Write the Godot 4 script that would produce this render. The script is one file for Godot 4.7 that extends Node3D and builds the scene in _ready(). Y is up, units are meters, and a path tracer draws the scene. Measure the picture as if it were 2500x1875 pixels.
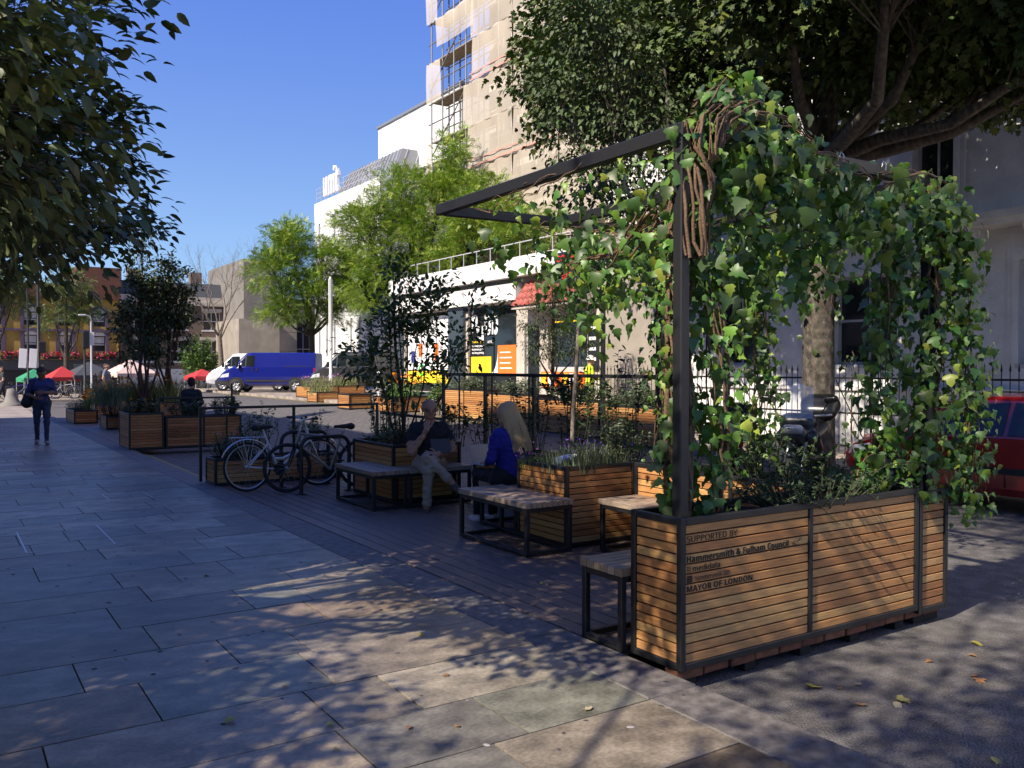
extends Node3D

var rng := RandomNumberGenerator.new()
var M := {}
var counts := {}
var meshes := {}
var texs := {}

# ---------------------------------------------------------------- naming and nodes
func numbered(parent: Node, called: String) -> String:
	var key = str(parent.get_instance_id()) + called
	var n = counts.get(key, 0)
	counts[key] = n + 1
	return called if n == 0 else "%s_%03d" % [called, n]

func mi(parent: Node, called: String, mesh: Mesh, m: Material, pos := Vector3.ZERO, b := Basis()) -> MeshInstance3D:
	var o := MeshInstance3D.new()
	o.mesh = mesh
	o.material_override = m
	o.name = numbered(parent, called)
	o.transform = Transform3D(b, pos)
	o.cast_shadow = GeometryInstance3D.SHADOW_CASTING_SETTING_ON
	parent.add_child(o, true)
	return o

func thing(called: String, label: String, category: String, pos := Vector3.ZERO, turn := 0.0, group := "") -> Node3D:
	var o := Node3D.new()
	o.name = numbered(self, called)
	add_child(o, true)
	o.position = pos
	o.rotation.y = turn
	tag(o, label, category, group)
	return o

func tag(o: Node, label: String, category: String, group := "") -> Node:
	o.set_meta("label", label)
	o.set_meta("category", category)
	if group != "":
		o.set_meta("group", group)
	return o

func structure(o: Node, label := "") -> Node:
	o.set_meta("kind", "structure")
	if label != "":
		o.set_meta("label", label)
	return o

func copy_of(o: Node3D, called: String, label: String, pos: Vector3, turn: float, group := "") -> Node3D:
	var c: Node3D = o.duplicate()
	c.name = numbered(self, called)
	add_child(c, true)
	c.position = pos
	c.rotation = Vector3(0, turn, 0)
	c.set_meta("label", label)
	if group != "":
		c.set_meta("group", group)
	return c

func sub(parent: Node3D, called: String, pos := Vector3.ZERO) -> Node3D:
	var o := Node3D.new()
	o.name = numbered(parent, called)
	parent.add_child(o, true)
	o.position = pos
	return o

# ---------------------------------------------------------------- textures and materials
func lin(r: float, g: float, b: float) -> Color:
	return Color(r, g, b).linear_to_srgb()

func noise_img(size: int, seed_: int, freq: float, octaves: int, kind := FastNoiseLite.TYPE_SIMPLEX_SMOOTH) -> Image:
	var n := FastNoiseLite.new()
	n.seed = seed_
	n.noise_type = kind
	n.frequency = freq
	n.fractal_octaves = octaves
	return n.get_seamless_image(size, size)

# grey map with values between lo and hi (sRGB), a coarse noise and a fine one
func grey_tex(key: String, size: int, seed_: int, f1: float, o1: int, f2: float, o2: int, w2: float, lo: float, hi: float, contrast := 1.0) -> Texture2D:
	if texs.has(key):
		return texs[key]
	var a := noise_img(size, seed_, f1, o1)
	var b := noise_img(size, seed_ + 7, f2, o2)
	var da := a.get_data()
	var db := b.get_data()
	var out := PackedByteArray()
	out.resize(size * size)
	for i in size * size:
		var v = (da[i] / 255.0) * (1.0 - w2) + (db[i] / 255.0) * w2
		v = clampf((v - 0.5) * contrast + 0.5, 0.0, 1.0)
		out[i] = int(255.0 * (lo + (hi - lo) * v))
	var im := Image.create_from_data(size, size, false, Image.FORMAT_L8, out)
	im.convert(Image.FORMAT_RGB8)
	var t := ImageTexture.create_from_image(im)
	texs[key] = t
	return t

func normal_tex(key: String, size: int, seed_: int, freq: float, octaves: int, strength: float) -> Texture2D:
	if texs.has(key):
		return texs[key]
	var a := noise_img(size, seed_, freq, octaves)
	a.convert(Image.FORMAT_RGB8)
	a.bump_map_to_normal_map(strength)
	var t := ImageTexture.create_from_image(a)
	texs[key] = t
	return t

func mat(key: String, c: Color, rough := 0.8, metal := 0.0) -> StandardMaterial3D:
	if M.has(key):
		return M[key]
	var m := StandardMaterial3D.new()
	m.resource_name = key
	m.albedo_color = c
	m.roughness = rough
	m.metallic = metal
	M[key] = m
	return m

func textured(key: String, c: Color, rough: float, tex: Texture2D, scale: Vector3, ntex: Texture2D = null, nscale := 0.5) -> StandardMaterial3D:
	if M.has(key):
		return M[key]
	var m := mat(key, c, rough)
	m.albedo_texture = tex
	m.uv1_triplanar = true
	m.uv1_world_triplanar = true
	m.uv1_scale = scale
	if ntex:
		m.normal_enabled = true
		m.normal_texture = ntex
		m.normal_scale = nscale
	return m

func leaf_mat(key: String, rough: float, back: Color) -> StandardMaterial3D:
	if M.has(key):
		return M[key]
	var m := mat(key, Color(1, 1, 1), rough)
	m.vertex_color_use_as_albedo = true
	m.cull_mode = BaseMaterial3D.CULL_DISABLED
	m.backlight_enabled = true
	m.backlight = back
	return m

func glass(key: String, c: Color, alpha: float) -> StandardMaterial3D:
	if M.has(key):
		return M[key]
	var m := mat(key, Color(c.r, c.g, c.b, alpha), 0.03)
	m.transparency = BaseMaterial3D.TRANSPARENCY_ALPHA
	m.metallic_specular = 0.6
	return m

# ---------------------------------------------------------------- mesh builders
func new_st() -> SurfaceTool:
	var st := SurfaceTool.new()
	st.begin(Mesh.PRIMITIVE_TRIANGLES)
	return st

func done(st: SurfaceTool) -> ArrayMesh:
	st.generate_normals()
	return st.commit()

func quad(st: SurfaceTool, a: Vector3, b: Vector3, c: Vector3, d: Vector3) -> void:
	# a b c d run clockwise seen from the front
	st.add_vertex(a); st.add_vertex(b); st.add_vertex(c)
	st.add_vertex(a); st.add_vertex(c); st.add_vertex(d)

func tri(st: SurfaceTool, a: Vector3, b: Vector3, c: Vector3) -> void:
	st.add_vertex(a); st.add_vertex(b); st.add_vertex(c)

func box(st: SurfaceTool, lo: Vector3, hi: Vector3) -> void:
	st.set_smooth_group(-1)
	var p := []
	for i in 8:
		p.append(Vector3(hi.x if i & 1 else lo.x, hi.y if i & 2 else lo.y, hi.z if i & 4 else lo.z))
	quad(st, p[4], p[6], p[7], p[5])
	quad(st, p[1], p[3], p[2], p[0])
	quad(st, p[5], p[7], p[3], p[1])
	quad(st, p[0], p[2], p[6], p[4])
	quad(st, p[2], p[3], p[7], p[6])
	quad(st, p[0], p[4], p[5], p[1])

func box_mesh(size: Vector3) -> ArrayMesh:
	var key = "b%.3f_%.3f_%.3f" % [size.x, size.y, size.z]
	if not meshes.has(key):
		var st := new_st()
		box(st, -size / 2, size / 2)
		meshes[key] = done(st)
	return meshes[key]

# box with chamfered edges, centred
func cbox(size: Vector3, b: float) -> ArrayMesh:
	var key = "c%.3f_%.3f_%.3f_%.4f" % [size.x, size.y, size.z, b]
	if meshes.has(key):
		return meshes[key]
	var st := new_st()
	cbox_into(st, size, b, Transform3D())
	meshes[key] = done(st)
	return meshes[key]

func cbox_into(st: SurfaceTool, size: Vector3, b: float, t: Transform3D) -> void:
	st.set_smooth_group(-1)
	var h := size / 2
	var v := {}
	for sx in [-1, 1]:
		for sy in [-1, 1]:
			for sz in [-1, 1]:
				var s := Vector3(sx, sy, sz)
				v[[s, 0]] = t * (s * Vector3(h.x, h.y - b, h.z - b))
				v[[s, 1]] = t * (s * Vector3(h.x - b, h.y, h.z - b))
				v[[s, 2]] = t * (s * Vector3(h.x - b, h.y - b, h.z))
	for ax in 3:
		for s in [-1, 1]:
			var u := (ax + 1) % 3
			var w := (ax + 2) % 3
			var q := []
			for k in [[-1, -1], [-1, 1], [1, 1], [1, -1]]:
				var c := Vector3.ZERO
				c[ax] = s; c[u] = k[0]; c[w] = k[1]
				q.append(v[[c, ax]])
			if s > 0:
				quad(st, q[0], q[1], q[2], q[3])
			else:
				quad(st, q[3], q[2], q[1], q[0])
	for ax in 3:
		var u := (ax + 1) % 3
		var w := (ax + 2) % 3
		for su in [-1, 1]:
			for sw in [-1, 1]:
				var c0 := Vector3.ZERO
				c0[ax] = -1; c0[u] = su; c0[w] = sw
				var c1 := c0
				c1[ax] = 1
				if su * sw > 0:
					quad(st, v[[c0, u]], v[[c1, u]], v[[c1, w]], v[[c0, w]])
				else:
					quad(st, v[[c0, w]], v[[c1, w]], v[[c1, u]], v[[c0, u]])
	for sx in [-1, 1]:
		for sy in [-1, 1]:
			for sz in [-1, 1]:
				var c := Vector3(sx, sy, sz)
				if sx * sy * sz > 0:
					tri(st, v[[c, 0]], v[[c, 2]], v[[c, 1]])
				else:
					tri(st, v[[c, 0]], v[[c, 1]], v[[c, 2]])

# square bar from a to b
func bar(st: SurfaceTool, a: Vector3, b: Vector3, w: float, h := -1.0) -> void:
	if h < 0:
		h = w
	var d := b - a
	var l := d.length()
	d /= l
	var up := Vector3.UP if absf(d.y) < 0.95 else Vector3.BACK
	var side := d.cross(up).normalized()
	up = side.cross(d)
	cbox_into(st, Vector3(w, h, l), minf(w, h) * 0.1, Transform3D(Basis(side, up, -d), (a + b) / 2))

func frame_of(d: Vector3, hint := Vector3.UP) -> Basis:
	d = d.normalized()
	if absf(d.dot(hint)) > 0.97:
		hint = Vector3(0.3, 0.1, 0.95).normalized()
	var s := d.cross(hint).normalized()
	return Basis(s, s.cross(d), d)

# round tube through points with a radius at each
func tube(st: SurfaceTool, pts: Array, radii, sides := 6, caps := true) -> void:
	var n := pts.size()
	st.set_smooth_group(1)
	var rings := []
	var hint := Vector3.UP
	var prev_s := Vector3.ZERO
	for i in n:
		var d: Vector3
		if i == 0:
			d = pts[1] - pts[0]
		elif i == n - 1:
			d = pts[n - 1] - pts[n - 2]
		else:
			d = (pts[i + 1] - pts[i]).normalized() + (pts[i] - pts[i - 1]).normalized()
		d = d.normalized()
		if d == Vector3.ZERO:
			d = Vector3.UP
		var s: Vector3
		if i == 0 or absf(prev_s.dot(d)) > 0.98:
			s = frame_of(d, hint).x
		else:
			s = (prev_s - d * prev_s.dot(d)).normalized()
		prev_s = s
		var u := s.cross(d)
		var r: float = radii if radii is float else radii[i]
		var ring := []
		for k in sides:
			var a := TAU * k / sides
			ring.append(pts[i] + (s * cos(a) + u * sin(a)) * r)
		rings.append(ring)
	for i in n - 1:
		for k in sides:
			var k2 := (k + 1) % sides
			quad(st, rings[i][k2], rings[i + 1][k2], rings[i + 1][k], rings[i][k])
	if caps:
		st.set_smooth_group(-1)
		for k in range(1, sides - 1):
			tri(st, rings[0][0], rings[0][k + 1], rings[0][k])
			tri(st, rings[n - 1][0], rings[n - 1][k], rings[n - 1][k + 1])

func tube_mesh(pts: Array, radii, sides := 6) -> ArrayMesh:
	var st := new_st()
	tube(st, pts, radii, sides)
	return done(st)

# profile of (radius, height) pairs turned about the y axis
func lathe(st: SurfaceTool, prof: Array, segs: int, t := Transform3D(), smooth := true) -> void:
	st.set_smooth_group(1 if smooth else -1)
	for i in prof.size() - 1:
		var p: Vector2 = prof[i]
		var q: Vector2 = prof[i + 1]
		for k in segs:
			var a := TAU * k / segs
			var b := TAU * (k + 1) / segs
			var p0 := t * Vector3(p.x * cos(a), p.y, p.x * sin(a))
			var p1 := t * Vector3(p.x * cos(b), p.y, p.x * sin(b))
			var q0 := t * Vector3(q.x * cos(a), q.y, q.x * sin(a))
			var q1 := t * Vector3(q.x * cos(b), q.y, q.x * sin(b))
			if p.x < 0.0001:
				tri(st, p0, q0, q1)
			elif q.x < 0.0001:
				tri(st, p0, q0, p1)
			else:
				quad(st, p0, q0, q1, p1)

func ring_mesh(radius: float, thick: float, segs: int, sides: int, flat := 1.0) -> ArrayMesh:
	# torus about the z axis
	var st := new_st()
	st.set_smooth_group(1)
	var g := []
	for i in segs:
		var a := TAU * i / segs
		var row := []
		for k in sides:
			var b := TAU * k / sides
			var r := radius + thick * cos(b)
			row.append(Vector3(r * cos(a), r * sin(a), thick * flat * sin(b)))
		g.append(row)
	for i in segs:
		for k in sides:
			var i2 := (i + 1) % segs
			var k2 := (k + 1) % sides
			quad(st, g[i][k], g[i][k2], g[i2][k2], g[i2][k])
	return done(st)

# polygon in the xy plane, pushed from z0 to z1; the rim can be drawn in by 'inset' at both faces
func prism(st: SurfaceTool, poly: PackedVector2Array, z0: float, z1: float, t := Transform3D()) -> void:
	st.set_smooth_group(-1)
	if not Geometry2D.is_polygon_clockwise(poly):
		poly = poly.duplicate()
		poly.reverse()
	var idx := Geometry2D.triangulate_polygon(poly)
	for i in range(0, idx.size(), 3):
		var a := poly[idx[i]]
		var b := poly[idx[i + 1]]
		var c := poly[idx[i + 2]]
		if (b - a).cross(c - a) > 0:
			var x := b
			b = c
			c = x
		tri(st, t * Vector3(a.x, a.y, z1), t * Vector3(b.x, b.y, z1), t * Vector3(c.x, c.y, z1))
		tri(st, t * Vector3(a.x, a.y, z0), t * Vector3(c.x, c.y, z0), t * Vector3(b.x, b.y, z0))
	var n := poly.size()
	for i in n:
		var a := poly[i]
		var b := poly[(i + 1) % n]
		quad(st, t * Vector3(a.x, a.y, z1), t * Vector3(a.x, a.y, z0), t * Vector3(b.x, b.y, z0), t * Vector3(b.x, b.y, z1))

func poly_mesh(pts: Array, z0: float, z1: float) -> ArrayMesh:
	var st := new_st()
	prism(st, PackedVector2Array(pts), z0, z1)
	return done(st)

func scatter(parent: Node3D, called: String, mesh: Mesh, m: Material, xf: Array, cols: Array, stuff := true) -> MultiMeshInstance3D:
	var mm := MultiMesh.new()
	mm.transform_format = MultiMesh.TRANSFORM_3D
	mm.use_colors = true
	mm.mesh = mesh
	mm.instance_count = xf.size()
	var buf := PackedFloat32Array()
	buf.resize(xf.size() * 16)
	for i in xf.size():
		var t: Transform3D = xf[i]
		var c: Color = cols[i % cols.size()]
		var o := i * 16
		buf[o] = t.basis.x.x; buf[o + 1] = t.basis.y.x; buf[o + 2] = t.basis.z.x; buf[o + 3] = t.origin.x
		buf[o + 4] = t.basis.x.y; buf[o + 5] = t.basis.y.y; buf[o + 6] = t.basis.z.y; buf[o + 7] = t.origin.y
		buf[o + 8] = t.basis.x.z; buf[o + 9] = t.basis.y.z; buf[o + 10] = t.basis.z.z; buf[o + 11] = t.origin.z
		buf[o + 12] = c.r; buf[o + 13] = c.g; buf[o + 14] = c.b; buf[o + 15] = 1.0
	mm.buffer = buf
	var o := MultiMeshInstance3D.new()
	o.multimesh = mm
	o.material_override = m
	o.name = numbered(parent, called)
	parent.add_child(o, true)
	if stuff:
		o.set_meta("kind", "stuff")
	return o

func rv(s := 1.0) -> Vector3:
	return Vector3(rng.randfn(), rng.randfn(), rng.randfn()) * s

func rdir() -> Vector3:
	return rv().normalized()

func rot_rand() -> Basis:
	return Basis(Quaternion(rdir(), rng.randf() * TAU))

# ground height of the road: level by the near kerb, rising along the far side
func gh(x: float, z: float) -> float:
	return -0.12 + minf(0.45, 0.03 * maxf(0.0, -z - 10.5)) * smoothstep(6.0, 12.0, x)

func text_mesh(s: String, width: float, height: float, depth := 0.002, bold := false, serif := false) -> TextMesh:
	var f := SystemFont.new()
	f.font_names = PackedStringArray(["Droid Serif" if serif else "Droid Sans"])
	if bold:
		f.font_weight = 700
	var t := TextMesh.new()
	t.text = s
	t.font = f
	t.font_size = 64
	t.depth = depth
	t.pixel_size = 0.001
	t.curve_step = 2.0
	t.horizontal_alignment = HORIZONTAL_ALIGNMENT_LEFT
	t.vertical_alignment = VERTICAL_ALIGNMENT_BOTTOM
	return t

# lettering: left bottom at pos, in the xy plane of b, scaled to a width and a height
func letter(parent: Node3D, s: String, m: Material, pos: Vector3, width: float, height: float, b := Basis(), bold := false, serif := false, depth := 0.002) -> MeshInstance3D:
	var t := text_mesh(s, width, height, depth, bold, serif)
	var bb := t.get_aabb()
	var sx := width / bb.size.x
	var sy := height / bb.size.y
	var bs := b * Basis.from_scale(Vector3(sx, sy, 1))
	return mi(parent, "lettering", t, m, pos - bs * Vector3(bb.position.x, bb.position.y, 0), bs)

# ---------------------------------------------------------------- leaves
# outline: half of the leaf as (x, y) from base to tip; the other half is mirrored; folded along the midrib and drooping
func leaf_mesh(key: String, half: Array, fold := 0.25, droop := 0.2) -> ArrayMesh:
	if meshes.has(key):
		return meshes[key]
	var st := new_st()
	st.set_smooth_group(1)
	var f := func(p: Vector2, s: float) -> Vector3:
		return Vector3(p.x * s, p.y, absf(p.x) * fold - p.y * p.y * droop)
	var n := half.size()
	for s in [-1.0, 1.0]:
		for i in range(1, n - 1):
			var a: Vector2 = half[i]
			var b: Vector2 = half[i + 1]
			var m0 := Vector2(0, a.y * 0.85)
			var m1 := Vector2(0, b.y if i == n - 2 else b.y * 0.85)
			var v := [f.call(m0, s), f.call(a, s), f.call(b, s), f.call(m1, s)]
			if s > 0:
				tri(st, v[0], v[2], v[1])
				if i < n - 2:
					tri(st, v[0], v[3], v[2])
			else:
				tri(st, v[0], v[1], v[2])
				if i < n - 2:
					tri(st, v[0], v[2], v[3])
		var a0: Vector2 = half[0]
		var a1: Vector2 = half[1]
		var w := [f.call(a0, s), f.call(a1, s), f.call(Vector2(0, a1.y * 0.85), s)]
		if s > 0:
			tri(st, w[0], w[2], w[1])
		else:
			tri(st, w[0], w[1], w[2])
	meshes[key] = done(st)
	return meshes[key]

func ivy_leaf() -> ArrayMesh:
	return leaf_mesh("ivy", [Vector2(0, 0.07), Vector2(0.15, -0.1), Vector2(0.36, -0.04), Vector2(0.5, 0.14), Vector2(0.33, 0.3), Vector2(0.4, 0.5), Vector2(0.2, 0.58), Vector2(0.12, 0.82), Vector2(0, 1.05)], 0.24, 0.3)

func ivy_leaf_wide() -> ArrayMesh:
	return leaf_mesh("ivyw", [Vector2(0, 0.08), Vector2(0.24, -0.1), Vector2(0.5, 0.04), Vector2(0.56, 0.28), Vector2(0.3, 0.42), Vector2(0.3, 0.66), Vector2(0, 0.95)], -0.15, 0.35)

func ovate_leaf() -> ArrayMesh:
	return leaf_mesh("ovate", [Vector2(0, 0), Vector2(0.2, 0.15), Vector2(0.28, 0.4), Vector2(0.2, 0.72), Vector2(0, 1.05)], 0.3, 0.3)

func plane_leaf() -> ArrayMesh:
	return leaf_mesh("planeleaf", [Vector2(0, 0.05), Vector2(0.3, 0.0), Vector2(0.55, 0.3), Vector2(0.28, 0.42), Vector2(0.38, 0.75), Vector2(0.14, 0.68), Vector2(0, 1.0)], 0.15, 0.25)

func small_leaf() -> ArrayMesh:
	return leaf_mesh("smallleaf", [Vector2(0, 0), Vector2(0.26, 0.45), Vector2(0, 1.0)], 0.2, 0.15)

func narrow_leaf() -> ArrayMesh:
	return leaf_mesh("narrow", [Vector2(0, 0), Vector2(0.12, 0.4), Vector2(0, 1.0)], 0.2, 0.25)

# a feathered leaf of several leaflets
func pinnate_leaf() -> ArrayMesh:
	if meshes.has("pinnate"):
		return meshes["pinnate"]
	var st := new_st()
	st.set_smooth_group(-1)
	for k in 5:
		var y := 0.12 + 0.19 * k
		var z := -y * y * 0.3
		for s in [-1.0, 1.0]:
			var a := Vector3(0, y, z)
			var b := Vector3(s * 0.17, y + 0.1, z - 0.03)
			var c := Vector3(s * 0.34, y + 0.06, z - 0.09)
			var d := Vector3(s * 0.17, y - 0.03, z - 0.05)
			if s > 0:
				quad(st, a, b, c, d)
			else:
				quad(st, d, c, b, a)
	meshes["pinnate"] = done(st)
	return meshes["pinnate"]

func blade_mesh() -> ArrayMesh:
	if meshes.has("blade"):
		return meshes["blade"]
	var st := new_st()
	st.set_smooth_group(1)
	var prev := [Vector3(-0.012, 0, 0), Vector3(0.012, 0, 0)]
	for i in range(1, 5):
		var t := i / 4.0
		var y := t * (1.0 - 0.22 * t)
		var z := 0.5 * t * t
		var w := 0.012 * (1.0 - t * 0.85)
		var cur := [Vector3(-w, y, z), Vector3(w, y, z)]
		quad(st, prev[0], cur[0], cur[1], prev[1])
		prev = cur
	meshes["blade"] = done(st)
	return meshes["blade"]

func flower_mesh() -> ArrayMesh:
	if meshes.has("flower"):
		return meshes["flower"]
	var st := new_st()
	st.set_smooth_group(-1)
	for k in 6:
		var a := TAU * k / 6
		var b := a + 0.5
		var c := a - 0.5
		tri(st, Vector3.ZERO, Vector3(cos(b) * 0.6, 0.25, sin(b) * 0.6), Vector3(cos(a), 0.35, sin(a)))
		tri(st, Vector3.ZERO, Vector3(cos(a), 0.35, sin(a)), Vector3(cos(c) * 0.6, 0.25, sin(c) * 0.6))
	meshes["flower"] = done(st)
	return meshes["flower"]

func vary(c: Color, amount := 0.25) -> Color:
	var k := 1.0 + rng.randf_range(-amount, amount)
	return Color(c.r * k * (1 + rng.randf_range(-0.12, 0.2)), c.g * k, c.b * k * (1 + rng.randf_range(-0.2, 0.2)))

# leaf transform: at p, tip towards 'd', face turned towards 'face', of a size
func leaf_xf(p: Vector3, d: Vector3, face: Vector3, size: float) -> Transform3D:
	d = d.normalized()
	var x := d.cross(face)
	if x.length() < 0.05:
		x = d.cross(Vector3(0.3, 0.5, 0.8))
	x = x.normalized()
	return Transform3D(Basis(x * size, d * size, x.cross(d) * size), p)

# ---------------------------------------------------------------- trees
# lobes: [centre, radii, clusters]; leaves sit in clumps on twigs that spring from limbs
func make_tree(called: String, label: String, spec: Dictionary) -> Node3D:
	var base: Vector3 = spec.base
	var t := thing(called, label, "tree", base, 0.0, spec.get("group", ""))
	var bark: Material = spec.bark
	var st := new_st()
	var trunk_pts: Array = spec.trunk
	tube(st, trunk_pts, spec.radii, 12)
	mi(t, "trunk", done(st), bark)
	var top: Vector3 = trunk_pts[trunk_pts.size() - 1]
	var fork: Vector3 = spec.get("fork", top)
	var xf := []
	var cols := []
	var leaf_size: float = spec.leaf
	var twigs := new_st()
	var any := false
	var parts: int = spec.get("parts", 0)
	var eye := Vector3(0, 1.68, 0)
	for lobe in spec.lobes:
		var c: Vector3 = lobe[0]
		var r: Vector3 = lobe[1]
		var limb := new_st()
		var from: Vector3 = fork if lobe.size() < 4 else lobe[3]
		var mid := from.lerp(c, 0.5) + Vector3(0, -0.12, 0) * (c - from).length() + rv(0.04) * (c - from).length()
		var lr: float = spec.get("limb", 0.08)
		tube(limb, [from, from.lerp(mid, 0.5) + rv(0.03), mid, mid.lerp(c, 0.5) + rv(0.05), c], [lr, lr * 0.8, lr * 0.62, lr * 0.45, lr * 0.25], 7)
		mi(t, "limb", done(limb), bark)
		for k in lobe[2]:
			var d := rdir()
			var rad := pow(rng.randf(), spec.get("shell", 0.45))
			var p := c + d * r * rad
			if spec.has("keep") and not spec.keep.call(p + base):
				continue
			var s := mid.lerp(c, rng.randf_range(0.3, 1.0))
			var m := s.lerp(p, 0.55) + rv(0.05) * r.x
			tube(twigs, [s, m, p], [lr * 0.13, lr * 0.09, lr * 0.04], 4, false)
			any = true
			var cr: float = spec.cluster
			var shade := rng.randf_range(0.8, 1.2)
			var hang: float = spec.get("hang", 0.5)
			for j in spec.leaves:
				var q := p + rdir() * (cr * 0.85 * sqrt(rng.randf())) * Vector3(1, 0.75, 1)
				var out := (q - s).normalized()
				var tip := (out + Vector3(0, -hang, 0) + rv(0.4)).normalized()
				var face := (Vector3(0, 1, 0) + rv(0.45)).normalized()
				xf.append(leaf_xf(q, tip, face, leaf_size * rng.randf_range(0.65, 1.15)))
				var pal: Array = spec.colors
				var cc: Color = pal[rng.randi() % pal.size()]
				cols.append(vary(Color(cc.r * shade, cc.g * shade, cc.b * shade)))
	if any:
		mi(t, "twigs", done(twigs), bark)
	if parts > 0:
		# the leaves that show largest are parts of their own
		var order := []
		for i in xf.size():
			order.append([(xf[i].origin + base - eye).length() + (0.0 if shown(xf[i].origin + base) else 1000.0), i])
		order.sort_custom(func(a, b): return a[0] < b[0])
		var taken := {}
		var palette := leaf_palette(spec.mat, spec.colors, 6)
		for k in mini(parts, order.size()):
			var i: int = order[k][1]
			taken[i] = true
			var x: Transform3D = xf[i]
			mi(t, "leaf", spec.mesh, palette[k % 6], x.origin, x.basis)
		var xf2 := []
		var cols2 := []
		for i in xf.size():
			if not taken.has(i):
				xf2.append(xf[i])
				cols2.append(cols[i])
		xf = xf2
		cols = cols2
	scatter(t, "crown", spec.mesh, spec.mat, xf, cols)
	return t

# materials of a few leaf tones for leaves that are objects of their own
func leaf_palette(src: StandardMaterial3D, colors: Array, n: int) -> Array:
	var out := []
	for k in n:
		var key = src.resource_name + "_tone%d" % k
		if not M.has(key):
			var m: StandardMaterial3D = src.duplicate()
			m.vertex_color_use_as_albedo = false
			var c := vary(colors[k % colors.size()])
			m.albedo_color = Color(c.r, c.g, c.b).linear_to_srgb()
			m.resource_name = key
			M[key] = m
		out.append(M[key])
	return out

func shown(p: Vector3) -> bool:
	var yaw := deg_to_rad(33.4)
	var v := p - Vector3(0, 1.68, 0)
	var dep := v.x * sin(yaw) - v.z * cos(yaw)
	if dep < 0.5:
		return false
	var lat := (v.x * cos(yaw) + v.z * sin(yaw)) / dep
	var el := v.y / dep
	return absf(lat) < 0.587 and el < 0.43 and el > -0.46

# ---------------------------------------------------------------- plants in the planters
# a bush of leafy upright stems, drawn as stems and leaves
func bush(called: String, label: String, pos: Vector3, w: Vector3, stems: int, leaves: int, leaf: float, mesh: Mesh, m: Material, colors: Array, group := "", category := "shrub") -> Node3D:
	var t := thing(called, label, category, pos, 0.0, group)
	var st := new_st()
	var xf := []
	var cols := []
	for i in stems:
		var a := rng.randf() * TAU
		var r := sqrt(rng.randf())
		var foot := Vector3(cos(a) * w.x * 0.3 * r, 0.0, sin(a) * w.z * 0.3 * r)
		var tip := Vector3(cos(a) * w.x * 0.5 * r, w.y * rng.randf_range(0.6, 1.0) * (1.0 - 0.35 * r * r), sin(a) * w.z * 0.5 * r) + rv(0.03)
		var mid := foot.lerp(tip, 0.55) + rv(0.04) * w.y
		tube(st, [foot, mid, tip], [0.006, 0.005, 0.002], 4, false)
		for j in leaves:
			var u := sqrt(rng.randf_range(0.04, 1.0))
			var p := foot.lerp(mid, u * 2) if u < 0.5 else mid.lerp(tip, u * 2 - 1)
			var d := (rdir() * Vector3(1, 0.4, 1) + Vector3(0, 0.35, 0)).normalized()
			xf.append(leaf_xf(p + d * leaf * 0.2, d, (Vector3.UP + rv(0.35)).normalized(), leaf * rng.randf_range(0.6, 1.2)))
			cols.append(vary(colors[rng.randi() % colors.size()]))
	mi(t, "stems", done(st), M.twig)
	scatter(t, "foliage", mesh, m, xf, cols)
	return t

func grass_clump(called: String, label: String, pos: Vector3, spread: float, height: float, n: int, colors: Array, group := "", flowers := 0, flower_color := Color(0.4, 0.1, 0.5), flower_size := 0.02) -> Node3D:
	var t := thing(called, label, "plant", pos, 0.0, group)
	var xf := []
	var cols := []
	for i in n:
		var a := rng.randf() * TAU
		var r := sqrt(rng.randf())
		var p := Vector3(cos(a), 0, sin(a)) * spread * 0.45 * r
		var h := height * rng.randf_range(0.55, 1.05)
		var b := Basis(Vector3.UP, -a + PI / 2 + rng.randf_range(-0.9, 0.9)) * Basis.from_scale(Vector3(h * 0.8 + 0.2, h, h * rng.randf_range(0.2, 1.1)))
		xf.append(Transform3D(b, p))
		cols.append(vary(colors[rng.randi() % colors.size()]))
	scatter(t, "blades", blade_mesh(), M.leaf_dull, xf, cols)
	if flowers > 0:
		var fx := []
		for i in flowers:
			var a := rng.randf() * TAU
			var r := sqrt(rng.randf()) * spread * 0.55
			fx.append(Transform3D(rot_rand() * Basis.from_scale(Vector3.ONE * flower_size * rng.randf_range(0.7, 1.3)), Vector3(cos(a) * r, height * rng.randf_range(0.55, 0.95), sin(a) * r)))
		scatter(t, "flowers", flower_mesh(), M.leaf_dull, fx, [flower_color, Color(flower_color.r * 0.8, flower_color.g * 0.7, flower_color.b)])
	return t

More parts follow.
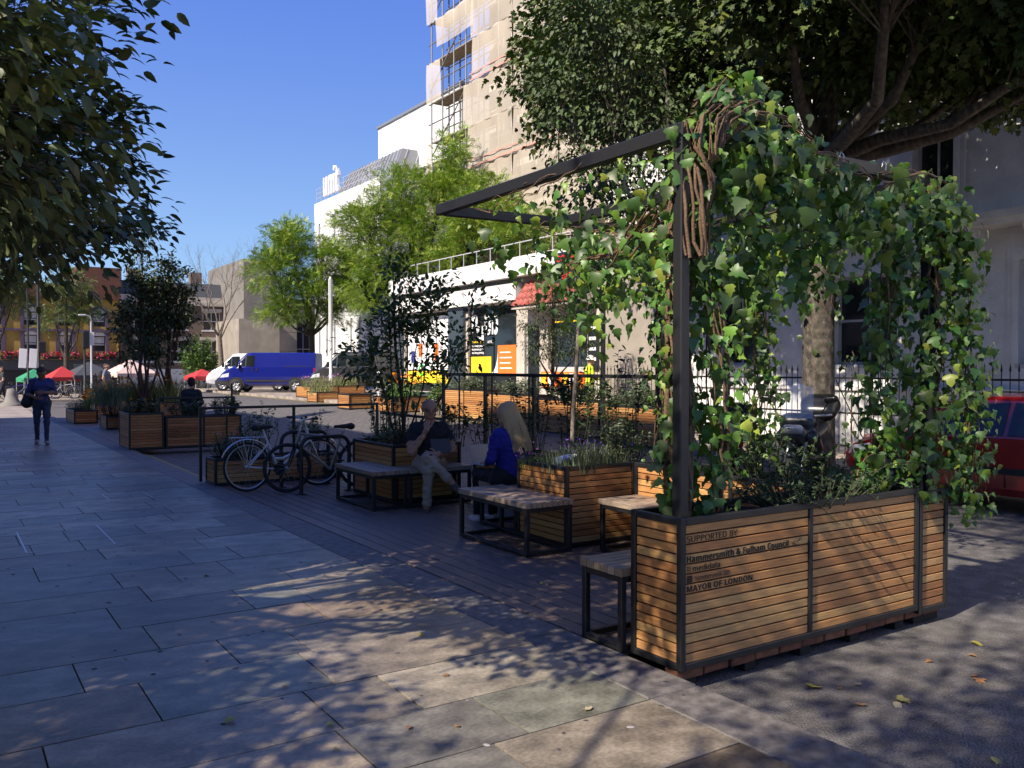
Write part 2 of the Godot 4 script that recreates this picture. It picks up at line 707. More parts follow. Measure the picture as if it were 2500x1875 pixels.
# ---------------------------------------------------------------- climbing ivy
# paths: arrays of points followed by stems; leaves hang off them within a reach
func ivy_plant(called: String, label: String, pos: Vector3, strands: Array, parts: int, extra := {}) -> Node3D:
	var t := thing(called, label, "climber", pos)
	var leafs := []
	var mesh_a := ivy_leaf()
	var mesh_b := ivy_leaf_wide()
	var stem_n := 0
	for s in strands:
		var pts: Array = s.pts
		var c := Curve3D.new()
		for p in pts:
			c.add_point(p)
		var l := c.get_baked_length()
		var stems: int = s.get("stems", 3)
		var reach: float = s.reach
		for k in stems:
			var st := new_st()
			var row := []
			var rad := []
			var ph := rng.randf() * TAU
			var steps := int(maxf(6.0, l / 0.09))
			var r0: float = s.get("stem_r", 0.008) * rng.randf_range(0.5, 1.3)
			for i in steps + 1:
				var u := float(i) / steps
				var p := c.sample_baked(u * l)
				var q := c.sample_baked(minf(l, u * l + 0.05))
				var fr := frame_of((q - p) if (q - p).length() > 0.001 else Vector3.UP)
				var a := ph + u * l * rng.randf_range(2.0, 2.6)
				var rr: float = s.get("stem_reach", 0.06)
				row.append(p + (fr.x * cos(a) + fr.y * sin(a)) * rr + rv(0.006))
				rad.append(r0 * (1.0 - 0.55 * u))
			tube(st, row, rad, 5, false)
			mi(t, "stem", done(st), M.vine)
			stem_n += 1
		for i in s.n:
			var u := pow(rng.randf(), s.get("bias", 1.0))
			var p := c.sample_baked(u * l)
			var d := rdir()
			var off := d * reach * pow(rng.randf(), 0.5)
			var w: Vector3 = s.get("stretch", Vector3.ONE)
			off *= w
			off.y -= rng.randf() * s.get("sag", 0.0)
			var q := p + off
			var face := (off.normalized() * 0.9 + Vector3(-0.35, 0.55, 0.35) + rv(0.45)).normalized()
			var tip := (Vector3(0, -1.0, 0) + off.normalized() * 0.4 + rv(0.45)).normalized()
			var sz: float = s.get("leaf", 0.075) * (0.5 + 0.95 * pow(rng.randf(), 1.4))
			var lx := leaf_xf(q, tip, face, sz)
			lx.basis = lx.basis * Basis.from_scale(Vector3(rng.randf_range(0.8, 1.2), 1.0, rng.randf_range(0.4, 1.9)))
			leafs.append([lx, i % 3 == 0, sz])
	var colors: Array = extra.get("colors", M.ivy_colors)
	var pal := leaf_palette(M.leaf_gloss, colors, 8)
	leafs.sort_custom(func(a, b): return a[2] > b[2])
	var xa := []
	var xb := []
	var ca := []
	var cb := []
	for i in leafs.size():
		var x: Transform3D = leafs[i][0]
		if i < parts:
			mi(t, "leaf", mesh_b if leafs[i][1] else mesh_a, pal[rng.randi() % 8], x.origin, x.basis)
		elif leafs[i][1]:
			xb.append(x)
			cb.append(vary(colors[rng.randi() % colors.size()]))
		else:
			xa.append(x)
			ca.append(vary(colors[rng.randi() % colors.size()]))
	if xa.size():
		scatter(t, "small_leaves", mesh_a, M.leaf_gloss, xa, ca)
	if xb.size():
		scatter(t, "wide_leaves", mesh_b, M.leaf_gloss, xb, cb)
	return t

# ---------------------------------------------------------------- smooth bodies
# bones: [a, b, radius a, radius b, colour]; the field is the smooth union of tapered capsules, meshed as surface nets
func sdf_into(out: Dictionary, bones: Array, cell: float, k: float, wrinkle := 0.0) -> void:
	var lo := Vector3.INF
	var hi := -Vector3.INF
	for b in bones:
		var r: float = maxf(b[2], b[3]) + 2.0 * cell
		for p in [b[0], b[1]]:
			lo = lo.min(p - Vector3.ONE * r)
			hi = hi.max(p + Vector3.ONE * r)
	var nx := int((hi.x - lo.x) / cell) + 2
	var ny := int((hi.y - lo.y) / cell) + 2
	var nz := int((hi.z - lo.z) / cell) + 2
	var total := nx * ny * nz
	var g := PackedFloat32Array()
	g.resize(total)
	g.fill(1.0)
	var near := PackedFloat32Array()
	near.resize(total)
	near.fill(1.0)
	var who := PackedInt32Array()
	who.resize(total)
	for bi in bones.size():
		var b = bones[bi]
		var a0: Vector3 = b[0]
		var a1: Vector3 = b[1]
		var ra: float = b[2]
		var rb: float = b[3]
		var pad := maxf(ra, rb) + k + 2.0 * cell
		var l0 := (a0.min(a1) - Vector3.ONE * pad - lo) / cell
		var h0 := (a0.max(a1) + Vector3.ONE * pad - lo) / cell
		var d := a1 - a0
		var dd := maxf(d.length_squared(), 1e-8)
		for z in range(maxi(0, int(l0.z)), mini(nz, int(h0.z) + 1)):
			for y in range(maxi(0, int(l0.y)), mini(ny, int(h0.y) + 1)):
				var row := (z * ny + y) * nx
				for x in range(maxi(0, int(l0.x)), mini(nx, int(h0.x) + 1)):
					var p := lo + Vector3(x, y, z) * cell
					var t := clampf((p - a0).dot(d) / dd, 0.0, 1.0)
					var v := p.distance_to(a0 + d * t) - (ra + (rb - ra) * t)
					var i := row + x
					if v < near[i]:
						near[i] = v
						who[i] = bi
					var o := g[i]
					var h := maxf(k - absf(o - v), 0.0) / k
					g[i] = minf(o, v) - h * h * k * 0.25
	if wrinkle > 0.0:
		var wn := FastNoiseLite.new()
		wn.seed = 5
		wn.frequency = 11.0
		wn.fractal_octaves = 2
		for z in nz:
			for y in ny:
				var row := (z * ny + y) * nx
				for x in nx:
					if absf(g[row + x]) < 0.04:
						var p := lo + Vector3(x, y, z) * cell
						g[row + x] += wrinkle * (wn.get_noise_3d(p.x, p.y * 1.6, p.z) + 0.5 * wn.get_noise_3d(p.x * 0.4 + 9.0, p.y * 2.4, p.z * 0.4))
	var verts: PackedVector3Array = out.v
	var cols: PackedColorArray = out.c
	var index: PackedInt32Array = out.i
	var at := PackedInt32Array()
	at.resize(total)
	at.fill(-1)
	var sy := nx
	var sz := nx * ny
	for z in nz - 1:
		for y in ny - 1:
			var row := (z * ny + y) * nx
			for x in nx - 1:
				var i := row + x
				var f0 := g[i]
				if absf(f0) > cell * 2.0:
					continue
				var f := [f0, g[i + 1], g[i + sy], g[i + sy + 1], g[i + sz], g[i + sz + 1], g[i + sz + sy], g[i + sz + sy + 1]]
				var mask := 0
				for q in 8:
					if f[q] < 0.0:
						mask |= 1 << q
				if mask == 0 or mask == 255:
					continue
				var s := Vector3.ZERO
				var n := 0
				for e in [[0, 1], [2, 3], [4, 5], [6, 7], [0, 2], [1, 3], [4, 6], [5, 7], [0, 4], [1, 5], [2, 6], [3, 7]]:
					var fa: float = f[e[0]]
					var fb: float = f[e[1]]
					if (fa < 0.0) == (fb < 0.0):
						continue
					var t := fa / (fa - fb)
					var pa := Vector3(e[0] & 1, (e[0] >> 1) & 1, e[0] >> 2)
					var pb := Vector3(e[1] & 1, (e[1] >> 1) & 1, e[1] >> 2)
					s += pa.lerp(pb, t)
					n += 1
				at[i] = verts.size()
				verts.append(lo + (Vector3(x, y, z) + s / n) * cell)
				cols.append(bones[who[i]][4])
	for z in range(1, nz - 1):
		for y in range(1, ny - 1):
			var row := (z * ny + y) * nx
			for x in range(1, nx - 1):
				var i := row + x
				if at[i] < 0:
					continue
				var f0 := g[i] < 0.0
				for ax in 3:
					var st: int = [1, sy, sz][ax]
					var f1 := g[i + st] < 0.0
					if f0 == f1:
						continue
					var u: int = [sy, sz, 1][ax]
					var w: int = [sz, 1, sy][ax]
					var a := at[i]
					var b := at[i - u]
					var c := at[i - u - w]
					var d := at[i - w]
					if b < 0 or c < 0 or d < 0:
						continue
					if f0:
						index.append_array([a, c, b, a, d, c])
					else:
						index.append_array([a, b, c, a, c, d])
	out.v = verts
	out.c = cols
	out.i = index

func sdf_begin() -> Dictionary:
	return {"v": PackedVector3Array(), "c": PackedColorArray(), "i": PackedInt32Array()}

func sdf_done(out: Dictionary) -> ArrayMesh:
	var v: PackedVector3Array = out.v
	var idx: PackedInt32Array = out.i
	var nrm := PackedVector3Array()
	nrm.resize(v.size())
	for i in range(0, idx.size(), 3):
		var n := (v[idx[i + 2]] - v[idx[i]]).cross(v[idx[i + 1]] - v[idx[i]])
		for q in 3:
			nrm[idx[i + q]] += n
	for i in nrm.size():
		nrm[i] = nrm[i].normalized()
	var a := []
	a.resize(Mesh.ARRAY_MAX)
	a[Mesh.ARRAY_VERTEX] = v
	a[Mesh.ARRAY_NORMAL] = nrm
	a[Mesh.ARRAY_COLOR] = out.c
	a[Mesh.ARRAY_INDEX] = idx
	var m := ArrayMesh.new()
	m.add_surface_from_arrays(Mesh.PRIMITIVE_TRIANGLES, a)
	return m

func blob(bones: Array, cell: float, k: float) -> ArrayMesh:
	var o := sdf_begin()
	sdf_into(o, bones, cell, k)
	return sdf_done(o)

# a hand with a palm, four bent fingers and a thumb; y runs to the fingers, x to the thumb, z out of the palm
func hand_bones(t: Transform3D, skin: Color, curl: float) -> Array:
	var b := []
	var knuckles := [Vector3(0.03, 0.085, 0), Vector3(0.01, 0.092, 0), Vector3(-0.011, 0.088, 0), Vector3(-0.03, 0.078, 0)]
	var lens := [0.075, 0.082, 0.076, 0.06]
	for i in 4:
		var kn: Vector3 = knuckles[i]
		b.append([t * Vector3(kn.x * 0.55, 0.0, 0), t * kn, 0.016, 0.0115, skin])
		var p := kn
		var ang := curl * 0.4
		for s in 3:
			var seg: float = lens[i] * [0.45, 0.3, 0.25][s]
			var q := p + Vector3(kn.x * 0.12, cos(ang), sin(ang)) * seg
			b.append([t * p, t * q, 0.0092 - 0.0008 * s, 0.0086 - 0.001 * s, skin])
			p = q
			ang += curl * 0.7
	var th := Vector3(0.03, 0.025, 0.006)
	var th2 := th + Vector3(0.026, 0.032, 0.014)
	b.append([t * Vector3(0.012, 0.008, 0), t * th, 0.017, 0.013, skin])
	b.append([t * th, t * th2, 0.0115, 0.0105, skin])
	b.append([t * th2, t * (th2 + Vector3(0.008, 0.028, 0.01)), 0.0102, 0.0085, skin])
	return b

# head about its centre, looking along +z
func head_bones(t: Transform3D, skin: Color, lips: Color) -> Array:
	var b := []
	b.append([t * Vector3(0, 0.03, -0.03), t * Vector3(0, 0.025, 0.025), 0.092, 0.083, skin])
	b.append([t * Vector3(0, -0.03, 0.02), t * Vector3(0, -0.075, 0.05), 0.07, 0.047, skin])
	b.append([t * Vector3(-0.035, -0.06, 0.03), t * Vector3(0.035, -0.06, 0.03), 0.04, 0.04, skin])
	b.append([t * Vector3(0, 0.02, 0.096), t * Vector3(0, -0.022, 0.117), 0.009, 0.014, skin])
	b.append([t * Vector3(-0.035, 0.026, 0.088), t * Vector3(0.035, 0.026, 0.088), 0.014, 0.014, skin])
	b.append([t * Vector3(-0.022, -0.052, 0.088), t * Vector3(0.022, -0.052, 0.088), 0.0075, 0.0075, lips])
	for s in [-1.0, 1.0]:
		b.append([t * Vector3(s * 0.088, 0.012, -0.012), t * Vector3(s * 0.086, -0.025, -0.004), 0.018, 0.012, skin])
		b.append([t * Vector3(s * 0.034, 0.006, 0.083), t * Vector3(s * 0.03, 0.006, 0.084), 0.009, 0.009, Color(0.03, 0.02, 0.015)])
	return b

# body, head and hands in one mesh
func person(called: String, label: String, pos: Vector3, turn: float, body: Array, head: Transform3D, hands: Array, skin: Color, cell := 0.014, fine := 0.006, group := "") -> Node3D:
	var t := thing(called, label, "person", pos, turn, group)
	var o := sdf_begin()
	sdf_into(o, body, cell, 0.035, 0.014 if cell < 0.02 else 0.0)
	sdf_into(o, head_bones(head, skin, Color(skin.r * 0.8, skin.g * 0.5, skin.b * 0.5)), fine, 0.016)
	for h in hands:
		sdf_into(o, hand_bones(h[0], skin, h[1]), minf(fine, 0.0045), 0.006)
	mi(t, "body", sdf_done(o), M.cloth)
	return t

func hair_bones(t: Transform3D, c: Color) -> Array:
	return [[t * Vector3(0, 0.045, -0.035), t * Vector3(0, 0.045, 0.015), 0.092, 0.08, c], [t * Vector3(0, -0.01, -0.05), t * Vector3(0, 0.03, -0.05), 0.075, 0.08, c]]

# standing figure: legs apart by stride, arms given by elbow and wrist points
func standing_bones(shirt: Color, trousers: Color, shoes: Color, skin: Color, stride: float, arms: Array, sleeve := 1.0, shorts := false) -> Array:
	var b := []
	var leg := skin if shorts else trousers
	b.append([Vector3(-0.07, 0.92, 0), Vector3(0.07, 0.92, 0), 0.125, 0.125, trousers])
	b.append([Vector3(0, 0.98, 0.01), Vector3(0, 1.12, 0.015), 0.135, 0.13, shirt])
	b.append([Vector3(-0.07, 1.28, 0), Vector3(0.07, 1.28, 0), 0.13, 0.13, shirt])
	b.append([Vector3(-0.15, 1.4, -0.01), Vector3(0.15, 1.4, -0.01), 0.065, 0.065, shirt])
	b.append([Vector3(0, 1.42, -0.005), Vector3(0, 1.52, 0.01), 0.058, 0.055, skin])
	for s in [-1.0, 1.0]:
		var f: float = s * stride
		var knee := Vector3(s * 0.095, 0.5, 0.04 + f * 0.5)
		var ank := Vector3(s * 0.09, 0.09, -0.02 + f)
		b.append([Vector3(s * 0.09, 0.88, 0), Vector3(s * 0.093, 0.66, 0.03 + f * 0.3), 0.095, 0.078, trousers])
		b.append([Vector3(s * 0.093, 0.66, 0.03 + f * 0.3), knee, 0.075, 0.06, leg])
		b.append([knee, ank, 0.06, 0.043, leg])
		b.append([ank + Vector3(0, -0.04, -0.04), ank + Vector3(s * 0.02, -0.05, 0.15), 0.045, 0.038, shoes])
	for i in 2:
		var s := -1.0 if i == 0 else 1.0
		var sh := Vector3(s * 0.19, 1.38, 0)
		var el: Vector3 = arms[i][0]
		var wr: Vector3 = arms[i][1]
		b.append([sh, sh.lerp(el, 0.55), 0.058, 0.05, shirt])
		b.append([sh.lerp(el, 0.55), el, 0.048, 0.042, shirt if sleeve > 0.5 else skin])
		b.append([el, wr, 0.042, 0.03, shirt if sleeve > 0.9 else skin])
	return b

# ---------------------------------------------------------------- bicycles
func bicycle(called: String, label: String, frame_m: Material, opts: Dictionary, group := "") -> Node3D:
	var t := thing(called, label, "bicycle", Vector3.ZERO, 0.0, group)
	var R := 0.335
	var rear := Vector3(0, R, 0)
	var front := Vector3(1.04, R, 0)
	for w in [rear, front]:
		var wheel := sub(t, "wheel", w)
		mi(wheel, "tyre", tyre_mesh(opts.get("tyre", 0.018)), M.rubber)
		mi(wheel, "rim", rim_mesh(), M.steel if opts.get("bright", true) else M.black_metal)
		mi(wheel, "spokes", spoke_mesh(), M.steel)
	var bb := Vector3(0.44, 0.28, 0)
	var seat_top := Vector3(0.24, 0.8, 0)
	var head_top := Vector3(0.86, 0.82, 0)
	var head_low := Vector3(0.91, 0.66, 0)
	var st := new_st()
	tube(st, [bb, Vector3(0.3, 0.64, 0), seat_top], [0.018, 0.016, 0.013], 8)
	if opts.get("step", false):
		tube(st, [head_low + Vector3(-0.01, 0.03, 0), Vector3(0.7, 0.5, 0), Vector3(0.5, 0.42, 0), Vector3(0.385, 0.43, 0)], [0.018, 0.02, 0.02, 0.018], 8)
	else:
		tube(st, [head_top + Vector3(0.01, -0.03, 0), Vector3(0.29, 0.7, 0)], 0.017, 8)
	tube(st, [head_low, bb], 0.02, 8)
	tube(st, [head_top, head_low], 0.022, 8)
	for s in [-1.0, 1.0]:
		tube(st, [Vector3(0.3, 0.64, s * 0.012), rear + Vector3(0, 0, s * 0.05)], 0.009, 6)
		tube(st, [bb + Vector3(0, 0, s * 0.03), rear + Vector3(0, 0, s * 0.05)], 0.01, 6)
	mi(t, "frame", done(st), frame_m)
	st = new_st()
	for s in [-1.0, 1.0]:
		tube(st, [head_low + Vector3(0, -0.01, s * 0.02), Vector3(0.935, 0.6, s * 0.045), front + Vector3(0, 0, s * 0.045)], [0.017, 0.015, 0.011], 7)
	mi(t, "fork", done(st), M[opts.get("fork", "steel")])
	st = new_st()
	tube(st, [head_top, head_top + Vector3(-0.03, 0.13, 0)], 0.014, 7)
	var hb := head_top + Vector3(-0.03, 0.14, 0)
	tube(st, [hb + Vector3(-0.1, 0.03, -0.3), hb + Vector3(-0.02, 0.02, -0.16), hb, hb + Vector3(-0.02, 0.02, 0.16), hb + Vector3(-0.1, 0.03, 0.3)], 0.011, 7)
	var bars := mi(t, "handlebar", done(st), M.steel)
	for s in [-1.0, 1.0]:
		mi(bars, "grip", tube_mesh([hb + Vector3(-0.055, 0.026, s * 0.2), hb + Vector3(-0.11, 0.031, s * 0.32)], 0.017, 8), M.rubber)
	st = new_st()
	for s in [-1.0, 1.0]:
		tube(st, [hb + Vector3(0.03, 0.0, s * 0.18), hb + Vector3(0.12, -0.12, s * 0.06), head_low + Vector3(0.04, 0.02, s * 0.02)], 0.003, 4)
	mi(t, "cable", done(st), M.rubber)
	mi(t, "saddle", blob([[Vector3(0.12, 0.86, -0.05), Vector3(0.12, 0.86, 0.05), 0.035, 0.035, Color(0.02, 0.02, 0.025)], [Vector3(0.12, 0.865, 0), Vector3(0.36, 0.865, 0), 0.04, 0.02, Color(0.02, 0.02, 0.025)]], 0.012, 0.04), M.cloth)
	st = new_st()
	tube(st, [seat_top, Vector3(0.215, 0.85, 0)], 0.013, 6)
	mi(t, "seat_post", done(st), M.steel)
	st = new_st()
	lathe(st, [Vector2(0, -0.004), Vector2(0.09, -0.004), Vector2(0.09, 0.004), Vector2(0, 0.004)], 18, Transform3D(Basis(Vector3.RIGHT, PI / 2), bb + Vector3(0, 0, 0.05)), false)
	tube(st, [bb + Vector3(0, 0, 0.06), bb + Vector3(0.11, -0.12, 0.065)], 0.009, 6)
	var arm := tube_mesh([bb + Vector3(0, 0, -0.06), bb + Vector3(-0.11, 0.12, -0.065)], 0.009, 6)
	var crank := mi(t, "crankset", done(st), M.black_metal)
	mi(crank, "crank_arm", arm, M.black_metal)
	mi(crank, "pedal", box_mesh(Vector3(0.09, 0.02, 0.07)), M.rubber, bb + Vector3(0.11, -0.12, 0.11))
	mi(crank, "pedal", box_mesh(Vector3(0.09, 0.02, 0.07)), M.rubber, bb + Vector3(-0.11, 0.12, -0.11))
	if opts.get("guards", false):
		for w in [[rear, 0.05, 2.75], [front, 0.75, 2.9]]:
			st = new_st()
			st.set_smooth_group(1)
			var prev := []
			for i in 15:
				var a: float = lerpf(w[1], w[2], i / 14.0)
				var p: Vector3 = w[0] + Vector3(cos(a), sin(a), 0) * 0.372
				var cur := [p + Vector3(0, 0, -0.026), p + Vector3(cos(a), sin(a), 0) * 0.012, p + Vector3(0, 0, 0.026)]
				if i > 0:
					quad(st, prev[0], cur[0], cur[1], prev[1])
					quad(st, prev[1], cur[1], cur[2], prev[2])
				prev = cur
			mi(t, "mudguard", done(st), M.steel)
	if opts.get("rack", false):
		st = new_st()
		for s in [-1.0, 1.0]:
			tube(st, [Vector3(0.27, 0.73, s * 0.05), Vector3(-0.22, 0.74, s * 0.06)], 0.006, 5)
			tube(st, [Vector3(-0.2, 0.735, s * 0.06), rear + Vector3(0, 0, s * 0.07)], 0.005, 5)
			tube(st, [Vector3(-0.08, 0.735, s * 0.06), rear + Vector3(0, 0, s * 0.07)], 0.005, 5)
			tube(st, [Vector3(0.08, 0.732, s * 0.058), rear + Vector3(0, 0, s * 0.07)], 0.005, 5)
		for i in 3:
			tube(st, [Vector3(-0.2 + 0.15 * i, 0.737, -0.06), Vector3(-0.2 + 0.15 * i, 0.737, 0.06)], 0.005, 5)
		mi(t, "rear_rack", done(st), M.steel)
	return t

func tyre_mesh(r: float) -> ArrayMesh:
	var key := "tyre%.3f" % r
	if not meshes.has(key):
		meshes[key] = ring_mesh(0.335 - r, r, 36, 8)
	return meshes[key]

func rim_mesh() -> ArrayMesh:
	if not meshes.has("rim"):
		meshes["rim"] = ring_mesh(0.297, 0.011, 36, 6, 0.9)
	return meshes["rim"]

func spoke_mesh() -> ArrayMesh:
	if not meshes.has("spokes"):
		var st := new_st()
		for i in 18:
			var a := TAU * i / 18
			var b := a + (0.7 if i % 2 else -0.7)
			var z := 0.03 if i % 4 < 2 else -0.03
			tube(st, [Vector3(cos(b) * 0.02, sin(b) * 0.02, z), Vector3(cos(a) * 0.29, sin(a) * 0.29, 0)], 0.0014, 3, false)
		tube(st, [Vector3(0, 0, -0.05), Vector3(0, 0, 0.05)], 0.02, 8)
		meshes["spokes"] = done(st)
	return meshes["spokes"]

# ---------------------------------------------------------------- motor vehicles
# stations along x: [x, bottom, belt, roof, half width at belt, half width at roof]
func st_at(s: Array, x: float) -> Array:
	for i in s.size() - 1:
		if x <= s[i + 1][0]:
			var u: float = clampf((x - s[i][0]) / (s[i + 1][0] - s[i][0]), 0, 1)
			var r := []
			for k in 6:
				r.append(lerpf(s[i][k], s[i + 1][k], u))
			return r
	return s[s.size() - 1]

func side_z(s: Array, x: float, y: float) -> float:
	var q := st_at(s, x)
	if y <= q[2]:
		return q[4]
	return lerpf(q[4], q[5], clampf((y - q[2]) / maxf(0.05, q[3] - 0.06 - q[2]), 0, 1))

func shell(s: Array) -> ArrayMesh:
	var st := new_st()
	st.set_smooth_group(-1)
	var rings := []
	var x0: float = s[0][0]
	var x1: float = s[s.size() - 1][0]
	var xs := []
	for q in s:
		xs.append(q[0])
	for i in 40:
		xs.append(lerpf(x0, x1, i / 40.0))
	xs.sort()
	for x in xs:
		var q := st_at(s, x)
		var yb: float = q[1]
		var belt: float = minf(q[2], q[3] - 0.03)
		var mid := lerpf(yb, belt, 0.5)
		var half := [Vector2(q[4] * 0.86, yb), Vector2(q[4] * 0.97, yb + 0.1), Vector2(q[4] + 0.015, mid), Vector2(q[4], belt), Vector2(q[5], maxf(belt + 0.01, q[3] - 0.06)), Vector2(q[5] - 0.06, q[3] - 0.012), Vector2(q[5] * 0.5, q[3] + 0.01)]
		var ring := []
		for h in half:
			ring.append(Vector3(x, h.y, h.x))
		for i in range(half.size() - 1, -1, -1):
			ring.append(Vector3(x, half[i].y, -half[i].x))
		rings.append(ring)
	var n: int = rings[0].size()
	for i in rings.size() - 1:
		if rings[i + 1][0].x - rings[i][0].x < 0.002:
			continue
		for k in n:
			var k2 := (k + 1) % n
			st.set_smooth_group(k)
			quad(st, rings[i][k], rings[i][k2], rings[i + 1][k2], rings[i + 1][k])
	st.set_smooth_group(-1)
	for e in [0, rings.size() - 1]:
		var r: Array = rings[e]
		for k in range(1, n - 1):
			if e == 0:
				tri(st, r[0], r[k + 1], r[k])
			else:
				tri(st, r[0], r[k], r[k + 1])
	return done(st)

# a panel lying on the side of the shell, given by its outline in x and y
func side_panel(s: Array, pts: Array, side: float, proud: float) -> ArrayMesh:
	var st := new_st()
	st.set_smooth_group(-1)
	var poly := PackedVector2Array(pts)
	var f := func(p: Vector2, o: float) -> Vector3:
		return Vector3(p.x, p.y, side * (side_z(s, p.x, p.y) + o))
	var lo := INF
	var hi := -INF
	for p in poly:
		lo = minf(lo, p.x)
		hi = maxf(hi, p.x)
	var cut := lo
	while cut < hi - 0.0001:
		var nxt := minf(cut + 0.09, hi)
		var strip := PackedVector2Array([Vector2(cut, -1), Vector2(nxt, -1), Vector2(nxt, 4), Vector2(cut, 4)])
		cut = nxt
		for piece in Geometry2D.intersect_polygons(poly, strip):
			var idx := Geometry2D.triangulate_polygon(piece)
			for i in range(0, idx.size(), 3):
				var a: Vector2 = piece[idx[i]]
				var b: Vector2 = piece[idx[i + 1]]
				var c: Vector2 = piece[idx[i + 2]]
				if ((b - a).cross(c - a) > 0) == (side > 0):
					var x := b
					b = c
					c = x
				tri(st, f.call(a, proud), f.call(b, proud), f.call(c, proud))
	for i in poly.size():
		var a := poly[i]
		var b := poly[(i + 1) % poly.size()]
		quad(st, f.call(a, proud), f.call(b, proud), f.call(b, -0.02), f.call(a, -0.02))
	return done(st)

func car_wheel(parent: Node3D, pos: Vector3, r: float, side: float) -> void:
	var w := sub(parent, "wheel", pos)
	var tf := Transform3D(Basis(Vector3.RIGHT, PI / 2 * side), Vector3.ZERO)
	var st := new_st()
	lathe(st, [Vector2(r * 0.62, -0.1), Vector2(r * 0.94, -0.1), Vector2(r, -0.07), Vector2(r, 0.07), Vector2(r * 0.94, 0.1), Vector2(r * 0.64, 0.1)], 26, tf)
	mi(w, "tyre", done(st), M.rubber)
	st = new_st()
	lathe(st, [Vector2(r * 0.64, 0.09), Vector2(r * 0.6, 0.06), Vector2(r * 0.5, 0.05), Vector2(r * 0.3, 0.085), Vector2(r * 0.18, 0.09), Vector2(r * 0.14, 0.07), Vector2(0, 0.07)], 20, tf)
	for i in 5:
		var a := TAU * i / 5
		tube(st, [tf * Vector3(cos(a) * r * 0.24, 0.085, sin(a) * r * 0.24), tf * Vector3(cos(a) * r * 0.58, 0.085, sin(a) * r * 0.58)], 0.025, 5)
	mi(w, "rim", done(st), M.alloy)

func arch_mesh(s: Array, cx: float, cy: float, r: float, side: float) -> ArrayMesh:
	var pts := [Vector2(cx + r, st_at(s, cx)[1] - 0.01)]
	for i in 13:
		var a := PI * i / 12.0
		pts.append(Vector2(cx + cos(a) * r, cy + sin(a) * r))
	pts.append(Vector2(cx - r, st_at(s, cx)[1] - 0.01))
	return side_panel(s, pts, side, 0.02)

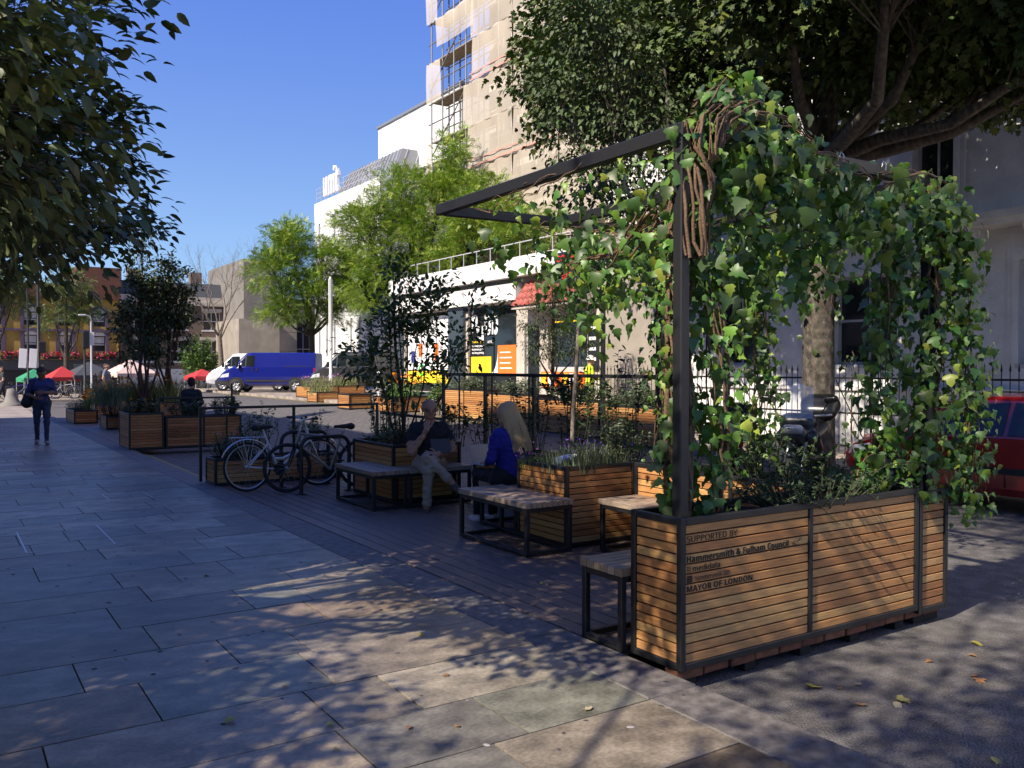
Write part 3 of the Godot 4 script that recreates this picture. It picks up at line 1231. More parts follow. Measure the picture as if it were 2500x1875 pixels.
# van of length about 4.9 m, its nose towards +x
func van(called: String, label: String, paint: Material, trim: Material, pos: Vector3, turn: float, windows := false) -> Node3D:
	var t := thing(called, label, "van", pos, turn)
	var s := [[0.0, 0.38, 1.25, 1.95, 0.95, 0.84], [0.04, 0.34, 1.25, 1.99, 0.97, 0.86], [3.2, 0.32, 1.25, 2.0, 0.98, 0.86], [3.42, 0.32, 1.25, 1.96, 0.98, 0.83], [4.12, 0.32, 1.2, 1.3, 0.97, 0.8], [4.55, 0.34, 0.98, 1.1, 0.94, 0.74], [4.78, 0.36, 0.8, 0.92, 0.86, 0.66], [4.86, 0.42, 0.65, 0.72, 0.74, 0.55]]
	var body := mi(t, "body", shell(s), paint)
	for side in [-1.0, 1.0]:
		mi(body, "door_window", side_panel(s, [Vector2(3.02, 1.3), Vector2(3.02, 1.84), Vector2(3.42, 1.84), Vector2(3.98, 1.3)], side, 0.012), M.car_glass)
		mi(body, "window_post", side_panel(s, [Vector2(3.44, 1.3), Vector2(3.44, 1.83), Vector2(3.47, 1.82), Vector2(3.47, 1.3)], side, 0.012), M.black_metal)
		mi(body, "side_moulding", side_panel(s, [Vector2(0.1, 0.62), Vector2(0.1, 0.7), Vector2(0.55, 0.7), Vector2(0.55, 0.62)], side, 0.03), trim)
		mi(body, "side_moulding", side_panel(s, [Vector2(1.45, 0.55), Vector2(1.45, 0.63), Vector2(3.45, 0.63), Vector2(3.45, 0.55)], side, 0.03), trim)
		mi(body, "door_rail", side_panel(s, [Vector2(0.3, 1.3), Vector2(0.3, 1.325), Vector2(1.65, 1.325), Vector2(1.65, 1.3)], side, 0.012), trim)
		mi(body, "door_handle", side_panel(s, [Vector2(2.86, 1.08), Vector2(2.86, 1.2), Vector2(2.93, 1.2), Vector2(2.93, 1.08)], side, 0.03), M.black_metal)
		mi(body, "door_handle", side_panel(s, [Vector2(3.08, 1.08), Vector2(3.08, 1.2), Vector2(3.15, 1.2), Vector2(3.15, 1.08)], side, 0.03), M.black_metal)
		for xx in [2.97, 1.62]:
			mi(body, "panel_gap", side_panel(s, [Vector2(xx, 0.5), Vector2(xx, 1.86), Vector2(xx + 0.012, 1.86), Vector2(xx + 0.012, 0.5)], side, 0.004), M.black_metal)
		mi(body, "tail_light", side_panel(s, [Vector2(0.0, 0.85), Vector2(0.0, 1.22), Vector2(0.1, 1.22), Vector2(0.1, 0.85)], side, 0.012), M.red_lens)
		mi(body, "headlight", side_panel(s, [Vector2(4.3, 0.78), Vector2(4.28, 0.98), Vector2(4.62, 0.9), Vector2(4.76, 0.74)], side, 0.015), M.lamp_glass)
		mi(body, "front_bumper", side_panel(s, [Vector2(4.32, 0.36), Vector2(4.32, 0.6), Vector2(4.84, 0.6), Vector2(4.84, 0.44)], side, 0.02), trim)
		for cx in [0.98, 3.92]:
			mi(body, "wheel_arch", arch_mesh(s, cx, 0.36, 0.41, side), M.rubber)
			car_wheel(t, Vector3(cx, 0.335, side * 0.93), 0.335, side)
		mi(body, "mirror", cbox(Vector3(0.1, 0.26, 0.2), 0.03), M.black_metal, Vector3(3.85, 1.38, side * 1.1))
		if windows:
			mi(body, "side_window", side_panel(s, [Vector2(1.7, 1.32), Vector2(1.7, 1.82), Vector2(2.85, 1.82), Vector2(2.85, 1.32)], side, 0.012), M.car_glass)
	var st := new_st()
	st.set_smooth_group(-1)
	quad(st, Vector3(4.105, 1.33, -0.74), Vector3(3.48, 1.93, -0.72), Vector3(3.48, 1.93, 0.72), Vector3(4.105, 1.33, 0.74))
	quad(st, Vector3(4.06, 1.3, 0.74), Vector3(3.43, 1.9, 0.72), Vector3(3.43, 1.9, -0.72), Vector3(4.06, 1.3, -0.74))
	mi(body, "windscreen", done(st), M.car_glass)
	return t

func parked_car(called: String, label: String, paint: Material, pos: Vector3, turn: float) -> Node3D:
	var t := thing(called, label, "car", pos, turn)
	var s := [[0.0, 0.4, 0.75, 0.85, 0.72, 0.55], [0.08, 0.3, 0.88, 1.05, 0.8, 0.58], [0.45, 0.25, 0.94, 1.4, 0.84, 0.6], [0.9, 0.22, 0.95, 1.46, 0.85, 0.62], [2.1, 0.22, 0.93, 1.45, 0.86, 0.63], [2.55, 0.22, 0.92, 1.36, 0.86, 0.6], [3.2, 0.22, 0.88, 0.98, 0.85, 0.66], [3.75, 0.25, 0.72, 0.85, 0.8, 0.58], [3.95, 0.32, 0.58, 0.65, 0.68, 0.45]]
	var body := mi(t, "body", shell(s), paint)
	for side in [-1.0, 1.0]:
		mi(body, "side_window", side_panel(s, [Vector2(0.5, 0.98), Vector2(0.62, 1.33), Vector2(1.58, 1.37), Vector2(1.58, 0.97)], side, 0.012), M.car_glass)
		mi(body, "side_window", side_panel(s, [Vector2(1.64, 0.97), Vector2(1.64, 1.37), Vector2(2.3, 1.33), Vector2(2.9, 0.96)], side, 0.012), M.car_glass)
		mi(body, "side_moulding", side_panel(s, [Vector2(0.95, 0.5), Vector2(0.95, 0.58), Vector2(2.65, 0.58), Vector2(2.65, 0.5)], side, 0.025), M.rubber)
		mi(body, "panel_gap", side_panel(s, [Vector2(1.6, 0.34), Vector2(1.6, 0.95), Vector2(1.612, 0.95), Vector2(1.612, 0.34)], side, 0.004), M.black_metal)
		mi(body, "panel_gap", side_panel(s, [Vector2(2.78, 0.34), Vector2(2.86, 0.92), Vector2(2.872, 0.92), Vector2(2.792, 0.34)], side, 0.004), M.black_metal)
		mi(body, "headlight", side_panel(s, [Vector2(3.45, 0.62), Vector2(3.45, 0.76), Vector2(3.78, 0.7), Vector2(3.86, 0.58)], side, 0.012), M.lamp_glass)
		mi(body, "mirror", cbox(Vector3(0.12, 0.13, 0.2), 0.04), paint, Vector3(2.66, 1.0, side * 0.95))
		mi(body, "roof_bar", tube_mesh([Vector3(0.7, 1.475, side * 0.55), Vector3(0.8, 1.5, side * 0.55), Vector3(2.0, 1.5, side * 0.55), Vector3(2.1, 1.47, side * 0.55)], 0.012, 6), M.black_metal)
		for cx in [0.75, 3.2]:
			mi(body, "wheel_arch", arch_mesh(s, cx, 0.31, 0.35, side), M.rubber)
			car_wheel(t, Vector3(cx, 0.29, side * 0.79), 0.29, side)
	return t

func motorbike(called: String, label: String, paint: Color, pos: Vector3, turn: float, scooter := false) -> Node3D:
	# nose towards +x
	var t := thing(called, label, "motorbike", pos, turn)
	var dark := Color(0.012, 0.012, 0.014)
	for x in [0.0, 1.32]:
		var w := sub(t, "wheel", Vector3(x, 0.29, 0))
		mi(w, "tyre", ring_mesh(0.225, 0.065, 28, 8), M.rubber)
		var st := new_st()
		lathe(st, [Vector2(0.18, -0.03), Vector2(0.05, -0.045), Vector2(0.05, 0.045), Vector2(0.18, 0.03)], 16, Transform3D(Basis(Vector3.RIGHT, PI / 2), Vector3.ZERO))
		mi(w, "rim", done(st), M.black_metal)
	mi(t, "fairing", blob([[Vector3(1.0, 0.92, -0.1), Vector3(1.0, 0.92, 0.1), 0.12, 0.12, paint], [Vector3(1.22, 0.8, -0.06), Vector3(1.22, 0.8, 0.06), 0.1, 0.1, paint], [Vector3(0.8, 0.62, -0.16), Vector3(1.05, 0.75, -0.17), 0.08, 0.09, paint], [Vector3(0.8, 0.62, 0.16), Vector3(1.05, 0.75, 0.17), 0.08, 0.09, paint], [Vector3(1.2, 0.62, 0), Vector3(1.42, 0.56, 0), 0.06, 0.05, paint]], 0.022, 0.06), M.glossy_cloth)
	mi(t, "engine_block", blob([[Vector3(0.5, 0.42, -0.08), Vector3(0.8, 0.4, 0.08), 0.16, 0.17, dark], [Vector3(0.2, 0.5, 0), Vector3(0.6, 0.62, 0), 0.11, 0.14, dark]], 0.025, 0.06), M.glossy_cloth)
	mi(t, "seat", blob([[Vector3(-0.15, 0.82, 0), Vector3(0.55, 0.76, 0), 0.11, 0.12, dark]], 0.025, 0.04), M.glossy_cloth)
	mi(t, "top_case", blob([[Vector3(-0.22, 1.08, -0.1), Vector3(-0.22, 1.08, 0.1), 0.15, 0.15, dark], [Vector3(-0.12, 1.0, -0.1), Vector3(-0.12, 1.0, 0.1), 0.12, 0.12, dark]], 0.022, 0.05), M.glossy_cloth)
	var st2 := new_st()
	for s in [-1.0, 1.0]:
		tube(st2, [Vector3(1.05, 0.75, s * 0.09), Vector3(1.32, 0.29, s * 0.09)], 0.025, 8)
	tube(st2, [Vector3(0.92, 1.02, -0.36), Vector3(1.0, 1.0, -0.12), Vector3(1.0, 1.0, 0.12), Vector3(0.92, 1.02, 0.36)], 0.014, 7)
	mi(t, "fork", done(st2), M.steel)
	for s in [-1.0, 1.0]:
		mi(t, "mirror", blob([[Vector3(1.02, 1.2, s * 0.33), Vector3(1.03, 1.21, s * 0.41), 0.045, 0.04, dark], [Vector3(1.0, 1.03, s * 0.25), Vector3(1.02, 1.17, s * 0.34), 0.01, 0.01, dark]], 0.012, 0.01), M.glossy_cloth)
	mi(t, "headlight", blob([[Vector3(1.29, 0.86, -0.07), Vector3(1.29, 0.86, 0.07), 0.055, 0.055, Color(0.22, 0.24, 0.27)]], 0.015, 0.01), M.glossy_cloth)
	if not scooter:
		var st := new_st()
		st.set_smooth_group(1)
		var prev := []
		for i in 7:
			var a := lerpf(-1.1, 1.1, i / 6.0)
			var cur := [Vector3(1.02 + 0.12 * cos(a), 0.98, 0.2 * sin(a)), Vector3(0.86 + 0.08 * cos(a), 1.38 - 0.05 * absf(sin(a)), 0.17 * sin(a))]
			if i > 0:
				quad(st, prev[0], prev[1], cur[1], cur[0])
			prev = cur
		mi(t, "windscreen", done(st), M.clear_plastic)
	return t

# ---------------------------------------------------------------- materials
func make_materials() -> void:
	var grain := grey_tex("grain", 512, 3, 0.012, 4, 0.05, 2, 0.3, 0.76, 1.0, 1.5)
	var mottle := grey_tex("mottle", 512, 11, 0.006, 5, 0.06, 3, 0.35, 0.62, 1.0, 1.6)
	var fine := grey_tex("fine", 512, 21, 0.12, 3, 0.008, 4, 0.4, 0.5, 1.0, 1.5)
	var plaster := grey_tex("plaster", 256, 31, 0.01, 5, 0.1, 2, 0.2, 0.86, 1.0, 1.3)
	var barkt := grey_tex("barkt", 256, 41, 0.03, 4, 0.12, 2, 0.3, 0.4, 1.0, 1.8)
	var n_stone := normal_tex("n_stone", 512, 51, 0.03, 5, 3.0)
	var n_asph := normal_tex("n_asph", 256, 61, 0.2, 2, 5.0)
	var n_grain := normal_tex("n_grain", 256, 71, 0.06, 3, 2.0)
	var tones := [Vector3(0.604, 0.286, 0.088), Vector3(0.556, 0.249, 0.074), Vector3(0.660, 0.370, 0.128), Vector3(0.495, 0.212, 0.064), Vector3(0.652, 0.317, 0.103), Vector3(0.579, 0.281, 0.096), Vector3(0.447, 0.190, 0.060)]
	for k in tones.size():
		var c: Vector3 = tones[k]
		textured("wood_x%d" % k, lin(c.x, c.y, c.z), 0.62, grain, Vector3(0.55, 9, 9), n_grain, 0.25).uv1_offset = Vector3(0.37 * k, 0.13 * k, 0)
		textured("wood_z%d" % k, lin(c.x, c.y, c.z), 0.62, grain, Vector3(9, 9, 0.55), n_grain, 0.25).uv1_offset = Vector3(0, 0.13 * k, 0.37 * k)
		var d := c * 0.92
		textured("red_x%d" % k, lin(d.x, d.y * 0.88, d.z * 0.85), 0.66, grain, Vector3(0.55, 9, 9))
		textured("red_z%d" % k, lin(d.x, d.y * 0.88, d.z * 0.85), 0.66, grain, Vector3(9, 9, 0.55))
	var seats := [Vector3(0.34, 0.25, 0.17), Vector3(0.38, 0.28, 0.19), Vector3(0.3, 0.21, 0.14), Vector3(0.4, 0.31, 0.23)]
	for k in 4:
		var c: Vector3 = seats[k]
		textured("seat_x%d" % k, lin(c.x, c.y, c.z), 0.5, grain, Vector3(0.6, 9, 9), n_grain, 0.25)
		textured("seat_z%d" % k, lin(c.x, c.y, c.z), 0.5, grain, Vector3(9, 9, 0.6), n_grain, 0.25)
	var decks := [Vector3(0.190, 0.140, 0.113), Vector3(0.224, 0.165, 0.131), Vector3(0.162, 0.120, 0.099), Vector3(0.246, 0.175, 0.135)]
	for k in 4:
		var c: Vector3 = decks[k]
		textured("deck%d" % k, lin(c.x, c.y, c.z), 0.5, grain, Vector3(7, 7, 0.5), n_grain, 0.3).uv1_offset = Vector3(0.2 * k, 0, 0.31 * k)
	var stones := [Vector3(0.26, 0.22, 0.16), Vector3(0.34, 0.275, 0.185), Vector3(0.2, 0.185, 0.15), Vector3(0.27, 0.2, 0.125), Vector3(0.38, 0.33, 0.245), Vector3(0.19, 0.148, 0.1), Vector3(0.23, 0.225, 0.17), Vector3(0.3, 0.25, 0.185)]
	for k in stones.size():
		var c: Vector3 = stones[k]
		var sm := textured("stone%d" % k, lin(c.x, c.y, c.z), 0.4, mottle, Vector3(0.9, 0.9, 1.3), n_stone, 0.22)
		sm.uv1_offset = Vector3(0.17 * k, 0, 0.29 * k)
	textured("paving", lin(0.42, 0.36, 0.3), 0.6, mottle, Vector3(0.5, 0.5, 0.7), n_stone, 0.2)
	textured("pale_paving", lin(0.46, 0.39, 0.32), 0.65, mottle, Vector3(0.4, 0.4, 0.4))
	textured("mortar", lin(0.1, 0.092, 0.082), 0.9, fine, Vector3(2, 2, 2))
	textured("kerb", lin(0.24, 0.215, 0.19), 0.6, fine, Vector3(2.5, 2.5, 2.5), n_asph, 0.3)
	textured("asphalt", lin(0.2, 0.185, 0.17), 0.75, fine, Vector3(1.1, 1.1, 1.1), n_asph, 0.6)
	textured("yellow_line", lin(0.55, 0.45, 0.16), 0.7, fine, Vector3(1.5, 1.5, 1.5))
	textured("soil", lin(0.03, 0.022, 0.016), 0.95, fine, Vector3(4, 4, 4))
	mat("black_metal", lin(0.011, 0.011, 0.012), 0.5)
	mat("liner", lin(0.012, 0.01, 0.009), 0.9)
	mat("steel", lin(0.5, 0.5, 0.5), 0.35, 0.8)
	mat("alloy", lin(0.45, 0.45, 0.46), 0.35, 0.6)
	mat("bike_white", lin(0.7, 0.7, 0.68), 0.3)
	mat("bike_grey", lin(0.25, 0.24, 0.22), 0.35, 0.3)
	mat("bike_dark", lin(0.03, 0.03, 0.035), 0.35)
	mat("bike_red", lin(0.45, 0.03, 0.03), 0.35)
	mat("bike_blue", lin(0.05, 0.06, 0.3), 0.35)
	mat("rubber", lin(0.013, 0.013, 0.013), 0.75)
	mat("burnt", lin(0.018, 0.01, 0.007), 0.8)
	mat("burnt_faint", lin(0.11, 0.055, 0.03), 0.8)
	textured("brick_a", lin(0.28, 0.1, 0.055), 0.85, fine, Vector3(3, 3, 3))
	textured("brick_b", lin(0.34, 0.14, 0.07), 0.85, fine, Vector3(3, 3, 3))
	var paint := mat("blue_paint", lin(0.004, 0.01, 0.17), 0.25)
	paint.clearcoat_enabled = true
	paint.clearcoat = 0.8
	paint.clearcoat_roughness = 0.08
	var p2 := mat("dark_paint", lin(0.008, 0.008, 0.01), 0.25)
	p2.clearcoat_enabled = true
	var p3 := mat("red_paint", lin(0.2, 0.006, 0.01), 0.28)
	p3.clearcoat_enabled = true
	p3.clearcoat_roughness = 0.08
	mat("white_paint", lin(0.72, 0.72, 0.72), 0.3).clearcoat_enabled = true
	mat("car_glass", lin(0.012, 0.016, 0.016), 0.04)
	mat("red_lens", lin(0.5, 0.02, 0.02), 0.2)
	mat("lamp_glass", lin(0.6, 0.62, 0.65), 0.12)
	glass("clear_plastic", Color(0.75, 0.85, 1.0), 0.12)
	var cl := mat("cloth", Color(1, 1, 1), 0.85)
	cl.vertex_color_use_as_albedo = true
	var gc := mat("glossy_cloth", Color(1, 1, 1), 0.3)
	gc.vertex_color_use_as_albedo = true
	leaf_mat("leaf_gloss", 0.46, lin(0.16, 0.24, 0.03))
	leaf_mat("leaf_dull", 0.6, lin(0.14, 0.18, 0.04))
	leaf_mat("leaf_dark", 0.55, lin(0.07, 0.11, 0.015))
	leaf_mat("leaf_bright", 0.5, lin(0.25, 0.36, 0.03))
	M.ivy_colors = [Color(0.06, 0.14, 0.018), Color(0.08, 0.18, 0.024), Color(0.042, 0.105, 0.016), Color(0.13, 0.24, 0.03), Color(0.05, 0.12, 0.022), Color(0.2, 0.28, 0.035), Color(0.06, 0.15, 0.018), Color(0.09, 0.19, 0.028)]
	textured("vine", lin(0.28, 0.17, 0.095), 0.85, barkt, Vector3(12, 12, 12))
	textured("bark", lin(0.12, 0.095, 0.075), 0.9, barkt, Vector3(1.6, 0.9, 1.6), n_stone, 0.6)
	textured("plane_bark", lin(0.16, 0.135, 0.105), 0.9, barkt, Vector3(1.3, 0.7, 1.3), n_stone, 0.7)
	textured("birch_bark", lin(0.2, 0.085, 0.06), 0.6, barkt, Vector3(2, 5, 2))
	textured("pale_bark", lin(0.34, 0.28, 0.22), 0.85, barkt, Vector3(3, 1.2, 3))
	mat("twig", lin(0.05, 0.05, 0.025), 0.9)
	textured("stucco", lin(0.74, 0.73, 0.71), 0.85, plaster, Vector3(0.4, 0.4, 0.4))
	textured("stucco_warm", lin(0.58, 0.52, 0.45), 0.85, plaster, Vector3(0.4, 0.4, 0.4))
	textured("white_render", lin(0.82, 0.82, 0.8), 0.7, plaster, Vector3(0.3, 0.3, 0.3))
	textured("beige_wall", lin(0.34, 0.3, 0.25), 0.85, plaster, Vector3(0.35, 0.35, 0.35))
	textured("tower_wall", lin(0.5, 0.46, 0.4), 0.85, plaster, Vector3(0.35, 0.35, 0.35))
	textured("grey_render", lin(0.22, 0.205, 0.185), 0.85, plaster, Vector3(0.35, 0.35, 0.35))
	textured("brown_brick", lin(0.3, 0.22, 0.17), 0.9, fine, Vector3(2.2, 6, 2.2))
	textured("red_brick", lin(0.24, 0.095, 0.06), 0.9, fine, Vector3(2.2, 6, 2.2))
	textured("yellow_wall", lin(0.42, 0.27, 0.06), 0.85, plaster, Vector3(0.5, 0.5, 0.5))
	mat("purple_trim", lin(0.085, 0.06, 0.1), 0.7)
	mat("zinc", lin(0.26, 0.27, 0.29), 0.45, 0.4)
	mat("slate", lin(0.06, 0.065, 0.075), 0.7)
	mat("window_glass", lin(0.015, 0.018, 0.02), 0.05)
	mat("blind", lin(0.6, 0.6, 0.58), 0.8)
	mat("frame_white", lin(0.7, 0.7, 0.68), 0.5)
	mat("frame_grey", lin(0.42, 0.42, 0.44), 0.5)
	mat("shop_dark", lin(0.012, 0.013, 0.014), 0.5)
	textured("dark_tile", lin(0.09, 0.12, 0.15), 0.3, fine, Vector3(3, 9, 3))
	mat("letter_white", lin(0.85, 0.85, 0.85), 0.6)
	mat("graphic_yellow", lin(0.85, 0.6, 0.02), 0.6)
	mat("graphic_orange", lin(0.8, 0.17, 0.02), 0.6)
	textured("clay_tile", lin(0.42, 0.1, 0.075), 0.7, plaster, Vector3(1.5, 1.5, 1.5))
	mat("gum", lin(0.05, 0.05, 0.05), 0.7)
	mat("gum_pale", lin(0.3, 0.29, 0.27), 0.7)
	mat("tent_red", lin(0.42, 0.03, 0.03), 0.7)
	mat("tent_dark", lin(0.05, 0.055, 0.065), 0.7)
	mat("tent_pink", lin(0.6, 0.45, 0.4), 0.7)
	mat("tent_green", lin(0.03, 0.25, 0.12), 0.7)
	var net := mat("netting", Color(0.86, 0.81, 0.73, 0.5), 0.9)
	net.transparency = BaseMaterial3D.TRANSPARENCY_ALPHA
	net.cull_mode = BaseMaterial3D.CULL_DISABLED
	mat("scaffold_tube", lin(0.3, 0.28, 0.25), 0.45, 0.5)
	textured("scaffold_board", lin(0.42, 0.32, 0.2), 0.85, grain, Vector3(4, 4, 0.5))
	mat("net_stripe", lin(0.55, 0.28, 0.22), 0.9)

# ---------------------------------------------------------------- camera, sky and sun
func make_view() -> void:
	var cam := Camera3D.new()
	cam.name = "camera"
	cam.position = Vector3(0, 1.68, 0)
	cam.rotation = Vector3(deg_to_rad(-1.06), deg_to_rad(-33.4), 0)
	cam.fov = 47.5
	cam.near = 0.05
	cam.far = 2000
	add_child(cam)
	cam.current = true
	var sm := ProceduralSkyMaterial.new()
	sm.sky_top_color = Color(0.229, 0.361, 0.70)
	sm.sky_horizon_color = Color(0.602, 0.745, 0.83)
	sm.sky_curve = 0.14
	sm.sky_energy_multiplier = 1.0
	sm.ground_bottom_color = Color(0.2, 0.19, 0.18)
	sm.ground_horizon_color = Color(0.5, 0.55, 0.6)
	sm.sun_angle_max = 1.0
	var sky := Sky.new()
	sky.sky_material = sm
	var env := Environment.new()
	env.background_mode = Environment.BG_SKY
	env.sky = sky
	env.tonemap_mode = Environment.TONE_MAPPER_LINEAR
	env.tonemap_exposure = 1.7
	env.sdfgi_enabled = true
	env.ssao_enabled = true
	env.ssil_enabled = true
	var we := WorldEnvironment.new()
	we.name = "world_environment"
	we.environment = env
	add_child(we)
	var sun := DirectionalLight3D.new()
	sun.name = "sun"
	var el := deg_to_rad(42.0)
	var d := Vector3(0.985 * cos(el), -sin(el), -0.17 * cos(el))
	sun.look_at_from_position(Vector3.ZERO, d, Vector3.UP)
	sun.light_color = Color(1.0, 0.95, 0.88)
	sun.light_energy = 1.6
	sun.light_angular_distance = 0.53
	sun.shadow_enabled = true
	add_child(sun)

# ---------------------------------------------------------------- ground
func make_ground() -> void:
	var st := new_st()
	st.set_smooth_group(1)
	var xs := [-500.0, -80.0, -20.0, -6.0, 0.0, 3.0, 6.0]
	for i in 12:
		xs.append(6.5 + 0.5 * i)
	xs.append_array([14.0, 20.0, 40.0, 80.0, 500.0])
	var zs := [120.0, 20.0, 4.0, -4.0]
	for i in 20:
		zs.append(-10.0 - i)
	zs.append_array([-34.0, -45.0, -60.0, -90.0, -200.0, -700.0])
	for i in xs.size() - 1:
		for j in zs.size() - 1:
			var q := []
			for c in [[0, 0], [1, 0], [1, 1], [0, 1]]:
				var x: float = xs[i + c[0]]
				var z: float = zs[j + c[1]]
				q.append(Vector3(x, gh(x, z), z))
			quad(st, q[0], q[3], q[2], q[1])
	structure(mi(self, "road", done(st), M.asphalt))
	# near pavement: a bed, the flags on it and the kerb
	var pav := Node3D.new()
	pav.name = "pavement"
	add_child(pav)
	structure(pav)
	st = new_st()
	box(st, Vector3(-6.0, -0.5, -47.5), Vector3(3.3, -0.012, 14.0))
	mi(pav, "bed", done(st), M.mortar)
	st = new_st()
	box(st, Vector3(-6.0, -0.02, -47.5), Vector3(3.3, 0.0, -33.0))
	mi(pav, "far_paving", done(st), M.pale_paving)
	st = new_st()
	box(st, Vector3(-6.0, -0.02, -33.0), Vector3(-1.0, 0.0, 14.0))
	mi(pav, "side_paving", done(st), M.paving)
	st = new_st()
	box(st, Vector3(-1.0, -0.02, -1.0), Vector3(3.3, 0.0, 14.0))
	mi(pav, "back_paving", done(st), M.paving)
	var z := -1.0
	var rows := [0.6, 0.68, 0.56, 0.75, 0.6, 0.52, 0.64, 0.6]
	var row := 0
	while z > -33.0:
		var d: float = rows[(row * 5 + row / 3) % 8]
		if z - d < -33.0:
			d = z + 33.0
			if d < 0.1:
				break
		var x := 3.0
		var left := clampf(0.03 * -z - 0.95, -1.0, 0.6)
		while x > left:
			var w := rng.randf_range(0.62, 1.3)
			if rng.randf() < 0.15:
				w = 0.42
			if x - w < -1.0:
				w = maxf(0.12, x + 1.0)
			var k := rng.randi() % 8
			var o := mi(pav, "flag", cbox(Vector3(w - 0.0075, 0.05, d - 0.0085), 0.0012), M["stone%d" % k], Vector3(x - w / 2, -0.025 + rng.randf_range(-0.0015, 0.0015), z - d / 2), Basis.from_euler(Vector3(rng.randf_range(-0.002, 0.002), 0, rng.randf_range(-0.002, 0.002))))
			x -= w
			if x < -0.99:
				break
		if x > -0.9:
			st = new_st()
			box(st, Vector3(-1.0, -0.02, z - d), Vector3(x - 0.005, -0.001, z))
			mi(pav, "infill", done(st), M.paving)
		z -= d
		row += 1
	z = -1.0
	while z > -40.0:
		var l: float = [0.92, 1.05, 0.85, 1.15][int(-z * 7) % 4]
		mi(pav, "kerb_stone", cbox(Vector3(0.35, 0.16, l - 0.008), 0.008), M.kerb, Vector3(3.18, -0.08 + rng.randf_range(-0.002, 0.002), z - l / 2))
		z -= l
	# chewing gum trodden into the flags
	for g in 2:
		var disc := new_st()
		lathe(disc, [Vector2(0.0, 0.0012), Vector2(0.8, 0.001), Vector2(1.0, 0.0)], 9)
		var gx := []
		for k in [130, 40][g]:
			var sx := rng.randf_range(0.007, 0.02)
			gx.append(Transform3D(Basis(Vector3.UP, rng.randf() * TAU) * Basis.from_scale(Vector3(sx, 1.0, sx * rng.randf_range(0.6, 1.0))), Vector3(rng.randf_range(-0.3, 3.25), 0.0015, rng.randf_range(-14.0, -2.0))))
		scatter(pav, "gum_spots", done(disc), M[["gum", "gum_pale"][g]], gx, [Color(1, 1, 1)])
	# inspection cover strips let into the flags
	for c in [[Vector3(0.66, 0, -9.6), 1.2, 0.74], [Vector3(1.81, 0, -12.3), 0.7, 0.5]]:
		var p: Vector3 = c[0]
		var l: float = c[1]
		var w: float = c[2]
		st = new_st()
		for e in [[0.0, 0.0, 0.012, l], [w, 0.0, 0.012, l]]:
			box(st, p + Vector3(e[0], 0.0005, -l / 2), p + Vector3(e[0] + e[2], 0.004, l / 2))
		box(st, p + Vector3(0.0, 0.0005, -l / 2), p + Vector3(w, 0.003, -l / 2 + 0.008))
		box(st, p + Vector3(0.0, 0.0005, l / 2 - 0.008), p + Vector3(w, 0.003, l / 2))
		mi(pav, "cover_edging", done(st), M.steel)
	# yellow lines by the kerb, in the gap between the two decks
	var yl := Node3D.new()
	yl.name = "road_markings"
	add_child(yl)
	structure(yl)
	for x in [3.4, 3.58]:
		st = new_st()
		box(st, Vector3(x, -0.12, -25.0), Vector3(x + 0.075, -0.1155, -13.3))
		mi(yl, "yellow_line", done(st), M.yellow_line)
	st = new_st()
	for i in 16:
		var z0 := -20.0 - i * 1.6
		for x in [12.18, 12.36]:
			var a := Vector3(x, gh(x, z0) + 0.006, z0)
			var b := Vector3(x, gh(x, z0 - 1.6) + 0.006, z0 - 1.6)
			quad(st, a, b, b + Vector3(0.08, 0.001, 0), a + Vector3(0.08, 0.001, 0))
	mi(yl, "far_yellow_line", done(st), M.yellow_line)
	# pavement across the road
	st = new_st()
	st.set_smooth_group(1)
	var px := [12.6, 13.5, 16.0, 30.0]
	for i in px.size() - 1:
		for j in 40:
			var z0 := 6.0 - j * 1.5
			var q := []
			for c in [[0, 0], [1, 0], [1, 1], [0, 1]]:
				var x: float = px[i + c[0]]
				var zz: float = z0 - 1.5 * c[1]
				q.append(Vector3(x, gh(13.0, zz) + 0.12, zz))
			quad(st, q[0], q[3], q[2], q[1])
	st.set_smooth_group(-1)
	for j in 40:
		var z0 := 6.0 - j * 1.5
		var z1 := z0 - 1.5
		quad(st, Vector3(12.6, gh(13.0, z1) - 0.1, z1), Vector3(12.6, gh(13.0, z1) + 0.12, z1), Vector3(12.6, gh(13.0, z0) + 0.12, z0), Vector3(12.6, gh(13.0, z0) - 0.1, z0))
	quad(st, Vector3(30, gh(13, -54) - 0.1, -54), Vector3(30, gh(13, -54) + 0.12, -54), Vector3(12.6, gh(13, -54) + 0.12, -54), Vector3(12.6, gh(13, -54) - 0.1, -54))
	structure(mi(self, "far_pavement", done(st), M.pale_paving))
	st = new_st()
	box(st, Vector3(-30, -0.4, -120), Vector3(60, 0.02, -51.0))
	structure(mi(self, "market_pavement", done(st), M.pale_paving))

# ---------------------------------------------------------------- deck, planters, benches
func make_deck(called: String, x0: float, x1: float, z0: float, z1: float, lens: Array) -> void:
	var d := Node3D.new()
	d.name = numbered(self, called)
	add_child(d)
	structure(d)
	var st := new_st()
	box(st, Vector3(x0, -0.119, z1), Vector3(x1, -0.04, z0))
	mi(d, "joists", done(st), M.liner)
	var x := x0
	var k := 0
	while x < x1 - 0.06:
		var w := minf(0.142, x1 - x)
		var z := z0
		var i := k
		while z > z1 + 0.02:
			var l: float = minf(lens[i % lens.size()], z - z1)
			mi(d, "board", cbox(Vector3(w - 0.013, 0.028, l - 0.006), 0.003), M["deck%d" % ((k * 3 + i * 7) % 4)], Vector3(x + w / 2, -0.02, z - l / 2))
			z -= l
			i += 1
		x += 0.142
		k += 2

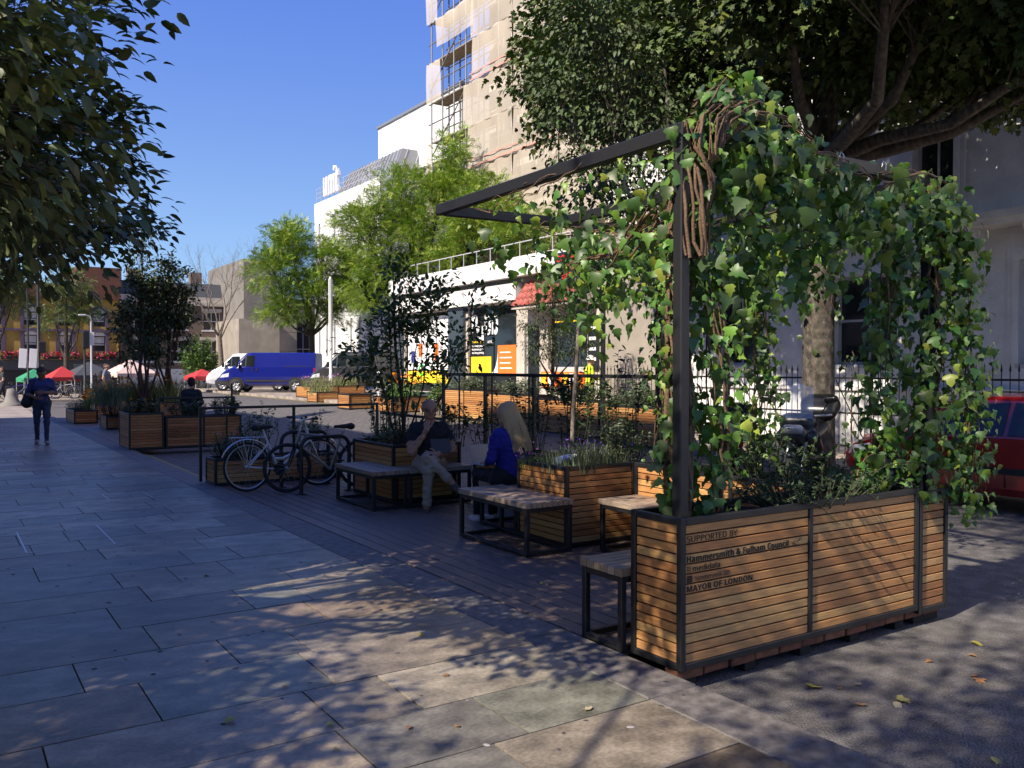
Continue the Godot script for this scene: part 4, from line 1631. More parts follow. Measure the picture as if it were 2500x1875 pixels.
# box planter: corners x0..x1, z0 (back)..z1 (front), from y0 up by h; dividers split the long faces
func planter(called: String, label: String, x0: float, x1: float, z0: float, z1: float, y0: float, h: float, div_x := [], div_z := [], tone := "wood", group := "timber planters") -> Node3D:
	var c := Vector3((x0 + x1) / 2, y0, (z0 + z1) / 2)
	var t := thing(called, label, "planter", c, 0.0, group)
	var hx := (x1 - x0) / 2
	var hz := (z1 - z0) / 2
	var f := 0.04
	var st := new_st()
	for sx in [-1.0, 1.0]:
		for sz in [-1.0, 1.0]:
			bar(st, Vector3(sx * (hx - f / 2), 0.0, sz * (hz - f / 2)), Vector3(sx * (hx - f / 2), h, sz * (hz - f / 2)), f)
	for y in [f / 2 + 0.001, h - f / 2 - 0.001]:
		for sz in [-1.0, 1.0]:
			bar(st, Vector3(-hx + f, y, sz * (hz - f / 2)), Vector3(hx - f, y, sz * (hz - f / 2)), f - 0.001)
		for sx in [-1.0, 1.0]:
			bar(st, Vector3(sx * (hx - f / 2), y, -hz + f), Vector3(sx * (hx - f / 2), y, hz - f), f - 0.001)
	for dx in div_x:
		for sz in [-1.0, 1.0]:
			bar(st, Vector3(dx - c.x, f, sz * (hz - f / 2)), Vector3(dx - c.x, h - f, sz * (hz - f / 2)), f * 0.9)
	for dz in div_z:
		for sx in [-1.0, 1.0]:
			bar(st, Vector3(sx * (hx - f / 2), f, dz - c.z), Vector3(sx * (hx - f / 2), h - f, dz - c.z), f * 0.9)
	mi(t, "frame", done(st), M.black_metal)
	st = new_st()
	box(st, Vector3(-hx + 0.032, 0.01, -hz + 0.032), Vector3(hx - 0.032, h - 0.09, hz - 0.032))
	mi(t, "liner", done(st), M.liner)
	st = new_st()
	st.set_smooth_group(1)
	var nx := int(maxf(3, hx * 16))
	var nz := int(maxf(3, hz * 16))
	var hh := func(i: int, j: int) -> Vector3:
		return Vector3(lerpf(-hx + 0.03, hx - 0.03, float(i) / nx), h - 0.07 + 0.035 * sin(i * 2.3 + j * 1.7) * cos(j * 3.1 - i), lerpf(-hz + 0.03, hz - 0.03, float(j) / nz))
	for i in nx:
		for j in nz:
			quad(st, hh.call(i, j), hh.call(i + 1, j), hh.call(i + 1, j + 1), hh.call(i, j + 1))
	mi(t, "soil", done(st), M.soil)
	var pitch := 0.0548
	var n := int((h - 2 * f + 0.012) / pitch)
	pitch = (h - 2 * f + 0.006) / n
	var faces_x := [-hx + f]
	for dx in div_x:
		faces_x.append(dx - c.x - f * 0.45)
		faces_x.append(dx - c.x + f * 0.45)
	faces_x.append(hx - f)
	var faces_z := [-hz + f]
	for dz in div_z:
		faces_z.append(dz - c.z - f * 0.45)
		faces_z.append(dz - c.z + f * 0.45)
	faces_z.append(hz - f)
	for k in n:
		var y := f - 0.003 + pitch * (k + 0.5)
		for sz in [1.0, -1.0]:
			for i in range(0, faces_x.size(), 2):
				var l: float = faces_x[i + 1] - faces_x[i] - 0.004
				mi(t, "slat", cbox(Vector3(l, pitch - 0.0085, 0.018), 0.0025), M["%s_x%d" % [tone, rng.randi() % 7]], Vector3((faces_x[i] + faces_x[i + 1]) / 2, y, sz * (hz - 0.021 + rng.randf_range(-0.001, 0.001))))
		for sx in [-1.0, 1.0]:
			for i in range(0, faces_z.size(), 2):
				var l: float = faces_z[i + 1] - faces_z[i] - 0.004
				mi(t, "slat", cbox(Vector3(0.018, pitch - 0.0085, l), 0.0025), M["%s_z%d" % [tone, rng.randi() % 7]], Vector3(sx * (hx - 0.021 + rng.randf_range(-0.001, 0.001)), y, (faces_z[i] + faces_z[i + 1]) / 2))
	return t

# bench with a steel frame; 'along' is the axis the seat slats run along
func bench(called: String, label: String, x0: float, x1: float, z0: float, z1: float, h: float, along: String, rails := true) -> Node3D:
	var c := Vector3((x0 + x1) / 2, 0.0, (z0 + z1) / 2)
	var t := thing(called, label, "bench", c, 0.0, "slatted benches on the deck")
	var hx := (x1 - x0) / 2
	var hz := (z1 - z0) / 2
	var st := new_st()
	var th := 0.05
	for sx in [-1.0, 1.0]:
		for sz in [-1.0, 1.0]:
			var leg := new_st()
			bar(leg, Vector3(sx * (hx - 0.03), 0.0, sz * (hz - 0.03)), Vector3(sx * (hx - 0.03), h - th, sz * (hz - 0.03)), 0.04)
			mi(t, "leg", done(leg), M.black_metal)
	for y in [0.022, h - th - 0.021]:
		for sz in [-1.0, 1.0]:
			bar(st, Vector3(-hx + 0.05, y, sz * (hz - 0.03)), Vector3(hx - 0.05, y, sz * (hz - 0.03)), 0.036)
		for sx in [-1.0, 1.0]:
			bar(st, Vector3(sx * (hx - 0.03), y, -hz + 0.05), Vector3(sx * (hx - 0.03), y, hz - 0.05), 0.036)
	mi(t, "frame", done(st), M.black_metal)
	var span := 2 * (hz if along == "x" else hx)
	var n := int(span / 0.058)
	var p := span / n
	for k in n:
		var o := -span / 2 + p * (k + 0.5)
		if along == "x":
			mi(t, "slat", cbox(Vector3(2 * hx, th, p - 0.006), 0.003), M["seat_x%d" % (rng.randi() % 4)], Vector3(0, h - th / 2, o))
		else:
			mi(t, "slat", cbox(Vector3(p - 0.006, th, 2 * hz), 0.003), M["seat_z%d" % (rng.randi() % 4)], Vector3(o, h - th / 2, 0))
	return t

func rail_frame(called: String, label: String, pts: Array, bars: Array, w := 0.04) -> Node3D:
	var t := thing(called, label, "railing", Vector3((pts[0] as Vector3).x, 0, (pts[0] as Vector3).z))
	var o := t.position
	for k in pts.size() / 2:
		var st := new_st()
		bar(st, pts[2 * k] - o, pts[2 * k + 1] - o, w)
		mi(t, "post" if absf(pts[2 * k].y - pts[2 * k + 1].y) > 0.2 else "rail", done(st), M.black_metal)
	for b in bars:
		var st := new_st()
		bar(st, b[0] - o, b[1] - o, w * 0.5)
		mi(t, "bar", done(st), M.black_metal)
	return t

func hoop_rack(label: String, a: Vector3, b: Vector3, h: float) -> void:
	var t := thing("cycle_stand", label, "cycle stand", a, 0.0, "tubular cycle stands on the deck")
	var d := b - a
	var n := d.normalized()
	var r := 0.14
	var pts := [Vector3.ZERO, Vector3(0, h - r, 0)]
	for i in 4:
		var q := PI / 2 * (i + 1) / 4.0
		pts.append(n * r * (1 - cos(q)) + Vector3(0, h - r + r * sin(q), 0))
	for i in 4:
		var q := PI / 2 * i / 4.0
		pts.append(d - n * r * (1 - sin(q)) + Vector3(0, h - r + r * cos(q), 0))
	pts.append(d + Vector3(0, h - r, 0))
	pts.append(d)
	mi(t, "hoop", tube_mesh(pts, 0.026, 10), M.black_metal)
	for p in [Vector3.ZERO, d]:
		var st := new_st()
		lathe(st, [Vector2(0.07, 0.0), Vector2(0.07, 0.008), Vector2(0.03, 0.012)], 12, Transform3D(Basis(), p), false)
		mi(t, "base_plate", done(st), M.black_metal)

func sponsor_text(t: Node3D, x: float, z: float, ys: Array) -> void:
	var rows := [["SUPPORTED BY", 0.4, 0.036, false, "burnt"], ["Hammersmith & Fulham Council", 0.85, 0.041, true, "burnt"], ["medidata", 0.215, 0.034, false, "burnt"], ["Hammersmith BID", 0.28, 0.032, false, "burnt_faint"], ["MAYOR OF LONDON", 0.53, 0.034, true, "burnt"]]
	for i in 5:
		var r = rows[i]
		var o := 0.0
		if i == 2:
			o = 0.045
		if i == 3:
			o = 0.06
		letter(t, r[0], M[r[4]], Vector3(x + o, ys[i] - r[2] / 2, z), r[1], r[2], Basis(), r[3])
	# small marks before the third and fourth lines and after the second
	var st := new_st()
	for a in 3:
		for b in 4:
			box(st, Vector3(x + 0.002 + a * 0.011, ys[2] - 0.018 + b * 0.0095, z - 0.001), Vector3(x + 0.007 + a * 0.011, ys[2] - 0.0135 + b * 0.0095, z + 0.0015))
	for a in 3:
		for b in 3:
			box(st, Vector3(x + a * 0.014, ys[3] - 0.02 + b * 0.0135, z - 0.001), Vector3(x + 0.012 + a * 0.014, ys[3] - 0.0085 + b * 0.0135, z + 0.0015))
	bar(st, Vector3(x + 0.9, ys[1] - 0.012, z), Vector3(x + 0.915, ys[1] - 0.014, z), 0.003)
	bar(st, Vector3(x + 0.925, ys[1] - 0.004, z), Vector3(x + 0.965, ys[1] + 0.018, z), 0.003)
	bar(st, Vector3(x + 0.87, ys[1] - 0.018, z), Vector3(x + 0.95, ys[1] - 0.018, z), 0.002)
	mi(t, "emblem", done(st), M.burnt)
	letter(t, "h&f", M.burnt_faint, Vector3(x + 0.875, ys[1] - 0.012, z), 0.04, 0.02)

# ---------------------------------------------------------------- buildings
# wall in the local xy plane from (0, y0) to (w, y1), thick towards -z, with rectangular openings [x0, y0, x1, y1]
func wall_mesh(w: float, y0: float, y1: float, thick: float, holes: Array, x0 := 0.0) -> ArrayMesh:
	var xs := [x0, w]
	var ys := [y0, y1]
	for h in holes:
		for v in [h[0], h[2]]:
			if not xs.has(v):
				xs.append(v)
		for v in [h[1], h[3]]:
			if not ys.has(v):
				ys.append(v)
	xs.sort()
	ys.sort()
	var st := new_st()
	st.set_smooth_group(-1)
	var solid := func(i: int, j: int) -> bool:
		if i < 0 or j < 0 or i >= xs.size() - 1 or j >= ys.size() - 1:
			return false
		var c := Vector2((xs[i] + xs[i + 1]) / 2, (ys[j] + ys[j + 1]) / 2)
		for h in holes:
			if c.x > h[0] and c.x < h[2] and c.y > h[1] and c.y < h[3]:
				return false
		return true
	for i in xs.size() - 1:
		for j in ys.size() - 1:
			if not solid.call(i, j):
				continue
			var a := Vector3(xs[i], ys[j], 0)
			var b := Vector3(xs[i + 1], ys[j + 1], 0)
			var n := Vector3(0, 0, -thick)
			quad(st, a, Vector3(a.x, b.y, 0), b, Vector3(b.x, a.y, 0))
			quad(st, Vector3(b.x, a.y, 0) + n, b + n, Vector3(a.x, b.y, 0) + n, a + n)
			if not solid.call(i - 1, j):
				quad(st, a + n, Vector3(a.x, b.y, 0) + n, Vector3(a.x, b.y, 0), a)
			if not solid.call(i + 1, j):
				quad(st, Vector3(b.x, a.y, 0), b, b + n, Vector3(b.x, a.y, 0) + n)
			if not solid.call(i, j - 1):
				quad(st, a, Vector3(b.x, a.y, 0), Vector3(b.x, a.y, 0) + n, a + n)
			if not solid.call(i, j + 1):
				quad(st, Vector3(a.x, b.y, 0), Vector3(a.x, b.y, 0) + n, b + n, b)
	return done(st)

func slab(t: Node3D, called: String, m: Material, lo: Vector3, hi: Vector3) -> MeshInstance3D:
	var c := (lo + hi) / 2
	return mi(t, called, box_mesh(hi - lo), m, c)

# window in an opening: frame, glazing bars, pane and sill; cols x rows of lights
func window(t: Node3D, r: Array, frame: Material, cols := 2, rows := 2, sill := true, depth := 0.12, blind := 0.0, pane_m := "window_glass") -> MeshInstance3D:
	var w: float = r[2] - r[0]
	var h: float = r[3] - r[1]
	var st := new_st()
	var f := 0.06
	var z := -depth
	box(st, Vector3(0, 0, -0.05), Vector3(f, h, 0.0))
	box(st, Vector3(w - f, 0, -0.05), Vector3(w, h, 0.0))
	box(st, Vector3(f, 0, -0.05), Vector3(w - f, f, 0.0))
	box(st, Vector3(f, h - f, -0.05), Vector3(w - f, h, 0.0))
	for i in range(1, cols):
		var x := w * i / cols
		box(st, Vector3(x - 0.022, f, -0.045), Vector3(x + 0.022, h - f, -0.004))
	for j in range(1, rows):
		var y := h * j / rows
		box(st, Vector3(f, y - 0.025, -0.043), Vector3(w - f, y + 0.025, -0.002))
	var o := mi(t, "window", done(st), frame, Vector3(r[0], r[1], z))
	for i in cols:
		for j in rows:
			mi(o, "pane", box_mesh(Vector3(w / cols - 0.045, h / rows - 0.05, 0.01)), M[pane_m], Vector3(w * (i + 0.5) / cols, h * (j + 0.5) / rows, -0.035))
	if blind > 0.0:
		mi(o, "blind", box_mesh(Vector3(w - 2 * f, h * blind, 0.008)), M.blind, Vector3(w / 2, h - f - h * blind / 2, -0.024))
	if sill:
		mi(o, "sill", cbox(Vector3(w + 0.16, 0.08, depth + 0.12), 0.01), frame, Vector3(w / 2, -0.04, depth / 2 - 0.04))
	return o

func shop() -> void:
	var z0 := -34.6
	var t := thing("shop", "white single storey shop with grey brick pier, lettered windows and red tiled awning", "shop", Vector3(17.0, gh(13, -28), z0), -PI / 2)
	var y := -t.position.y
	var L := 14.4
	# wall with openings
	var w1 := [0.35, y + 0.7, 4.4, y + 3.95]
	var w2 := [5.75, y + 0.55, 9.1, y + 3.95]
	var door := [9.6, y + 0.25, 10.5, y + 3.2]
	var serve := [11.0, y + 1.65, 13.1, y + 3.3]
	mi(t, "wall", wall_mesh(L, y - 0.6, y + 5.3, 0.3, [w1, w2, door, serve]), M.stucco_warm)
	slab(t, "roof", M.grey_render, Vector3(0, y + 5.1, -9.0), Vector3(L, y + 5.28, -0.31))
	slab(t, "back_wall", M.grey_render, Vector3(0, y - 0.6, -9.3), Vector3(L, y + 5.3, -9.01))
	slab(t, "side_wall", M.grey_render, Vector3(0, y - 0.6, -9.0), Vector3(0.25, y + 5.09, -0.31))
	slab(t, "side_wall", M.grey_render, Vector3(L - 0.25, y - 0.6, -9.0), Vector3(L, y + 5.09, -0.31))
	slab(t, "floor", M.grey_render, Vector3(0.26, y + 0.0, -9.0), Vector3(L - 0.26, y + 0.2, -0.31))
	slab(t, "fascia", M.white_render, Vector3(-0.2, y + 4.8, 0.01), Vector3(L - 0.1, y + 5.46, 0.5))
	slab(t, "lower_fascia", M.white_render, Vector3(-0.15, y + 4.02, 0.01), Vector3(9.5, y + 4.62, 0.3))
	slab(t, "fascia_soffit", M.grey_render, Vector3(-0.1, y + 4.62, 0.01), Vector3(L - 0.2, y + 4.8, 0.16))
	slab(t, "pier", M.dark_tile, Vector3(4.45, y - 0.3, 0.01), Vector3(5.6, y + 4.0, 0.14))
	slab(t, "plinth", M.dark_tile, Vector3(0.0, y - 0.5, 0.01), Vector3(4.44, y + 0.68, 0.1))
	slab(t, "plinth", M.dark_tile, Vector3(5.61, y - 0.5, 0.01), Vector3(9.2, y + 0.5, 0.1))
	slab(t, "pier", M.dark_tile, Vector3(-0.1, y - 0.3, 0.01), Vector3(0.3, y + 4.0, 0.12))
	var a := window(t, w1, M.shop_dark, 3, 1, false, 0.1)
	slab(a, "window_graphic", M.letter_white, Vector3(0.1, 0.9, -0.025), Vector3(3.9, 3.1, -0.018))
	slab(a, "window_graphic", M.graphic_yellow, Vector3(0.1, 0.35, -0.02), Vector3(3.95, 0.85, -0.012))
	for k in 5:
		slab(a, "window_graphic", M["graphic_orange" if k % 2 else "bike_blue"], Vector3(0.4 + k * 0.7, 1.2 + 0.25 * (k % 3), -0.017), Vector3(0.75 + k * 0.7, 1.7 + 0.3 * (k % 2), -0.011))
	var b := window(t, w2, M.shop_dark, 2, 1, false, 0.1)
	slab(b, "window_graphic", M.graphic_yellow, Vector3(0.05, 0.95, -0.02), Vector3(1.5, 1.55, -0.012))
	slab(b, "window_graphic", M.graphic_orange, Vector3(1.95, 0.9, -0.02), Vector3(3.3, 1.95, -0.012))
	var curve := []
	for i in 9:
		var q := PI / 2 * i / 8.0
		curve.append(Vector2(1.5 + 0.45 * sin(q), 0.95 + 0.95 * (1 - cos(q)) * 0.9))
	curve.append(Vector2(1.95, 0.95))
	mi(b, "window_graphic", poly_mesh(curve, -0.02, -0.012), M.letter_white)
	var hub := [["h", 0.1, 2.45], ["u", 0.55, 2.15], ["b", 1.05, 2.35], ["b", 1.55, 2.35]]
	for q in hub:
		letter(b, q[0], M.letter_white, Vector3(q[1], q[2], -0.015), 0.42, 0.95 if q[0] != "u" else 0.55, Basis(), true, false, 0.006)
	var small := [["Flexible workspaces", 2.05, "graphic_yellow"], ["to help your", 1.9, "letter_white"], ["business grow", 1.77, "letter_white"], ["and keep growing", 1.64, "letter_white"]]
	for q in small:
		letter(b, q[0], M[q[2]], Vector3(0.12, q[1], -0.015), 0.85, 0.1, Basis(), true, false, 0.004)
	letter(b, "at 5 Short", M.letter_white, Vector3(1.25, 2.05, -0.015), 0.45, 0.1, Basis(), true, false, 0.004)
	for k in 4:
		slab(b, "window_graphic", M.letter_white, Vector3(2.1, 1.1 + 0.19 * k, -0.011), Vector3(2.9 - 0.1 * (k % 2), 1.14 + 0.19 * k, -0.008))
	# glowing green ring sign in the first window
	var ring := mi(a, "ring_sign_lamp", ring_mesh(0.22, 0.03, 24, 6), M.green_lamp, Vector3(1.4, 0.9, 0.0))
	# sandwich bar: door, serving hatch, awning and board
	var dr := window(t, door, M.frame_grey, 1, 1, false, 0.1)
	var sv := window(t, serve, M.frame_grey, 1, 1, false, 0.14)
	slab(sv, "strip_lamp", M.yellow_lamp, Vector3(0.2, 1.52, -0.02), Vector3(1.95, 1.57, 0.0))
	slab(t, "counter_front", M.graphic_orange, Vector3(10.7, y + 1.05, 0.01), Vector3(13.1, y + 1.55, 0.08))
	for k in 6:
		slab(t, "menu_card", M[["graphic_yellow", "letter_white", "graphic_orange"][k % 3]], Vector3(10.75 + k * 0.38, y + 1.08, 0.081), Vector3(11.05 + k * 0.38, y + 1.5, 0.09))
	slab(t, "menu_board", M.shop_dark, Vector3(13.2, y + 1.6, 0.01), Vector3(13.75, y + 3.3, 0.06))
	for k in 4:
		slab(t, "menu_card", M.letter_white, Vector3(13.26, y + 1.9 + k * 0.32, 0.061), Vector3(13.6, y + 2.0 + k * 0.32, 0.066))
	slab(t, "poster", M.tent_pink, Vector3(13.8, y + 1.6, 0.01), Vector3(14.3, y + 3.3, 0.04))
	slab(t, "wall_box", M.letter_white, Vector3(12.45, y + 3.4, 0.01), Vector3(12.7, y + 3.65, 0.1))
	# awning of clay tiles
	var aw := sub(t, "awning", Vector3(9.9, y + 3.65, 0.0))
	var st := new_st()
	prism(st, PackedVector2Array([Vector2(0.02, 0.95), Vector2(0.02, 0.0), Vector2(0.75, 0.0), Vector2(0.75, 0.05)]), 0.0, 3.7, Transform3D(Basis(Vector3(0, 0, 1), Vector3.UP, Vector3(1, 0, 0)), Vector3.ZERO))
	mi(aw, "bracket", done(st), M.stucco_warm)
	var tile := tile_mesh()
	for r in 4:
		for k in 14:
			var u := (r + 0.5) / 4.0
			mi(aw, "tile", tile, M.clay_tile, Vector3(0.13 + k * 0.265, 1.0 - 0.93 * u + 0.045, 0.06 + 0.74 * u), Basis(Vector3.RIGHT, 0.9))
	var bd := sub(t, "sign_board", Vector3(12.2, y + 4.35, 0.55))
	slab(bd, "panel", M.shop_dark, Vector3(0, 0, 0), Vector3(1.35, 0.95, 0.06))
	letter(bd, "COOPS", M.red_lamp, Vector3(0.1, 0.66, 0.062), 1.1, 0.2, Basis(), true, false, 0.004)
	letter(bd, "SANDWICH", M.red_lamp, Vector3(0.1, 0.38, 0.062), 1.15, 0.2, Basis(), true, false, 0.004)
	letter(bd, "BAR", M.red_lamp, Vector3(0.4, 0.1, 0.062), 0.5, 0.2, Basis(), true, false, 0.004)
	# roof parapet rail
	st = new_st()
	for k in 15:
		bar(st, Vector3(0.2 + k * 0.98, y + 5.3, -0.2), Vector3(0.2 + k * 0.98, y + 6.1, -0.2), 0.03)
	bar(st, Vector3(0.1, y + 6.1, -0.2), Vector3(L - 0.1, y + 6.1, -0.2), 0.035)
	mi(t, "roof_rail", done(st), M.frame_grey)

func tile_mesh() -> ArrayMesh:
	if meshes.has("tile"):
		return meshes["tile"]
	var st := new_st()
	st.set_smooth_group(1)
	var prev := []
	for i in 7:
		var x := -0.13 + 0.26 * i / 6.0
		var y := 0.03 * cos(i / 6.0 * TAU + PI) + 0.01
		var cur := [Vector3(x, y - 0.012, -0.16), Vector3(x, y + 0.012, 0.16), Vector3(x, y - 0.006, 0.16)]
		if i > 0:
			quad(st, prev[0], cur[0], cur[1], prev[1])
			quad(st, prev[1], cur[1], cur[2], prev[2])
		prev = cur
	meshes["tile"] = done(st)
	return meshes["tile"]

func white_house() -> void:
	var z0 := -19.9
	var t := thing("stucco_house", "large white stucco house with moulded window surrounds behind the plane tree", "house", Vector3(16.5, 0.0, z0), -PI / 2)
	var L := 30.0
	var holes := []
	# [z from, z to, y from, y to]
	var wins := [[-15.6, -14.2, 1.75, 3.65], [-12.15, -10.6, 1.75, 3.65], [-8.2, -6.6, 1.75, 3.65], [-4.0, -2.4, 1.75, 3.65], [-15.5, -14.3, 5.0, 6.45], [-12.6, -11.35, 5.0, 6.45], [-10.3, -9.45, 4.95, 6.45], [-5.2, -3.8, 5.0, 6.45], [-15.5, -14.3, 8.3, 10.0], [-12.5, -11.2, 8.3, 10.0], [-9.6, -8.3, 8.3, 10.0], [-5.2, -3.8, 8.3, 10.0]]
	for w in wins:
		holes.append([w[0] - z0, w[2], w[1] - z0, w[3]])
	mi(t, "wall", wall_mesh(L, -0.3, 12.5, 0.4, holes), M.stucco)
	for i in holes.size():
		var h: Array = holes[i]
		window(t, h, M.frame_grey, 2, 2 if i < 4 else 1, true, 0.16, 0.0)
		# moulded surround in two steps
		var st := new_st()
		for k in 2:
			var o := 0.12 + 0.1 * k
			var i0 := 0.0 if k == 0 else 0.12
			var pr := 0.06 - 0.025 * k
			box(st, Vector3(h[0] - o, h[1], 0.002), Vector3(h[0] - i0, h[3] + i0, pr))
			box(st, Vector3(h[2] + i0, h[1], 0.002), Vector3(h[2] + o, h[3] + i0, pr))
			box(st, Vector3(h[0] - o, h[3] + i0, 0.002), Vector3(h[2] + o, h[3] + o, pr))
		mi(t, "window_surround", done(st), M.stucco)
	slab(t, "rendered_wing", M.beige_wall, Vector3(-0.02, -0.3, 0.17), Vector3(3.2, 5.6, 0.3))
	slab(t, "string_course", M.stucco, Vector3(-0.05, 6.72, 0.002), Vector3(L, 6.84, 0.09))
	slab(t, "string_course", M.stucco, Vector3(-0.05, 6.6, 0.002), Vector3(L, 6.72, 0.04))
	slab(t, "string_course", M.stucco, Vector3(-0.05, 4.2, 0.002), Vector3(10.0, 4.34, 0.12))
	slab(t, "base_course", M.stucco, Vector3(0, -0.3, 0.002), Vector3(L, 1.2, 0.1))
	slab(t, "base_course", M.stucco, Vector3(0, 1.2, 0.002), Vector3(L, 1.28, 0.16))
	slab(t, "cornice", M.stucco, Vector3(-0.1, 12.0, 0.002), Vector3(L, 12.4, 0.4))
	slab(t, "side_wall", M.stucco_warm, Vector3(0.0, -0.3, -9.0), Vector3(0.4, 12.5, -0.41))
	slab(t, "side_wall", M.stucco, Vector3(L - 0.4, -0.3, -9.0), Vector3(L, 12.5, -0.41))
	slab(t, "back_wall", M.stucco, Vector3(0.0, -0.3, -9.4), Vector3(L, 12.5, -9.01))
	slab(t, "roof", M.slate, Vector3(0.41, 12.2, -9.0), Vector3(L - 0.41, 12.45, -0.42))
	# bracketed balcony of the porch
	var bk := sub(t, "balcony", Vector3(-8.95 - z0, 4.35, 0.0))
	slab(bk, "slab", M.stucco, Vector3(-0.35, 0.0, 0.003), Vector3(2.6, 0.14, 0.75))
	slab(bk, "moulding", M.stucco, Vector3(-0.3, -0.09, 0.003), Vector3(2.55, 0.0, 0.66))
	for k in 3:
		var st := new_st()
		prism(st, PackedVector2Array([Vector2(0.0, 0.0), Vector2(0.0, -0.55), Vector2(0.18, -0.5), Vector2(0.3, -0.25), Vector2(0.55, -0.1), Vector2(0.58, 0.0)]), -0.1, 0.1, Transform3D(Basis(Vector3(0, 0, 1), Vector3.UP, Vector3(-1, 0, 0)), Vector3(0.0 + k * 1.15, -0.091, 0.003)))
		mi(bk, "bracket", done(st), M.stucco)
	# projecting bay that stands forward on the right
	slab(t, "pilaster", M.stucco, Vector3(-8.6 - z0 + 1.9, -0.3, 0.003), Vector3(-8.6 - z0 + 2.4, 4.2, 0.2))

func area_railing() -> void:
	var t := thing("iron_railing", "black spear topped iron railing in front of the white stucco house", "railing", Vector3(14.6, gh(13, -12) + 0.12, -18.6), -PI / 2)
	var y0 := t.position.y
	var st := new_st()
	lathe(st, [Vector2(0, 1.72), Vector2(0.016, 1.62), Vector2(0.02, 1.6), Vector2(0.009, 1.56), Vector2(0.009, 0.0)], 5)
	var m := done(st)
	var n := 128
	for k in n:
		mi(t, "bar", m, M.black_metal, Vector3(k * 0.14, 0, 0))
	for y in [0.12, 0.75, 1.42]:
		st = new_st()
		box(st, Vector3(-0.05, y, -0.012), Vector3(n * 0.14, y + 0.035, 0.012))
		mi(t, "rail", done(st), M.black_metal)
	for k in 8:
		mi(t, "stay", tube_mesh([Vector3(0.7 + k * 2.4, 1.4, 0), Vector3(0.95 + k * 2.4, 0.0, -0.7)], 0.012, 5), M.black_metal)

func scaffold_tower() -> void:
	var z0 := -39.4
	var t := thing("scaffolded_tower", "tall building wrapped in beige netting and scaffolding above the shop", "building", Vector3(21.0, 0.0, z0), -PI / 2)
	var L := 21.0
	var H := 26.0
	var holes := []
	for j in 6:
		for i in 6:
			holes.append([4.6 + i * 2.7, 6.6 + j * 3.1, 6.0 + i * 2.7, 8.4 + j * 3.1])
	var w := mi(t, "wall", wall_mesh(L, 0, H, 0.4, holes, 3.6), M.tower_wall, Vector3(0, 0, -1.3))
	for h in holes:
		window(t, h, M.frame_white, 2, 1, false, 0.15).position.z = -1.45
	slab(t, "end_wall", M.beige_wall, Vector3(3.6, 0, -14.0), Vector3(4.0, H, -1.71))
	slab(t, "roof", M.grey_render, Vector3(3.6, H - 0.4, -14.0), Vector3(L, H, -1.72))
	# standards and ledgers
	var sc := sub(t, "scaffold")
	var zr := [-0.05, -1.05]
	for i in 12:
		for z in zr:
			if i > 4 and z < -0.5:
				continue
			mi(sc, "standard", tube_mesh([Vector3(0.1 + i * 1.9 * (0.6 if i < 5 else 1.0) + (0.0 if i < 5 else -3.2), 0.2, z), Vector3(0.1 + i * 1.9 * (0.6 if i < 5 else 1.0) + (0.0 if i < 5 else -3.2), H + 1, z)], 0.04, 6), M.scaffold_tube)
	for j in 13:
		var y := 2.0 * j + 1.0
		for z in zr:
			for dy in [0.0, 1.0]:
				mi(sc, "ledger", tube_mesh([Vector3(-0.2, y + dy, z), Vector3(L if z > -0.5 else 6.0, y + dy, z)], 0.035, 5), M.scaffold_tube)
		for k in 4:
			slab(sc, "board", M.scaffold_board, Vector3(0.0, y + 0.06, -0.99 + k * 0.23), Vector3(L * 0.98, y + 0.1, -0.99 + k * 0.23 + 0.215))
	for k in 7:
		mi(sc, "brace", tube_mesh([Vector3(0.1, 2.0 + k * 3.4, 0.02), Vector3(4.3, 5.2 + k * 3.4, 0.02)], 0.035, 5), M.scaffold_tube)
		mi(sc, "brace", tube_mesh([Vector3(5.5 + (k % 2) * 6.0, 2.0 + k * 3.4, 0.0), Vector3(11.5 - (k % 2) * 6.0 + (k % 2) * 6.0, 6.2 + k * 3.4, 0.0)], 0.035, 5), M.scaffold_tube)
	# netting: panels per lift, each a gently billowing sheet; some are torn back at the left end
	for j in 12:
		for i in 5:
			var x0 := 4.4 + i * 3.35
			var x1 := x0 + 3.35
			if i == 0:
				x0 = 4.0 + 0.5 * sin(j * 1.9)
			net_panel(sc, x0, x1, 2.0 * j + 1.0, 2.0 * j + 3.0, j * 5 + i)
		# ragged strips at the left end
		if j in [4, 5, 7, 9, 10, 11]:
			net_panel(sc, -0.15, 0.9 + 0.5 * sin(j * 2.1), 2.0 * j + 1.0, 2.0 * j + 3.0, j * 7)
		if j in [8, 10, 11]:
			net_panel(sc, 0.9, 4.4, 2.0 * j + (1.6 if j == 8 else 1.0), 2.0 * j + 3.0, j * 3)
	for j in 6:
		slab(sc, "net_stripe", M.net_stripe, Vector3(4.2, 3.0 + 4.0 * j, 0.16), Vector3(L, 3.07 + 4.0 * j, 0.17))
		slab(sc, "net_stripe", M.net_stripe, Vector3(4.2, 3.3 + 4.0 * j, 0.16), Vector3(L, 3.35 + 4.0 * j, 0.17))

